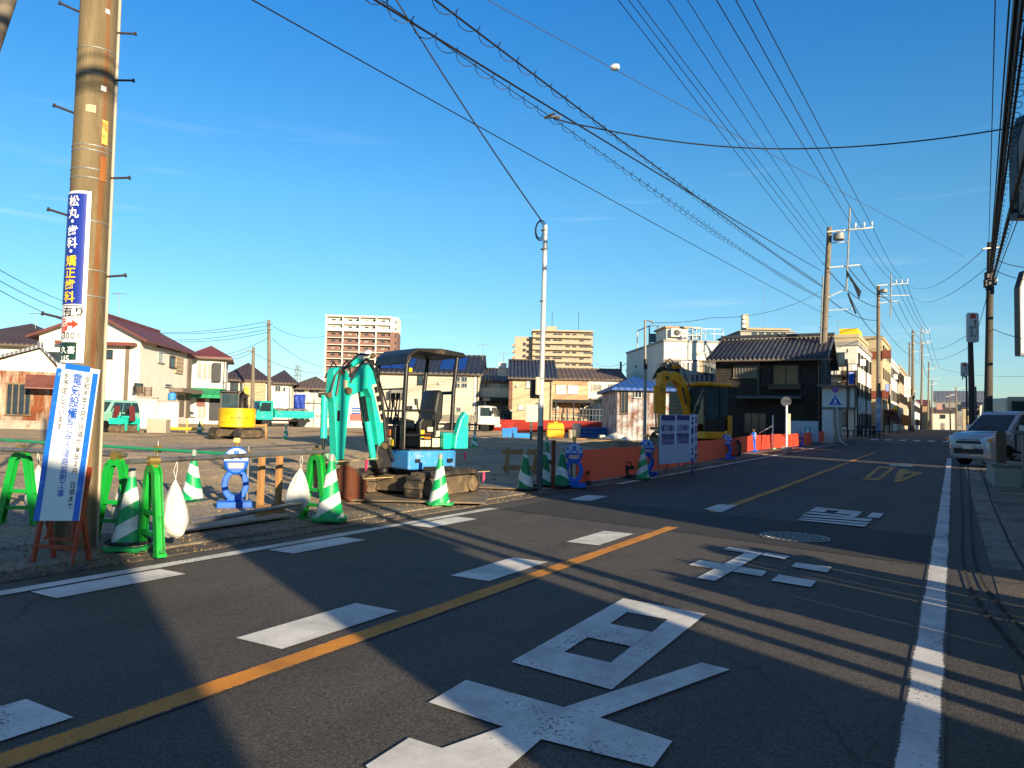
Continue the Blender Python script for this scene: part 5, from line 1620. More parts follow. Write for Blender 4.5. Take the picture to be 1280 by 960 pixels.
def rail(name, label, a, b, r_, m, ends=False, group=None):
    a, b = Vector(a), Vector(b)
    c_ = (a + b) / 2
    o = thing(name, label, 'pipe', c_, 0, group)
    mb = MB(); mb.tube([tuple(a - c_), tuple(b - c_)], r_, 12); mb.build('tube', m, o, smooth=True)
    return o
zr_ = .82
rail('rail_pipe', 'upper grey steel pipe between the arch by the striped cone and the digger bucket', (pB.x, YB_ - .25, zr_ + .03), (pC.x, YC + .2, zr_ + .03), .0245, M_PIPE)
rail('rail_pipe', 'lower grey steel pipe near the ground below the long upper one', (pB.x + .08, YB_ + .36, .27), (pC.x + .1, YC - .25, .27), .0245, M_PIPE)
rail('rail_pipe', 'short grey pipe on top of the arch left of the notice board', (pD.x, pD.y - .2, zr_ + .03), (pA.x, pA.y + .1, zr_ + .03), .0245, M_PIPE)
a, b = gp(-60, 618, .55), gp(316, 612, .6)
ga = ph(-60, 546, .80); gb = ph(312, 569, .72)
rail('green_pipe', 'long green pipe held at waist height behind the grey rails', ga, gb, .022, M_GPIPE)
for u, lab in ((.72, 'grey post holding the green pipe, behind the cone'), (.985, 'grey post under the end of the green pipe beside the blue ring barrier')):
    q = ga + (gb - ga) * u
    o = thing('pipe_post', lab, 'post', (q.x + .03, q.y, T(q.x, q.y)))
    mb = MB(); mb.tube([(0, .045, 0), (0, .045, q.z + .12)], .02, 8); mb.build('post', M_PIPE, o, smooth=True)
    mb = MB(); mb.bx(-.03, .03, .0, .09, q.z - .05, q.z + .05); mb.build('clamp', M_BRASS, o)

def make_bag(label, w=.19, ht=.46, seed=1, cord=.22):
    rnd = random.Random(seed)
    t = thing('sandbag', label, 'sandbag', (0, 0, 0), 0, 'white sandbags hung on the barriers')
    mb = MB(); n = 36; rows = 16
    ph_ = [rnd.random() * 6.28 for _ in range(6)]
    vs_ = []
    for j in range(rows + 1):
        v = j / rows
        z = ht * v
        prof = (.62 + 1.5 * v if v < .26 else 1.02 - .5 * ((v - .26) / .74) ** 2 - .44 * (v - .26) / .74)
        if v > .9: prof = max(.07, prof * .7)
        if j == 0: prof = .3
        for k in range(n):
            a = 2 * math.pi * k / n
            pleat = 1 + .10 * math.sin(7 * a + ph_[0] + 2 * v) * v + .07 * math.sin(13 * a + ph_[1]) * v + .05 * math.sin(3 * a + ph_[2] + 2 * v) + .03 * math.sin(5 * a + 7 * v + ph_[3])
            vs_.append((w * prof * pleat * math.cos(a), w * .78 * prof * pleat * math.sin(a), z - (.03 * abs(math.cos(a)) ** 3 * (1 - v))))
    fs_ = [(j * n + k, j * n + (k + 1) % n, (j + 1) * n + (k + 1) % n, (j + 1) * n + k) for j in range(rows) for k in range(n)]
    fs_.append(tuple(range(n - 1, -1, -1))); fs_.append(tuple(rows * n + k for k in range(n)))
    mb.add(vs_, fs_)
    o = mb.build('bag', M_BAG, t, smooth=True)
    sd = o.modifiers.new('round', 'SUBSURF'); sd.levels = sd.render_levels = 1
    mb = MB(); mb.tube([(0, 0, ht - .02), (.015, 0, ht + cord * .6), (.005, .01, ht + cord)], .0035, 6); mb.tube([(.01, 0, ht - .02), (-.02, 0, ht + cord * .5), (.0, .01, ht + cord)], .003, 6)
    mb.build('string', M_BAG, t)
    return t
b0 = make_bag('plump white sandbag hung beside the arch, right of the striped cone', .135, .52, 1, .16)
b0.location = (pB.x - .02, YB_ + .24, pB.z + .12); b0.rotation_euler = (0, 0, .4)
b1 = make_bag('white sandbag hung at the right hand end of the rail, with a knotted corner', .15, .48, 5, .15)
b1.location = (pC.x + .03, YC - .32, pC.z + .16); b1.rotation_euler = (0, R(4), 1.2)
b2 = make_bag('white sandbag hung on the arch left of the notice board', .15, .52, 9, .14)
b2.location = (pD.x, pD.y + .22, pD.z + .12); b2.rotation_euler = (0, R(-5), 2.0)
b3 = make_bag('shaded sandbag behind the striped cone between the two arches', .14, .46, 13, .22)
b3.location = (pA.x - .1, YA + .16, pA.z + .12)

# ------------------------------------------------------------------ blue figure-of-eight barriers
M_BFIG = mat('blue_moulded_plastic', '#1560c8', 0.4, 0, 0.08, 5, dirt='#0f3f8a', dirt_amt=.2, dirt_scale=5)
M_BFIGL = mat('light_blue_moulded_plastic', '#3f8fd8', 0.4, 0, 0.08, 5)
M_HELM = mat('white_moulded_plastic', '#b4c0cc', 0.45, 0, 0.05, 4)
M_PINKP = mat('pale_pink_plastic', '#d8a8a4', 0.5, 0, 0.05, 4)
def make_eight(label, m=None):
    m = m or M_BFIG
    t = thing('ring_barrier', label, 'barrier', (0, 0, 0), 0, 'blue ring shaped barriers with helmeted tops')
    def rnd(cx, cz, rx, rz_, n=28): return [(cx + rx * math.cos(2 * math.pi * k / n), cz + rz_ * math.sin(2 * math.pi * k / n)) for k in range(n)]
    mb = MB()
    n = 32
    O, I = rnd(0, .27, .155, .20, n), rnd(0, .275, .085, .125, n)
    vs_ = [(x, y, z) for y in (-.045, .045) for (x, z) in O] + [(x, y, z) for y in (-.045, .045) for (x, z) in I]
    fs_ = []
    for k in range(n):
        k2 = (k + 1) % n
        fs_ += [(k, k2, 2 * n + k2, 2 * n + k), (n + k2, n + k, 3 * n + k, 3 * n + k2), (k2, k, n + k, n + k2), (2 * n + k, 2 * n + k2, 3 * n + k2, 3 * n + k)]
    mb.add(vs_, fs_)
    mb.build('ring', m, t, bevel=.012, smooth=True)
    mb = MB(); mb.prism(rnd(0, .56, .145, .17), -.06, .06); mb.build('head', m, t, bevel=.03, smooth=True)
    mb = MB()
    hp = [(-.135, .56)] + [(.137 * math.cos(math.pi - math.pi * k / 16), .58 + .13 * math.sin(math.pi * k / 16)) for k in range(17)] + [(.135, .56)]
    mb.prism(hp, -.072, -.0605); mb.build('helmet', M_HELM, t, bevel=.004)
    mb = MB()
    for (x, z, w, hh) in ((-.105, .63, .03, .05), (.105, .63, .03, .05), (0, .64, .06, .08), (-.05, .59, .04, .03), (.05, .59, .04, .03)): mb.bx(x - w / 2, x + w / 2, -.076, -.0725, z - hh / 2, z + hh / 2)
    mb.bx(-.14, .14, -.085, -.0725, .545, .565)
    mb.build('helmet_marking', m, t)
    mb = MB(); mb.bx(-.085, .085, -.066, -.0605, .47, .535); mb.build('panel', M_PINKP, t, bevel=.004)
    mb = MB(); mb.bx(-.2, .2, -.12, .12, 0, .075); mb.bx(-.09, .09, -.05, .05, .076, .1); mb.build('foot', m, t, bevel=.015)
    mb = MB(); mb.tube([(0, -.01, .70), (0, -.01, .80)], .022, 8); mb.bx(-.035, .035, -.04, .04, .78, .83); mb.build('clamp', M_BRASS, t)
    return t
toCam = lambda p_: math.atan2(p_.y, p_.x) + math.pi / 2 + math.pi      # local -Y looks at the camera
def cam_face(p_): return math.atan2(-p_.x, p_.y)
e0 = make_eight('blue ring barrier with a white helmet shaped top, under the end of the green pipe')
c = gp(293, 634, .03); e0.location = c; e0.rotation_euler = (0, 0, cam_face(c)); e0.scale = (1.12, 1.12, 1.12)
G_E = 'blue ring shaped barriers with helmeted tops'
eight_px = [(717, 609, 'blue ring barrier beside the three cones at the silver pole'), (808, 594, 'blue ring barrier hidden behind the cone at the orange netting'),
            (908, 574, 'blue ring barrier between two orange nets right of the notice panels'), (942, 565, 'pale sunlit blue ring barrier left of the bus stop'),
            (1000, 559, 'blue ring barrier just right of the bus stop'), (1020, 555, 'blue ring barrier second from the far end of the netting'), (1034, 552, 'blue ring barrier at the far end of the orange netting')]
ELOC = []
for i, (px, py, lab) in enumerate(eight_px):
    c = gp(px, py, .03)
    o = dup(e0, c, R(90) if i else cam_face(c), lab, G_E, (1.15, 1.15, 1.15))
    if i in (1, 2, 4, 5, 6): o.rotation_euler = (0, 0, cam_face(c) + .5)
    ELOC.append(c)
# sunlit one is paler
nets = [('orange netting panel nearest the silver pole, the widest one', 0, 1), ('orange netting partly hidden by the notice panels', 1, 2), ('orange netting left of the pale sunlit ring barrier', 2, 3),
        ('sunlit orange netting behind the bus stop', 3, 4), ('orange netting just beyond the bus stop', 4, 5), ('far end piece of orange netting', 5, 6)]
for lab, i, j in nets:
    a, b = ELOC[i], ELOC[j]
    d = (b - a).normalized() * .12
    netting('orange_netting', lab, a + d, b - d, .10, .74, M_ORANGE_NET, 2, .02, 'orange nets along the pavement', 16)
# black rope along the tops and rubber weights at the feet
for k, (px, py, lab) in enumerate(((730, 606, 'black rubber weight beside the blue ring barrier at the silver pole'), (787, 598, 'black rubber weight left of the cone at the orange netting'))):
    c = gp(px, py, .03)
    o = thing('rubber_weight', lab, 'weight', c, cam_face(c) + .4)
    mb = MB(); mb.bx(-.13, .13, -.09, .09, 0, .08); mb.bx(-.13, -.05, -.07, .07, .081, .28); mb.bx(-.049, .09, -.06, .06, .2, .275); mb.build('block', G_BLACK, o, bevel=.015)
    mb = MB(); mb.tube([(-.09, 0, .28), (-.06, 0, .36), (.02, 0, .36), (.05, 0, .28)], .014, 6); mb.build('handle', G_BLACK, o, smooth=True)

# ------------------------------------------------------------------ stakes, frames and marker strings
M_WOOD = mat('raw_timber', '#a87d4c', 0.75, 0, 0.18, 6, 0.3, 50, '#7d5a35', 0.25, 4, stretch=(1, 1, .2))
c = gp(336, 646, .03)
o = thing('stake_frame', 'two rough timber stakes joined by a board low down, behind the lower pipe', 'timber frame', c, R(100))
for s, hh in ((-.17, .80), (.17, .80)):
    mb = MB(); mb.box((s, 0, hh / 2 - .05), (.075, .05, hh)); mb.build('stake', M_WOOD, o)
mb = MB(); mb.bx(-.28, .24, -.06, -.026, .03, .16); mb.bx(-.34, -.2, -.1, -.061, -.02, .12); mb.build('board', M_WOOD, o)
c = gp(394, 618, .03)
o = thing('marker_stake', 'pale timber stake wound with yellow tape at the left of the digger', 'stake', c)
mb = MB(); mb.tube([(0, 0, -.1), (0, 0, .78)], .028, 10); mb.build('stake', M_WOOD, o)
mb = MB(); mb.tube([(0, 0, .52), (0, 0, .60)], .034, 10); mb.build('tape', mat('yellow_tape', '#d9b02a', .5), o)
o = thing('sawhorse', 'low timber trestle on the gravel left of the silver pole', 'trestle', gp(652, 592, .03), cam_face(gp(652, 592)) + .2)
mb = MB()
for s in (-.36, .3):
    for ya, yb in ((-.12, 0), (.14, .01)):
        mb = MB(); mb.bar((s, ya, 0), (s + .03, yb, .58), .06, .04); mb.build('leg', M_WOOD, o)
mb = MB(); mb.box((0, -.05, .5), (.95, .03, .11)); mb.box((.02, -.13, .14), (.95, .03, .11)); mb.build('crosspiece', M_WOOD, o)
o = thing('trestle', 'small timber trestle far off right of the pale cone by the yellow digger', 'trestle', gp(323, 548, .03), cam_face(gp(323, 548)))
mb = MB()
for s in (-.3, .3): mb.bar((s * 1.2, 0, 0), (s, 0, .68), .1, .05)
mb.bar((-.32, -.06, .6), (.32, -.06, .6), .04, .09); mb.build('frame', M_WOOD, o)
o = thing('boundary_stake', 'rusty square iron post among the cones right of the silver pole', 'post', gp(691, 612, .03))
mb = MB(); mb.box((0, 0, .42), (.055, .055, .95)); mb.build('post', M_RUSTY, o)
M_ROPE = mat('marker_string', '#c9b27a', .8, 0, .15, 10)
M_PINK = mat('pink_ribbon', '#e2416d', .6, 0, .08)
def string(label, pts, ribbons):
    pts = [Vector(q) for q in pts]
    o = thing('marker_string', label, 'string', pts[0])
    mb = MB(); mb.tube([tuple(q - pts[0]) for q in pts], .006, 6); mb.build('string', M_ROPE, o)
    for u in ribbons:
        q = pts[0] + (pts[-1] - pts[0]) * u - pts[0]
        mb = MB(); mb.add([(q.x - .02, q.y, q.z), (q.x + .02, q.y + .01, q.z), (q.x + .025, q.y + .012, q.z - .12), (q.x, q.y - .02, q.z - .2), (q.x - .02, q.y, q.z - .16)], [(0, 1, 2, 3, 4)])
        r_ = mb.build('ribbon', M_PINK, o); r_.modifiers.new('solid', 'SOLIDIFY').thickness = .004
    return o
s1a, s1b = ph(396, 566, .62), ph(606, 563, .62)
string('upper marker string with pink ribbons passing in front of the digger', [ph(408, 578, .66), ph(606, 563, .60)], (.17, .50, .81))
string('lower marker string with pink ribbons near the digger tracks', [ph(430, 600, .36), ph(612, 589, .33)], (.6, .95))
# ------------------------------------------------------------------ excavators
M_TEAL = mat('worn_teal_paint', '#1cc4ac', 0.42, 0.0, 0.10, 3, dirt='#5f7f70', dirt_amt=.2, dirt_scale=9)
M_SKYB = mat('sky_blue_paint', '#3a8fd6', 0.42, 0.0, 0.08, 3, dirt='#8aa3ab', dirt_amt=.25, dirt_scale=4)
M_YPAINT = mat('yellow_machine_paint', '#ea9a0c', 0.4, 0.0, 0.08, 2, dirt='#8d6b22', dirt_amt=.25, dirt_scale=3)
M_YPAINT2 = mat('bright_yellow_paint', '#f0b70a', 0.4, 0.0, 0.05, 2, dirt='#a88a2c', dirt_amt=.15, dirt_scale=3)
M_BLK = mat('black_steel', '#1c1b1c', 0.45, 0.2, 0.2, 5, dirt='#4d4438', dirt_amt=.2, dirt_scale=5)
M_TRACK = mat('dusty_rubber_track', '#2a2724', 0.85, 0, 0.25, 5, dirt='#6b5b45', dirt_amt=.4, dirt_scale=4)
M_DUSTY = mat('dusty_steel', '#594c3c', 0.85, 0, 0.25, 5, dirt='#826e50', dirt_amt=.4, dirt_scale=4)
M_BUCKET = mat('rusty_bucket_steel', '#6e402b', 0.6, 0.3, 0.2, 5, dirt='#5a3524', dirt_amt=.35, dirt_scale=5)
M_CHROME = mat('bright_rod', '#8d8f92', 0.15, 1.0, 0.05)
M_HOSE = mat('black_hose', '#161618', 0.5, 0, 0.1)
M_PIN = mat('bronze_pin', '#7d6a4f', 0.5, 0.5, 0.2, 8)
M_SEAT = mat('black_vinyl', '#1e1e20', 0.5, 0, 0.1, 6)
M_GREYP = mat('grey_plastic', '#8c8a84', 0.6, 0, 0.12, 5)
M_STICKER = mat('cream_sticker', '#d8d0ae', 0.5, 0, 0.1, 9)

def stadium(L_, r_, n=10):
    pts = []
    for k in range(n + 1):
        a = -math.pi / 2 + math.pi * k / n
        pts.append((L_ / 2 - r_ + r_ * math.cos(a), r_ + r_ * math.sin(a)))
    for k in range(n + 1):
        a = math.pi / 2 + math.pi * k / n
        pts.append((-L_ / 2 + r_ + r_ * math.cos(a), r_ + r_ * math.sin(a)))
    return pts

def tracks(t, L_, r_, w, gauge, ang, blade=True):
    Rm = Matrix.Rotation(ang, 3, 'Z')
    def rot(mb):
        mb.v = [tuple(Rm @ Vector(q)) for q in mb.v]; return mb
    for s in (-1, 1):
        y0, y1 = s * gauge / 2 - w / 2, s * gauge / 2 + w / 2
        P = stadium(L_, r_)
        Q = stadium(L_ - .10, r_ - .05); Q = [(x, z + .05) for x, z in Q]
        mb = MB(); n = len(P)
        vs_ = [(x, y, z) for y in (y0, y1) for x, z in P] + [(x, y, z) for y in (y0, y1) for x, z in Q]
        fs_ = []
        for k in range(n):
            k2 = (k + 1) % n
            fs_ += [(k, k2, n + k2, n + k), (2 * n + k2, 2 * n + k, 3 * n + k, 3 * n + k2), (k2, k, 2 * n + k, 2 * n + k2), (n + k, n + k2, 3 * n + k2, 3 * n + k)]
        mb.add(vs_, fs_)
        per = []
        m_ = 30
        tot = 0; segs = []
        for k in range(n):
            a, b = Vector((P[k][0], 0, P[k][1])), Vector((P[(k + 1) % n][0], 0, P[(k + 1) % n][1])); segs.append((a, b, (b - a).length)); tot += (b - a).length
        d_ = 0; i = 0; acc = 0
        for q in range(m_):
            want = tot * q / m_
            while acc + segs[i][2] < want: acc += segs[i][2]; i += 1
            a, b, l_ = segs[i]
            pt = a + (b - a) * ((want - acc) / max(l_, 1e-6)); tan = (b - a).normalized()
            nr = Vector((tan.z, 0, -tan.x))
            m3 = Matrix((tan, Vector((0, 1, 0)), nr)).transposed()
            mb.box((pt.x + nr.x * .012, (y0 + y1) / 2, pt.z + nr.z * .012), (tot / m_ * .55, w * .98, .03), m3)
        tr = rot(mb).build('track', M_TRACK, t)
        mb = MB()
        fr_ = [(x, z + .075) for x, z in stadium(L_ - .35, r_ - .075)]
        mb.prism(fr_, y0 + .03, y1 - .03)
        rot(mb).build('track_frame', M_DUSTY, tr)
        for e, nm in ((1, 'idler'), (-1, 'sprocket')):
            mb = MB(); mb.lathe([(.05, -.5 * w - .012), (r_ * .62, -.5 * w - .004), (r_ * .62, .5 * w + .004), (.05, .5 * w + .012)], 18, (e * (L_ / 2 - r_), s * gauge / 2, r_), axis='Y'); rot(mb).build(nm, M_DUSTY, tr)
    mb = MB(); mb.bx(-L_ * .28, L_ * .28, -gauge / 2 + w / 2, gauge / 2 - w / 2, r_ * .55, r_ * 1.75); rot(mb).build('undercarriage_frame', M_DUSTY, t)
    mb = MB(); mb.lathe([(gauge * .33, r_ * 1.75), (gauge * .33, r_ * 2.15)], 24); mb.build('slew_ring', M_BLK, t)
    if blade:
        mb = MB()
        bw = gauge / 2 + w / 2
        prof = [(L_ / 2 + .16, .05), (L_ / 2 + .20, .05), (L_ / 2 + .17, .2), (L_ / 2 + .20, .36), (L_ / 2 + .15, .36), (L_ / 2 + .12, .2)]
        mb.prism(prof, -bw, bw); mb.bx(L_ * .2, L_ / 2 + .13, -.22, -.14, .16, .24); mb.bx(L_ * .2, L_ / 2 + .13, .14, .22, .16, .24)
        rot(mb).build('dozer_blade', M_DUSTY, t)

def cyl2(mb, a, b, r_, frac=.55, rr=None):
    a, b = Vector(a), Vector(b)
    m_ = a + (b - a) * frac
    mb.tube([tuple(a), tuple(m_)], r_, 12)
    return m_

def arm_set(t, swing, pivot, boom_poly, arm_poly, bucket_poly, bw, aw, kw, cyls, pins, m_boom, m_arm, m_bucket, hose=None, piv_xy=(0, 0)):
    """all in the x-z plane, then turned about the swing post"""
    Rm = Matrix.Rotation(swing, 3, 'Z'); c_ = Vector((piv_xy[0], piv_xy[1], 0))
    def rot(mb):
        mb.v = [tuple(Rm @ (Vector(q) - c_) + c_) for q in mb.v]; return mb
    yc = piv_xy[1]
    mb = MB(); mb.prism(boom_poly, yc - bw / 2, yc + bw / 2); bo = rot(mb).build('boom', m_boom, t, bevel=.012)
    mb = MB(); mb.prism(arm_poly, yc - aw / 2, yc + aw / 2); ao = rot(mb).build('arm', m_arm, t, bevel=.01)
    # bucket: side plates and a curved shell
    mb = MB()
    for s in (-1, 1): mb.prism(bucket_poly, yc + s * kw / 2 - .012, yc + s * kw / 2 + .012)
    n = len(bucket_poly)
    lip = bucket_poly[:-2]                   # the last two corners are the open mouth
    vs_ = [(x, yc + s * (kw / 2 - .013), z) for s in (-1, 1) for x, z in lip]
    q = len(lip)
    mb.add(vs_, [(i, i + 1, q + i + 1, q + i) for i in range(q - 1)])
    bk = rot(mb).build('bucket', m_bucket, t, fix=False)
    bk.modifiers.new('solid', 'SOLIDIFY').thickness = .02
    a, b = Vector(lip[0] + (0,)), Vector(lip[1] + (0,))
    mb = MB()
    x, z = bucket_poly[-1]; x2, z2 = bucket_poly[-2]
    for k in range(4):
        yy = yc - kw / 2 + kw * (k + .5) / 4
        tx, tz = lip[0]; ux, uz = lip[0][0] - lip[1][0], lip[0][1] - lip[1][1]; l_ = math.hypot(ux, uz); ux /= l_; uz /= l_
        mb.bar((tx - ux * .03, yy, tz - uz * .03), (tx + ux * .09, yy, tz + uz * .09), .05, .025)
    rot(mb).build('bucket_tooth', m_bucket, t)
    for nm, a, b, r_, fr, yo, m in cyls:
        a3, b3 = Vector((a[0], yc + yo, a[1])), Vector((b[0], yc + yo, b[1]))
        mb = MB(); mid_ = cyl2(mb, a3, b3, r_, fr); cy = rot(mb).build(nm, m, t, smooth=True)
        mb = MB(); mb.tube([tuple(mid_), tuple(b3)], r_ * .5, 10); rot(mb).build('rod', M_CHROME, cy, smooth=True)
    for (x, z, r_, w) in pins:
        mb = MB(); mb.tube([(x, yc - w / 2, z), (x, yc + w / 2, z)], r_, 12); rot(mb).build('pivot_pin', M_PIN, t, smooth=True)
    for hs_ in (hose or []):
        mb = MB(); mb.tube([(x, yc + y, z) for x, y, z in hs_], .016, 6); rot(mb).build('hose', M_HOSE, t, smooth=True)

# teal mini digger with a canopy
pos = stand(522, 12.2, .02)
HEAD = face(220)
ex = thing('mini_excavator', 'teal and blue mini excavator with an open black canopy and a rusty bucket', 'excavator', pos, HEAD)
tracks(ex, 1.62, .215, .25, 1.02, face(242) - HEAD, False)
ex.scale = (1.08, 1.08, .975)
# upper deck
def deck_poly(fx, hw, rr, cx=0.0, n=14):
    pts = [(fx, -hw), ]
    pts += [(cx + rr * math.cos(a), rr * math.sin(a)) for a in [(-.5 * math.pi - math.pi * k / n) for k in range(n + 1)]]
    pts += [(fx, hw)]
    return pts
mb = MB(); mb.prism(deck_poly(.50, .56, .58), .48, .78, plane='XY'); mb.build('deck', M_SKYB, ex, bevel=.025)
mb = MB(); mb.prism(deck_poly(.47, .53, .55), .781, .80, plane='XY'); mb.build('floor_mat', M_BLK, ex)
mb = MB()
cov = [(-.12 + 0, -.53)] + [(.0 + .565 * math.cos(a), .565 * math.sin(a)) for a in [(-.55 * math.pi - .9 * math.pi * k / 12) for k in range(13)]] + [(-.12, .53)]
mb.prism(cov, .801, 1.06, plane='XY'); mb.build('engine_cover', M_TEAL, ex, bevel=.05, smooth=True)
mb = MB()
mb.prism([(-.53, .803), (-.28, .803), (-.30, 1.0), (-.38, 1.28), (-.47, 1.42), (-.53, 1.34)], .46, .575); mb.build('side_guard', M_TEAL, ex, bevel=.02)
mb = MB(); mb.bx(-.12, .12, -.2, .3, .803, 1.1); mb.build('seat_box', M_BLK, ex, bevel=.02)
M_OST, M_YST = mat('orange_sticker', '#d87a2a', .5), mat('yellow_sticker', '#e5c22c', .5)
for (x, z, w, h_, m) in ((-.05, .83, .13, .14, M_STICKER), (.10, .84, .10, .10, M_STICKER), (.10, .96, .10, .08, M_OST), (-.05, 1.0, .11, .09, M_STICKER), (.19, .98, .06, .12, M_YST), (.19, .84, .06, .1, M_STICKER), (.06, 1.08, .09, .07, M_STICKER)):
    mb = MB(); mb.bx(x - w / 2, x + w / 2, .4225, .432, z, z + h_); mb.build('sticker', m, ex)
for (y, z, w, h_, m) in ((-.12, .84, .12, .16, M_STICKER), (.05, .85, .14, .12, M_STICKER), (.05, 1.0, .1, .1, M_OST), (.15, .84, .07, .1, M_YST)):
    mb = MB(); mb.bx(.5215, .53, y - w / 2, y + w / 2, z, z + h_); mb.build('sticker', m, ex)
mb = MB(); mb.bx(-.16, .24, -.18, .27, 1.101, 1.2); mb.build('seat', M_SEAT, ex, bevel=.04)
mb = MB(); mb.prism([(-.20, 1.16), (-.08, 1.16), (-.16, 1.72), (-.22, 1.78), (-.30, 1.72), (-.28, 1.3)], -.17, .26); mb.build('seat_back', M_SEAT, ex, bevel=.05, smooth=True)
for s, y in ((1, .36), (-1, -.28)):
    mb = MB(); mb.prism([(-.12, .803), (.22, .803), (.24, 1.22), (.18, 1.3), (-.1, 1.25)], y - .06, y + .06); c_ = mb.build('side_console', M_BLK, ex, bevel=.025)
    mb = MB(); mb.tube([(.18, y, 1.28), (.26, y, 1.52)], .012, 8); mb.tube([(.26, y, 1.5), (.275, y, 1.6)], .026, 8); mb.build('lever', M_BLK, c_)
mb = MB(); mb.bx(.40, .52, -.24, .22, .803, 1.16); mb.build('front_console', M_BLK, ex, bevel=.03)
for y in (-.14, -.05, .06, .14):
    mb = MB(); mb.tube([(.44, y, 1.2), (.40, y, 1.62)], .012, 8); mb.tube([(.445, y, 1.18), (.435, y, 1.3)], [.045, .02], 8); mb.tube([(.402, y, 1.6), (.395, y, 1.69)], .026, 8); mb.build('lever', M_BLK, ex, smooth=True)
for y in (-.12, .1):
    mb = MB(); mb.bx(.30, .38, y - .06, y + .06, .84, .86); mb.build('pedal', M_BLK, ex)
# handrail hoops
mb = MB()
mb.tube([(.50, .44, .8), (.50, .44, 1.36), (.47, .44, 1.41), (.05, .47, 1.41), (.0, .47, 1.36), (.0, .47, 1.02)], .02, 8); mb.tube([(.5, .44, 1.02), (.0, .47, 1.02)], .018, 8)
mb.build('handrail', M_BLK, ex, smooth=True)
# canopy
for y in (-.40, .40):
    mb = MB(); mb.tube([(.50, y, .8), (.49, y, 1.5), (.47, y, 2.14), (.39, y * .98, 2.31), (.24, y * .97, 2.375)], .036, 10); mb.build('canopy_post', M_BLK, ex, smooth=True)
    mb = MB(); mb.tube([(-.34, y, 1.1), (-.36, y, 1.75), (-.42, y, 2.36)], .034, 10); mb.build('canopy_post', M_BLK, ex, smooth=True)
mb = MB(); mb.tube([(-.36, -.40, 1.72), (-.36, .40, 1.72)], .028, 8); mb.build('canopy_bar', M_BLK, ex, smooth=True)
mb = MB(); mb.tube([(.485, -.40, 1.40), (.485, .40, 1.40)], .014, 8); mb.tube([(.485, -.40, 1.75), (.485, .40, 1.75)], .014, 8); mb.tube([(.485, 0.0, 1.4), (.485, 0.0, 1.75)], .012, 8); mb.build('front_guard', M_BLK, ex, smooth=True)
mb = MB()
rp_ = [(-.56, 2.33), (-.52, 2.31), (.30, 2.35), (.43, 2.26), (.49, 2.14), (.51, 2.15), (.48, 2.29), (.34, 2.40), (-.1, 2.43), (-.50, 2.39)]
mb.prism(rp_, -.45, .45); mb.build('canopy_roof', M_BLK, ex, bevel=.02, smooth=True)
mb = MB(); mb.bx(.2, .29, -.1, .1, 2.22, 2.34); mb.build('work_lamp', M_GREYP, ex, bevel=.02)
mb = MB(); mb.bx(.40, .45, .40, .44, 2.02, 2.08); mb.build('indicator', M_YPAINT2, ex)
# swing post and front end
mb = MB(); mb.prism([(.45, .5), (.70, .46), (.76, .62), (.74, .86), (.62, .92), (.45, .8)], -.11, .11); mb.tube([(.57, 0, .4), (.57, 0, .94)], .08, 14); mb.build('swing_post', M_BLK, ex, bevel=.02)
for s_ in (-1, 1):
    mb = MB(); mb.box((.36, s_ * .50, .64), (.2, .02, .12)); mb.build('step_plate', M_BLK, ex)
boom = [(.59, .80), (.72, .74), (.79, 1.1), (.90, 1.60), (.99, 1.74), (1.25, 1.62), (1.39, 1.58), (1.45, 1.68), (1.40, 1.78), (1.18, 1.90), (1.0, 2.10), (.92, 2.14), (.83, 2.0), (.71, 1.55), (.62, 1.1)]
arm = [(1.31, 1.86), (1.36, 1.98), (1.50, 2.03), (1.60, 1.99), (1.62, 1.60), (1.58, 1.50), (1.54, 1.1), (1.50, .58), (1.38, .58), (1.34, 1.1), (1.31, 1.5), (1.28, 1.64)]
bucket = [(1.06, .24), (1.12, .05), (1.32, .02), (1.47, .11), (1.57, .28), (1.57, .46), (1.48, .58), (1.34, .52)]
arm_set(ex, R(14), None, boom, arm, bucket, .15, .14, .36,
        [('arm_cylinder', (0.91, 2.27), (1.47, 1.97), .052, .62, .0, M_TEAL), ('bucket_cylinder', (1.69, 1.60), (1.68, .72), .048, .72, .0, M_TEAL), ('boom_cylinder', (0.77, .62), (0.99, 1.62), .05, .6, .0, M_TEAL), ('hose_guard', (1.01, 1.9), (0.81, 1.1), .035, .95, -.10, M_TEAL)],
        [(0.67, .84, .05, .26), (1.36, 1.68, .055, .24), (1.47, 1.96, .04, .2), (1.44, .61, .045, .4), (1.65, .60, .035, .3), (0.91, 2.26, .04, .2), (1.68, 1.60, .04, .2)],
        M_TEAL, M_TEAL, M_BUCKET, [[(0.63, .1, .9), (0.71, .1, 1.5), (0.85, .1, 2.1), (1.05, .1, 2.2), (1.35, .1, 1.9)], [(1, .1, 2.26), (1.2, .1, 2.25), (1.51, .09, 1.95), (1.57, .1, 1.6)], [(.8, -.1, .85), (.9, -.1, 1.2), (1.0, -.1, 1.75)]], (0.57, 0))
mb = MB(); mb.bar((1.44, 0, .62), (1.67, 0, .73), .1, .05); mb.bar((1.67, 0, .73), (1.44, 0, .44), .12, .05)
Rm = Matrix.Rotation(R(14), 3, 'Z'); mb.v = [tuple(Rm @ (Vector(q) - Vector((.57, 0, 0))) + Vector((.57, 0, 0))) for q in mb.v]
mb.build('bucket_link', mat('faded_green_paint', '#7fae86', .6, 0, .15, 6), ex)
mb = MB()
for k, (x, z) in enumerate(((.70, 1.30), (.745, 1.44), (.79, 1.58), (.835, 1.72))):
    for s_ in (-1, 1): mb.box((x, s_ * .080, z), (.06, .006, .10), Matrix.Rotation(R(18), 3, 'Y'))
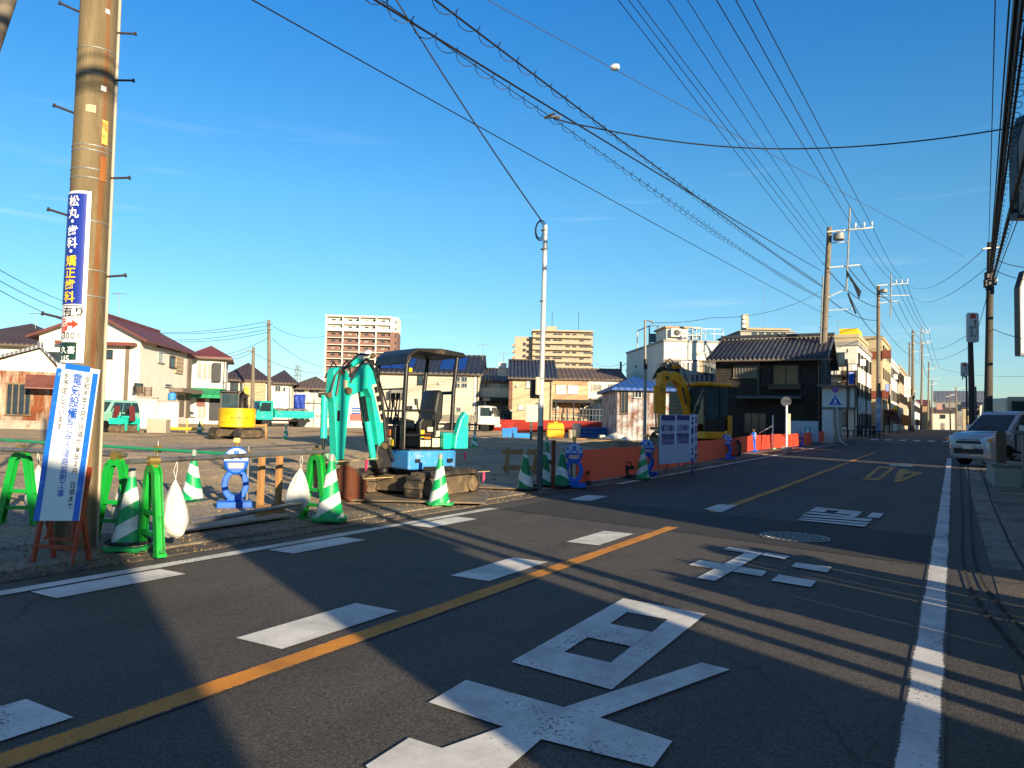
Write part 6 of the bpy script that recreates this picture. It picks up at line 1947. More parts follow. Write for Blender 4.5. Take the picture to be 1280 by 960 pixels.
for s_ in (-1, 1): mb.box((.77, s_ * .0775, 1.51), (.09, .004, .62), Matrix.Rotation(R(18), 3, 'Y'), 1)
mb.v = [tuple(Rm @ (Vector(q) - Vector((.57, 0, 0))) + Vector((.57, 0, 0))) for q in mb.v]
mb.build('boom_sticker', [M_LETK, M_STICKER], ex)

RmB = Matrix.Rotation(R(14), 3, 'Z')
def turn(mb):
    mb.v = [tuple(RmB @ (Vector(q) - Vector((.57, 0, 0))) + Vector((.57, 0, 0))) for q in mb.v]; return mb
for pts in ([(.60, .09, .9), (.66, .10, 1.3), (.80, .10, 1.75), (.95, .10, 2.16), (1.15, .09, 2.1), (1.33, .09, 1.8)], [(.58, .06, .92), (.62, .12, 1.4), (.86, .12, 1.98), (1.06, .1, 2.2)], [(1.3, .08, 1.9), (1.42, .12, 2.14), (1.60, .1, 1.9), (1.66, .09, 1.62)], [(1.32, -.08, 1.9), (1.45, -.12, 2.12), (1.61, -.1, 1.86)], [(.5, .1, .7), (.55, .2, .6), (.62, .16, .8)]):
    mb = MB(); mb.tube(pts, .013, 6); turn(mb).build('hose', M_HOSE, ex, smooth=True)
for (x, z, w, h_, m) in ((1.40, 1.78, .07, .12, M_STICKER), (1.50, 1.3, .05, .16, M_LETK)):
    for s_ in (-1, 1):
        mb = MB(); mb.box((x, s_ * .0735, z), (w, .005, h_)); turn(mb).build('data_plate', m, ex)
mb = MB(); mb.tube([(.90, 0, 2.29), (1.12, 0, 2.19)], .064, 12); turn(mb).build('cylinder_guard', M_WHITE, ex, smooth=True)
for (x, y, z) in ((-.2, .585, .62), (.1, .565, .62), (.35, .565, .62)):
    mb = MB(); mb.bx(x - .045, x + .045, y - .01, y + .004, z - .03, z + .03); mb.build('tie_point', M_BLK, ex)
mb = MB(); mb.bx(-.46, .46, -.012, .012, -.03, .03); mb.v = [(.35 * 0 + v[0] * .55, v[1] + .574, v[2] + .50) for v in mb.v]; mb.build('skirt_rim', M_BLK, ex)

# yellow digger with a cab, in the shade by the old house
def cab_digger(label, pos, head, tr_ang, s, paint, arm_fn, group=None, roof_m=None, cwz=1.52):
    t = thing('excavator', label, 'excavator', pos, head, group)
    tracks(t, 2.35 * s, .30 * s, .42 * s, 1.55 * s, tr_ang, True)
    def P(pts): return [(x * s, y * s) for x, y in pts]
    mb = MB(); mb.prism(P(deck_poly(.95, .95, 1.0)), .66 * s, .92 * s, plane='XY'); mb.build('deck', paint, t, bevel=.03 * s)
    cw = [(-.25, -.96)] + [(1.02 * math.cos(a), 1.0 * math.sin(a)) for a in [(-.56 * math.pi - .88 * math.pi * k / 14) for k in range(15)]] + [(-.25, .96)]
    mb = MB(); mb.prism(P(cw), .925 * s, cwz * s, plane='XY'); mb.build('counterweight', paint, t, bevel=.08 * s, smooth=True)
    mb = MB(); mb.prism(P([(-.24, -.94), (.9, -.94), (.9, -.12), (-.24, -.12)]), .925 * s, 1.35 * s, plane='XY'); mb.build('side_cover', paint, t, bevel=.05 * s)
    # cab on the left side: pillars, panes and roof
    x0, x1, y0, y1, z0, z1 = -.42, .92, -.06, .92, .93, 2.55
    mb = MB()
    for x, y in ((x0, y0), (x1, y0), (x0, y1), (x1, y1)): mb.bx(x * s, (x + (.08 if x == x0 else -.08)) * s, y * s, (y + (.08 if y == y0 else -.08)) * s, z0 * s, z1 * s)
    mb.bx((x0 + .5) * s, (x0 + .58) * s, (y1 - .07) * s, (y1 - .004) * s, z0 * s, z1 * s)
    mb.bx((x0 + .081) * s, (x1 - .081) * s, (y1 - .06) * s, (y1 - .01) * s, z0 * s, (z0 + .45) * s)
    mb.build('cab_frame', M_BLK, t)
    mb = MB(); mb.prism(P([(x0 - .05, y0 - .02), (x1 + .04, y0 - .02), (x1 + .04, y1 + .03), (x0 - .05, y1 + .03)]), (z1 + .003) * s, (z1 + .16) * s, plane='XY'); mb.build('cab_roof', roof_m or paint, t, bevel=.06 * s, smooth=True)
    g = glass_mat('cab_glass', (.03, .06, .07), .05)
    for nm, a in (('windscreen', (x1 - .05, x1 - .03, y0 + .08, y1 - .08, z0 + .25, z1 - .02)), ('side_window', (x0 + .08, x0 + .5, y1 - .05, y1 - .03, z0 + .5, z1 - .04)), ('door_window', (x0 + .58, x1 - .08, y1 - .05, y1 - .03, z0 + .452, z1 - .04)), ('rear_window', (x0 + .03, x0 + .05, y0 + .08, y1 - .08, z0 + .6, z1 - .04)), ('side_window', (x0 + .08, x1 - .08, y0 + .03, y0 + .05, z0 + .5, z1 - .04))):
        mb = MB(); mb.bx(*[q * s for q in a]); mb.build(nm, g, t)
    mb = MB(); mb.bx(-.2 * s, .25 * s, .2 * s, .7 * s, .931 * s, 1.4 * s); mb.bx(-.25 * s, -.1 * s, .2 * s, .7 * s, 1.401 * s, 2.0 * s); mb.build('seat', M_SEAT, t, bevel=.03)
    arm_fn(t, s)
    return t
def arm_big(t, s):
    P = lambda pts: [(x * s, z * s) for x, z in pts]
    boom = P([(.55, 1.05), (.80, .95), (1.15, 1.9), (1.50, 2.55), (1.85, 2.72), (2.25, 2.66), (2.40, 2.78), (2.30, 2.95), (1.85, 3.05), (1.46, 2.95), (1.05, 2.45), (.64, 1.6)])
    arm = P([(2.10, 2.95), (2.28, 3.05), (2.62, 2.95), (2.68, 2.6), (2.60, 1.6), (2.54, .82), (2.40, .82), (2.38, 1.6), (2.36, 2.5)])
    bucket = P([(1.75, .55), (1.80, .22), (2.15, .05), (2.5, .16), (2.7, .42), (2.72, .7), (2.52, .85), (2.30, .74)])
    arm_set(t, R(10), None, boom, arm, bucket, .26 * s, .22 * s, .62 * s,
            [('arm_cylinder', tuple(P([(1.42, 3.26)])[0]), tuple(P([(2.25, 3.2)])[0]), .075 * s, .6, 0, M_YPAINT), ('bucket_cylinder', tuple(P([(2.86, 2.5)])[0]), tuple(P([(2.78, 1.0)])[0]), .07 * s, .65, 0, M_YPAINT), ('boom_cylinder', tuple(P([(.86, .9)])[0]), tuple(P([(1.5, 2.5)])[0]), .075 * s, .6, .18 * s, M_YPAINT)],
            [(2.34 * s, 2.8 * s, .07 * s, .4 * s), (2.5 * s, .88 * s, .06 * s, .5 * s), (.68 * s, 1.1 * s, .07 * s, .4 * s), (2.82 * s, 1.0 * s, .05 * s, .4 * s)],
            M_YPAINT, M_YPAINT, M_DUSTY, [[(.7 * s, .15 * s, 1.3 * s), (1.0 * s, .15 * s, 2.5 * s), (1.45 * s, .15 * s, 3.2 * s), (2.0 * s, .15 * s, 3.35 * s), (2.4 * s, .13 * s, 3.1 * s)], [(1.4 * s, -.15 * s, 3.15 * s), (1.9 * s, -.15 * s, 3.4 * s), (2.5 * s, -.13 * s, 3.25 * s)], [(1.5 * s, 0, 3.2 * s), (2.1 * s, .05, 3.5 * s), (2.7 * s, 0, 3.1 * s)]], (.6 * s, 0))
    mb = MB()
    for k in range(8):
        mb.tube([((1.6 + .1 * k) * s, (-.2 + .05 * k) * s, (3.05 - .02 * k) * s), ((1.8 + .1 * k) * s, (-.2 + .05 * k) * s, (3.3 - .03 * k) * s), ((2.0 + .1 * k) * s, (-.15 + .04 * k) * s, (2.95 - .03 * k) * s)], .03 * s, 6)
    mb.build('hose_bundle', M_DUSTY, t, smooth=True)
pos = stand(880, 27.5, .02)
cab_digger('yellow excavator with a glazed cab standing in the shade before the old timber house', pos, face(212), R(20), 0.98, M_YPAINT, arm_big)
def arm_rear(t, s):
    P = lambda pts: [(x * s, z * s) for x, z in pts]
    boom = P([(.55, 1.05), (.80, .95), (1.1, 1.9), (1.5, 2.35), (2.2, 2.3), (2.3, 2.5), (1.5, 2.65), (.95, 2.3), (.62, 1.6)])
    arm = P([(2.1, 2.6), (2.4, 2.6), (2.45, 1.6), (2.4, .7), (2.25, .7), (2.2, 1.6)])
    bucket = P([(1.65, .5), (1.70, .2), (2.0, .05), (2.35, .16), (2.5, .42), (2.5, .6), (2.35, .74), (2.15, .64)])
    arm_set(t, R(-18), None, boom, arm, bucket, .24 * s, .2 * s, .6 * s, [('arm_cylinder', tuple(P([(1.3, 2.7)])[0]), tuple(P([(2.2, 2.62)])[0]), .06 * s, .6, 0, M_BLK), ('bucket_cylinder', tuple(P([(2.55, 2.0)])[0]), tuple(P([(2.5, .9)])[0]), .06 * s, .6, 0, M_BLK)],
            [(2.25 * s, 2.5 * s, .06 * s, .4 * s)], M_BLK, M_BLK, M_BUCKET, None, (.6 * s, 0))
pos = stand(296, 34, .02)
mini = cab_digger('bright yellow compact excavator seen from behind at the back of the site', pos, face(112), R(-35), .80, M_YPAINT2, arm_rear, None, M_BLK, 1.72)
mb = MB(); write(mb, 'KOMATSU', 0, 0, .16, False, 0, None, .01)
out = MB()
rr = 1.02 * .8 + .012
tw = max(v[0] for v in mb.v)
out.add([(rr * math.cos(math.pi + (x - tw / 2 + .12) / rr), rr * .98 * math.sin(math.pi + (x - tw / 2 + .12) / rr), 1.02 + z) for x, y, z in mb.v], mb.f)
out.build('lettering', M_LETK, mini, fix=False)

# ------------------------------------------------------------------ lorries, car, roller
M_TYRE = mat('tyre_rubber', '#1a1a1b', 0.8, 0, 0.2, 8)
M_RIM = mat('wheel_rim', '#a9aaa8', 0.35, 0.7, 0.1)
M_TEALP = mat('teal_lorry_paint', '#1fb0a2', 0.35, 0, 0.06, 2, dirt='#6f9187', dirt_amt=.15, dirt_scale=3)
M_WHITEP = mat('white_lorry_paint', '#d9dad4', 0.35, 0, 0.05, 2, dirt='#a8a18f', dirt_amt=.2, dirt_scale=3)
M_BED = mat('dull_tipper_bed', '#9c9484', 0.6, 0.1, 0.15, 4, dirt='#6f5f4a', dirt_amt=.35, dirt_scale=4)
M_SILVER = mat('silver_car_paint', '#b9bec4', 0.25, 0.35, 0.03, 2, coat=0.6)
M_LAMP = mat('headlamp_glass', '#d9dde0', 0.1, 0.2, 0.05)
M_REDL = mat('tail_lamp', '#b02018', 0.3, 0, 0.05)
M_ORL = mat('amber_lamp', '#e28a1c', 0.3, 0, 0.05)
def wheel(t, x, y, r_, w, spokes=0):
    mb = MB(); s = 1 if y > 0 else -1
    mb.lathe([(r_ * .62, -w / 2), (r_ * .94, -w / 2), (r_, -w / 2 + .03), (r_, w / 2 - .03), (r_ * .94, w / 2), (r_ * .62, w / 2)], 28, (x, y, r_), axis='Y')
    o = mb.build('wheel', M_TYRE, t, smooth=True)
    mb = MB(); yo = y + s * (w / 2 - .03)
    mb.lathe([(.0001, yo - y + s * .0), (r_ * .2, s * (w / 2 - .02)), (r_ * .6, s * (w / 2 - .05)), (r_ * .63, s * (w / 2 + .004)), (r_ * .60, s * (w / 2 - .09))], 24, (x, y, r_), axis='Y')
    if spokes:
        for k in range(spokes):
            a = 2 * math.pi * k / spokes
            mb.box((x + r_ * .36 * math.cos(a), y + s * (w / 2 - .012), r_ + r_ * .36 * math.sin(a)), (r_ * .52, .03, r_ * .13), Matrix.Rotation(-a, 3, 'Y'))
    mb.build('rim', M_RIM, o, smooth=False)
def lorry(label, pos, head, paint, bed, open_bed=False, glass=None):
    t = thing('lorry', label, 'lorry', pos, head)
    g = glass_mat('vehicle_glass', (.025, .05, .055), .05)
    L_, W_ = 4.7, 1.7
    cab = [(1.0, .55), (2.30, .55), (2.34, .95), (2.30, 1.12), (2.02, 1.92), (1.92, 1.98), (1.05, 1.98), (1.0, 1.9)]
    mb = MB(); mb.prism(cab, -W_ / 2, W_ / 2); mb.build('cab', paint, t, bevel=.05, smooth=True)
    ws = [(2.285, 1.18), (2.045, 1.86)]
    mb = MB(); mb.add([(2.30 + .004, -.74, 1.17), (2.30 + .004, .74, 1.17), (2.045 + .004, .70, 1.86), (2.045 + .004, -.70, 1.86), (2.26, -.74, 1.17), (2.26, .74, 1.17), (2.0, .70, 1.86), (2.0, -.70, 1.86)], [(0, 1, 2, 3), (7, 6, 5, 4), (0, 4, 5, 1), (1, 5, 6, 2), (2, 6, 7, 3), (3, 7, 4, 0)]); mb.build('windscreen', g, t)
    for s in (-1, 1):
        mb = MB(); mb.prism([(1.22, 1.2), (2.14, 1.2), (1.93, 1.84), (1.22, 1.84)], s * (W_ / 2 + .008) - .01, s * (W_ / 2 + .008) + .01); mb.build('side_window', g, t)
        mb = MB(); mb.bx(2.28, 2.37, s * .62 - .14, s * .62 + .14, .72, .9); mb.build('headlight', M_LAMP, t, bevel=.02)
        mb = MB(); mb.bar((2.1, s * .86, 1.5), (2.25, s * 1.02, 1.55), .02, .02); mb.bx(2.2, 2.26, s * 1.05 - .08, s * 1.05 + .08, 1.35, 1.68); mb.build('mirror', M_BLK, t)
    mb = MB(); mb.bx(2.34, 2.42, -.82, .82, .38, .62); mb.build('bumper', M_BLK if paint is M_TEALP else paint, t, bevel=.03)
    mb = MB(); mb.bx(-2.25, 2.2, -.4, .4, .45, .6); mb.build('chassis', M_BLK, t)
    x0, x1 = -2.35, .9
    mb = MB(); mb.bx(x0, x1, -W_ / 2, W_ / 2, .72, .84)
    hs_ = .42
    mb.bx(x0, x1, -W_ / 2, -W_ / 2 + .05, .842, .842 + hs_); mb.bx(x0, x1, W_ / 2 - .05, W_ / 2, .842, .842 + hs_); mb.bx(x0, x0 + .05, -W_ / 2 + .052, W_ / 2 - .052, .842, .842 + hs_); mb.bx(x1 - .06, x1, -W_ / 2 + .052, W_ / 2 - .052, .842, 1.9 if open_bed else 1.45)
    for k in range(5):
        x = x0 + .3 + k * .65
        for s in (-1, 1): mb.bx(x - .03, x + .03, s * (W_ / 2) - (.0 if s > 0 else .025), s * (W_ / 2) + (.025 if s > 0 else .0), .80, .842 + hs_ - .01)
    mb.build('tipper_bed', bed, t)
    for x in (1.55, -1.35):
        for s in (-1, 1): wheel(t, x, s * (W_ / 2 - .14), .33, .2)
    return t
p_ = stand(351, 58, .02)
t = lorry('teal tipper lorry facing left at the back of the site', p_, face(222), M_TEALP, M_TEALP)
mb = MB()
rnd = random.Random(4)
for k in range(14):
    mb.box((-2.0 + rnd.random() * 2.5, -.6 + rnd.random() * 1.2, 1.18 + rnd.random() * .16), (.5, .4, .3), rnd.random() * 3)
o = tag(mb.build('load_sheet', mat('grey_load', '#77766f', .8, 0, .2, 4), None, bevel=.05), 'grey covered load heaped in the bed of the teal lorry', 'load'); o.location = p_; o.rotation_euler = (0, 0, face(222))
lorry('white tipper lorry facing right behind the teal digger', stand(585, 58, .02), face(-14), M_WHITEP, M_BED, True)

# compact teal road roller and the pale car behind the pole
p_ = stand(156, 36, .02)
t = thing('road_roller', 'small teal road roller parked before the cream garden wall', 'road roller', p_, face(262))
t.scale = (.74, .74, .74)
for x in (.62, -.62):
    mb = MB(); mb.lathe([(.0001, -.5), (.29, -.5), (.31, -.48), (.31, .48), (.29, .5), (.0001, .5)], 26, (x, 0, .31), axis='Y'); mb.build('drum', M_DUSTY, t, smooth=True)
    mb = MB(); mb.bx(x - .34, x + .34, -.45, .45, .66, 1.05); mb.bx(x - .1, x + .1, -.56, -.51, .25, .8); mb.bx(x - .1, x + .1, .51, .56, .25, .8); mb.build('drum_housing', M_TEAL, t, bevel=.05)
mb = MB(); mb.bx(-.6, .2, -.42, .42, 1.051, 1.2); mb.build('hood', M_TEAL, t, bevel=.04)
mb = MB(); mb.bx(-.25, .15, -.2, .2, 1.201, 1.32); mb.bx(-.33, -.22, -.2, .2, 1.321, 1.65); mb.build('seat', M_SEAT, t, bevel=.03)
mb = MB(); mb.tube([(.45, 0, 1.05), (.32, 0, 1.45)], .025, 8); mb.lathe([(.15, 1.44), (.17, 1.455), (.15, 1.47)], 18, (.32, 0, 0)); mb.build('steering_wheel', M_BLK, t)
for s in (-1, 1):
    mb = MB(); mb.box((.1, s * .56, 1.35), (.5, .05, .95), Matrix.Rotation(R(6) * s, 3, 'X')); mb.build('side_shield', mat('maroon_paint', '#6d2b2b', .5, 0, .1, 4), t)
def car(label, pos, head, paint, body, cabin, L_, W_, wheel_x, r_=.29, spokes=0, name='car', cat='car'):
    t = thing(name, label, cat, pos, head)
    g = glass_mat('vehicle_glass', (.025, .05, .055), .05)
    n = len(body)
    # body lofted from a side profile, narrowed a little towards bonnet and roof
    def loft(poly, w0, w1, nm, m, zlo, zhi, mats_bev=.05):
        mb = MB()
        vs_ = []
        for s in (-1, 1):
            for (x, z) in poly:
                k = max(0, min(1, (z - zlo) / (zhi - zlo)))
                taper = 1 - .10 * max(0, (abs(x) / (L_ / 2)) - .7) / .3
                vs_.append((x, s * (w0 + (w1 - w0) * k) / 2 * taper, z))
        q = len(poly)
        fs_ = [tuple(range(q - 1, -1, -1)), tuple(range(q, 2 * q))] + [(i, (i + 1) % q, q + (i + 1) % q, q + i) for i in range(q)]
        mb.add(vs_, fs_)
        return mb.build(nm, m, t, bevel=mats_bev, smooth=True)
    loft(body, W_, W_ * .97, 'body', paint, .3, 1.0, .06)
    zb, zt = min(z for x, z in cabin), max(z for x, z in cabin)
    loft(cabin, W_ * .965, W_ * .80, 'cabin', paint, zb, zt, .05)
    # panes
    xs = sorted(cabin, key=lambda q: q[0])
    fr_lo, fr_hi = cabin[1], cabin[2]
    def wid(z): return (W_ * .965 + (W_ * .80 - W_ * .965) * (z - zb) / (zt - zb)) / 2
    a, b = Vector((fr_lo[0], 0, fr_lo[1])), Vector((fr_hi[0], 0, fr_hi[1]))
    nn = Vector((b.z - a.z, 0, -(b.x - a.x))).normalized() * .012
    if nn.x < 0: nn = -nn
    lo, hi = a + (b - a) * .08 + nn, a + (b - a) * .90 + nn
    mb = MB(); mb.add([(lo.x, -wid(lo.z) + .07, lo.z), (lo.x, wid(lo.z) - .07, lo.z), (hi.x, wid(hi.z) - .07, hi.z), (hi.x, -wid(hi.z) + .07, hi.z)], [(0, 1, 2, 3)])
    w_ = mb.build('windscreen', g, t); w_.modifiers.new('solid', 'SOLIDIFY').thickness = .02
    rl, rh = cabin[0], cabin[-1]
    zl, zh = zb + .07 * (zt - zb) + .03, zt - .12
    def xat(side, z):
        (p0, p1) = ((fr_lo, fr_hi) if side > 0 else (cabin[0], cabin[-1]))
        k = (z - p0[1]) / (p1[1] - p0[1]); return p0[0] + (p1[0] - p0[0]) * k
    F0, F1, B0, B1 = xat(1, zl) - .22, xat(1, zh) - .16, xat(-1, zl) + .16, xat(-1, zh) + .16
    cut = [0.0, .40, .72, 1.0]
    for s in (-1, 1):
        for k in range(3):
            u0, u1 = cut[k] + (.015 if k else 0), cut[k + 1] - (.015 if k < 2 else 0)
            lo0, lo1 = F0 + (B0 - F0) * u0, F0 + (B0 - F0) * u1
            hi0, hi1 = F1 + (B1 - F1) * u0, F1 + (B1 - F1) * u1
            y0, y1 = s * (wid(zl) + .012), s * (wid(zh) + .012)
            mb = MB(); mb.quad((lo0, y0, zl), (lo1, y0, zl), (hi1, y1, zh), (hi0, y1, zh)); w_ = mb.build('side_window', g, t); w_.modifiers.new('solid', 'SOLIDIFY').thickness = .02
        x_ = F0 - .1
        mb = MB(); mb.bar((x_, s * W_ * .47, zl + .02), (x_, s * (W_ / 2 + .1), zl + .05), .04, .04); mb.bx(x_ - .06, x_ + .05, s * (W_ / 2 + .12) - .09, s * (W_ / 2 + .12) + .09, zl - .02, zl + .15); mb.build('mirror', paint, t, bevel=.03)
        for k in (1, 2):
            xx = F0 + (B0 - F0) * cut[k]
            mb = MB(); mb.bx(xx + .1, xx + .24, s * (W_ / 2 * .985) - .02, s * (W_ / 2 * .985) + .022, .84, .875); mb.build('door_handle', paint, t, bevel=.01)
        for x in wheel_x: wheel(t, x, s * (W_ / 2 - .1), r_, .17, spokes)
        for x in wheel_x:
            mb = MB()
            for k in range(13):
                a0 = math.pi * k / 12
                mb.v.append((x + (r_ + .055) * math.cos(a0), s * (W_ / 2 + .002), r_ + (r_ + .055) * math.sin(a0)))
            arc = list(mb.v); m2 = MB(); m2.prism([(q[0], q[2]) for q in arc] , s * (W_ / 2 + .002) - .03, s * (W_ / 2 + .002) + .003); m2.build('wheel_arch', M_BLK, t)
    xf = L_ / 2
    return t, xf, g
# silver box shaped car nosing out on the right
fp = gp(1217, 583, .02)
hd = face(198)
Lc = 3.4
pos = Vector((fp.x - math.cos(hd) * (Lc / 2 - .12), fp.y - math.sin(hd) * (Lc / 2 - .12), 0)); pos.z = T(pos.x, pos.y) + .02
body = [(-1.68, .24), (1.62, .20), (1.70, .36), (1.70, .72), (1.64, .88), (1.50, .97), (.95, 1.02), (-1.66, 1.02), (-1.70, .8)]
cabin = [(-1.66, 1.0), (1.02, 1.0), (.42, 1.58), (.28, 1.64), (-1.45, 1.64), (-1.58, 1.58)]
van, xf, g = car('silver box shaped car nosing out towards the road on the right', pos, hd, M_SILVER, body, cabin, Lc, 1.52, (1.08, -1.12), .30, 8)
van.scale = (1.06, 1.06, 1.08)
for s in (-1, 1):
    mb = MB(); mb.prism([(1.52, .70), (1.715, .70), (1.70, .82), (1.60, .90), (1.45, .90)], s * .60 - .13, s * .60 + .13); hl = mb.build('headlight', M_LAMP, van, bevel=.02, smooth=True)
    mb = MB(); mb.bx(1.66, 1.722, s * .72 - .05, s * .72 + .05, .74, .82); mb.build('indicator', M_ORL, hl)
mb = MB(); mb.bx(1.69, 1.728, -.17, .17, .50, .62); mb.build('number_plate', M_STICKER, van, bevel=.008)
for s in (-1, 1):
    for x in (.72, -.22, -1.1):
        mb = MB(); mb.bx(x - .006, x + .006, s * .7415 - .02, s * .7415 + .022, .36, 1.0); mb.build('door_seam', M_BLK, van)
    mb = MB(); mb.bx(-.8, .76, s * .745 - .012, s * .745 + .022, .40, .47); mb.build('side_moulding', M_BLK, van)
for y in (-.35, .25):
    mb = MB(); mb.bar((1.02, y, 1.05), (.80, y + .5 if y < 0 else y - .1, 1.21), .015, .012); mb.build('wiper', M_BLK, van)
mb = MB(); mb.bx(1.66, 1.712, -.42, .42, .66, .74); mb.build('grille', M_BLK, van, bevel=.01)
mb = MB(); mb.bx(1.69, 1.735, -.36, .36, .775, .805); mb.build('grille_bar', M_RIM, van, bevel=.008)
mb = MB(); mb.bx(1.66, 1.715, -.5, .5, .36, .52); mb.build('bumper_grille', M_BLK, van, bevel=.01)
p_ = stand(133, 37, .02)
car('pale green car half hidden behind the big pole', p_, face(262), mat('pale_green_car_paint', '#8fc7b4', .3, .1, .03, coat=.4), body, cabin, Lc, 1.5, (1.08, -1.12), .29)
car('dark blue car behind the dull red netting, left one of two', stand(631, 66, .02), face(182), mat('blue_car_paint', '#25486f', .3, .2, .03, coat=.4), body, cabin, Lc, 1.5, (1.08, -1.12), .29)
car('mid blue car behind the dull red netting, right one of two', stand(655, 67, .02), face(176), mat('mid_blue_car_paint', '#2e6cae', .3, .2, .03, coat=.4), body, cabin, Lc, 1.5, (1.08, -1.12), .29)
# cream bodied minibus behind the silver car
bb = [(-2.6, .35), (2.6, .35), (2.7, .6), (2.66, 1.1), (2.5, 1.22), (-2.68, 1.22), (-2.7, .8)]
bc = [(-2.66, 1.2), (2.46, 1.2), (2.15, 1.98), (1.9, 2.06), (-2.5, 2.06), (-2.62, 1.96)]
pm = stand(1332, 33, .02)
car('cream roofed minibus parked behind the silver car', pm, face(0), mat('cream_bus_paint', '#d9cfae', .35, 0, .04), bb, bc, 5.4, 1.8, (1.7, -1.6), .33, 0, 'minibus', 'minibus')[0].scale = (1.2, 1.2, 1.2)
# ------------------------------------------------------------------ things on the far side of the site
M_TANK = mat('orange_yellow_plastic', '#efa312', 0.45, 0, 0.05, 3)
M_DRUM = mat('cream_drum', '#d8cfb2', 0.5, 0, 0.08, 4)
M_BLUEP = mat('bright_blue_plastic', '#1f7fcf', 0.45, 0, 0.08, 4)
M_BLUEPIPE = mat('blue_water_pipe', '#2a5f9f', 0.45, 0, 0.1, 4)
p_ = stand(694, 46, .02)
t = thing('plastic_tank', 'big orange yellow plastic tank with a strap standing on the gravel', 'tank', p_, YAW)
mb = MB(); mb.prism([(-.46, 0), (.46, 0), (.54, .12), (.54, .62), (.46, .92), (-.46, .92), (-.54, .62), (-.54, .12)], -.42, .42); mb.build('tank_body', M_TANK, t, bevel=.08, smooth=True)
mb = MB(); mb.bx(-.56, .56, -.44, .44, .50, .54); mb.build('strap', M_BLK, t)
mb = MB(); mb.lathe([(.16, .92), (.16, 1.0), (.0001, 1.02)], 18); mb.build('lid', M_TANK, t, smooth=True)
p_ = stand(721, 47, .02)
t = thing('drum', 'tall cream drum standing right of the orange yellow tank', 'drum', p_)
mb = MB(); mb.lathe([(.26, 0), (.27, .03), (.27, .3), (.285, .31), (.27, .33), (.27, .58), (.285, .59), (.27, .61), (.27, .88), (.25, .9), (.0001, .9)], 24); mb.build('drum_body', M_DRUM, t, smooth=True)
t = thing('drum', 'short cream drum in front of the tall cream one', 'drum', stand(715, 46, .02))
mb = MB(); mb.lathe([(.2, 0), (.21, .03), (.21, .5), (.19, .52), (.0001, .52)], 20); mb.build('drum_body', M_DRUM, t, smooth=True)
for px, lab, hh in ((631, 'blue plastic bin, leftmost of the row on the gravel', .5), (637, 'blue plastic bin in the middle of the row on the gravel', .52), (643.5, 'blue plastic bin at the right end of the row on the gravel', .56)):
    t = thing('plastic_bin', lab, 'bin', stand(px, 45, .02), YAW, 'blue bins on the gravel')
    mb = MB(); mb.prism([(-.12, 0), (.12, 0), (.15, hh), (-.15, hh)], -.15, .15); mb.build('bin_body', M_BLUEP, t, bevel=.02)
    mb = MB(); mb.bx(-.165, .165, -.165, .165, hh + .002, hh + .04); mb.build('lid', M_BLUEP, t)
t = thing('pipe_crate', 'flat bright blue crate lying right of the blue bins', 'crate', stand(653, 45, .02), YAW)
mb = MB(); mb.bx(-.5, .5, -.3, .3, 0, .05); mb.bx(-.5, .5, -.3, -.26, .052, .26); mb.bx(-.5, .5, .26, .3, .052, .26); mb.bx(-.5, -.46, -.258, .258, .052, .26); mb.bx(.46, .5, -.258, .258, .052, .26); mb.build('crate_body', M_BLUEP, t)
k_ = 0
for row, n in ((0, 3), (1, 2), (2, 1)):
    for i in range(n):
        lab = ['blue pipe at the bottom of the stack, front one', 'blue pipe at the bottom of the stack, middle one', 'blue pipe at the bottom of the stack, rear one', 'blue pipe in the second layer of the stack, front one', 'blue pipe in the second layer of the stack, rear one', 'blue pipe lying on top of the stack'][k_]; k_ += 1
        q = stand(739, 47 + i * .26 + row * .13, .14 + row * .22)
        o = thing('water_pipe', lab, 'pipe', q, YAW + R(6), 'stack of blue pipes')
        mb = MB()
        ring_ = []
        mb.lathe([(.12, -1.0), (.127, -1.0), (.127, .98), (.14, .99), (.14, 1.1), (.11, 1.1), (.10, -.9)], 18, axis='X'); mb.build('pipe', M_BLUEPIPE, o, smooth=True)
t = thing('concrete_block', 'small hollow cream block on the boards right of the pipes', 'block', stand(753.5, 44, .02), YAW + .2)
mb = MB(); mb.bx(-.2, .2, -.15, -.11, 0, .28); mb.bx(-.2, .2, .11, .15, 0, .28)
for x in (-.18, 0, .18): mb.bx(x - .02, x + .02, -.109, .109, 0, .28)
mb.build('block_body', M_DRUM, t)
for i, (px, dp, lab, sc) in enumerate(((770, 43, 'big white sack slumped on the gravel left of the blue roofed shed', 1.5), (784, 42, 'smaller white sack lying before the blue roofed shed', 1.0))):
    o = make_bag(lab, .3 * sc, .38 * sc, 21 + i, .02); o.location = stand(px, dp, .02); o['group'] = 'white sacks before the shed'; o['category'] = 'sack'
    o.scale = (1.6, 1.0, .8)
for i, (px, dp, w, lab, rz) in enumerate(((735, 43, 1.5, 'weathered board lying flat before the blue pipes', .2), (762, 41, 1.7, 'weathered board lying flat by the white sacks', -.15), (778, 40, 1.1, 'dark board propped before the white sacks', .5))):
    o = thing('timber_board', lab, 'board', stand(px, dp, .06), YAW + rz, 'boards lying on the gravel')
    mb = MB(); mb.bx(-w / 2, w / 2, -.12, .12, 0, .05); mb.build('board', M_WOOD if i < 2 else M_DARK, o)
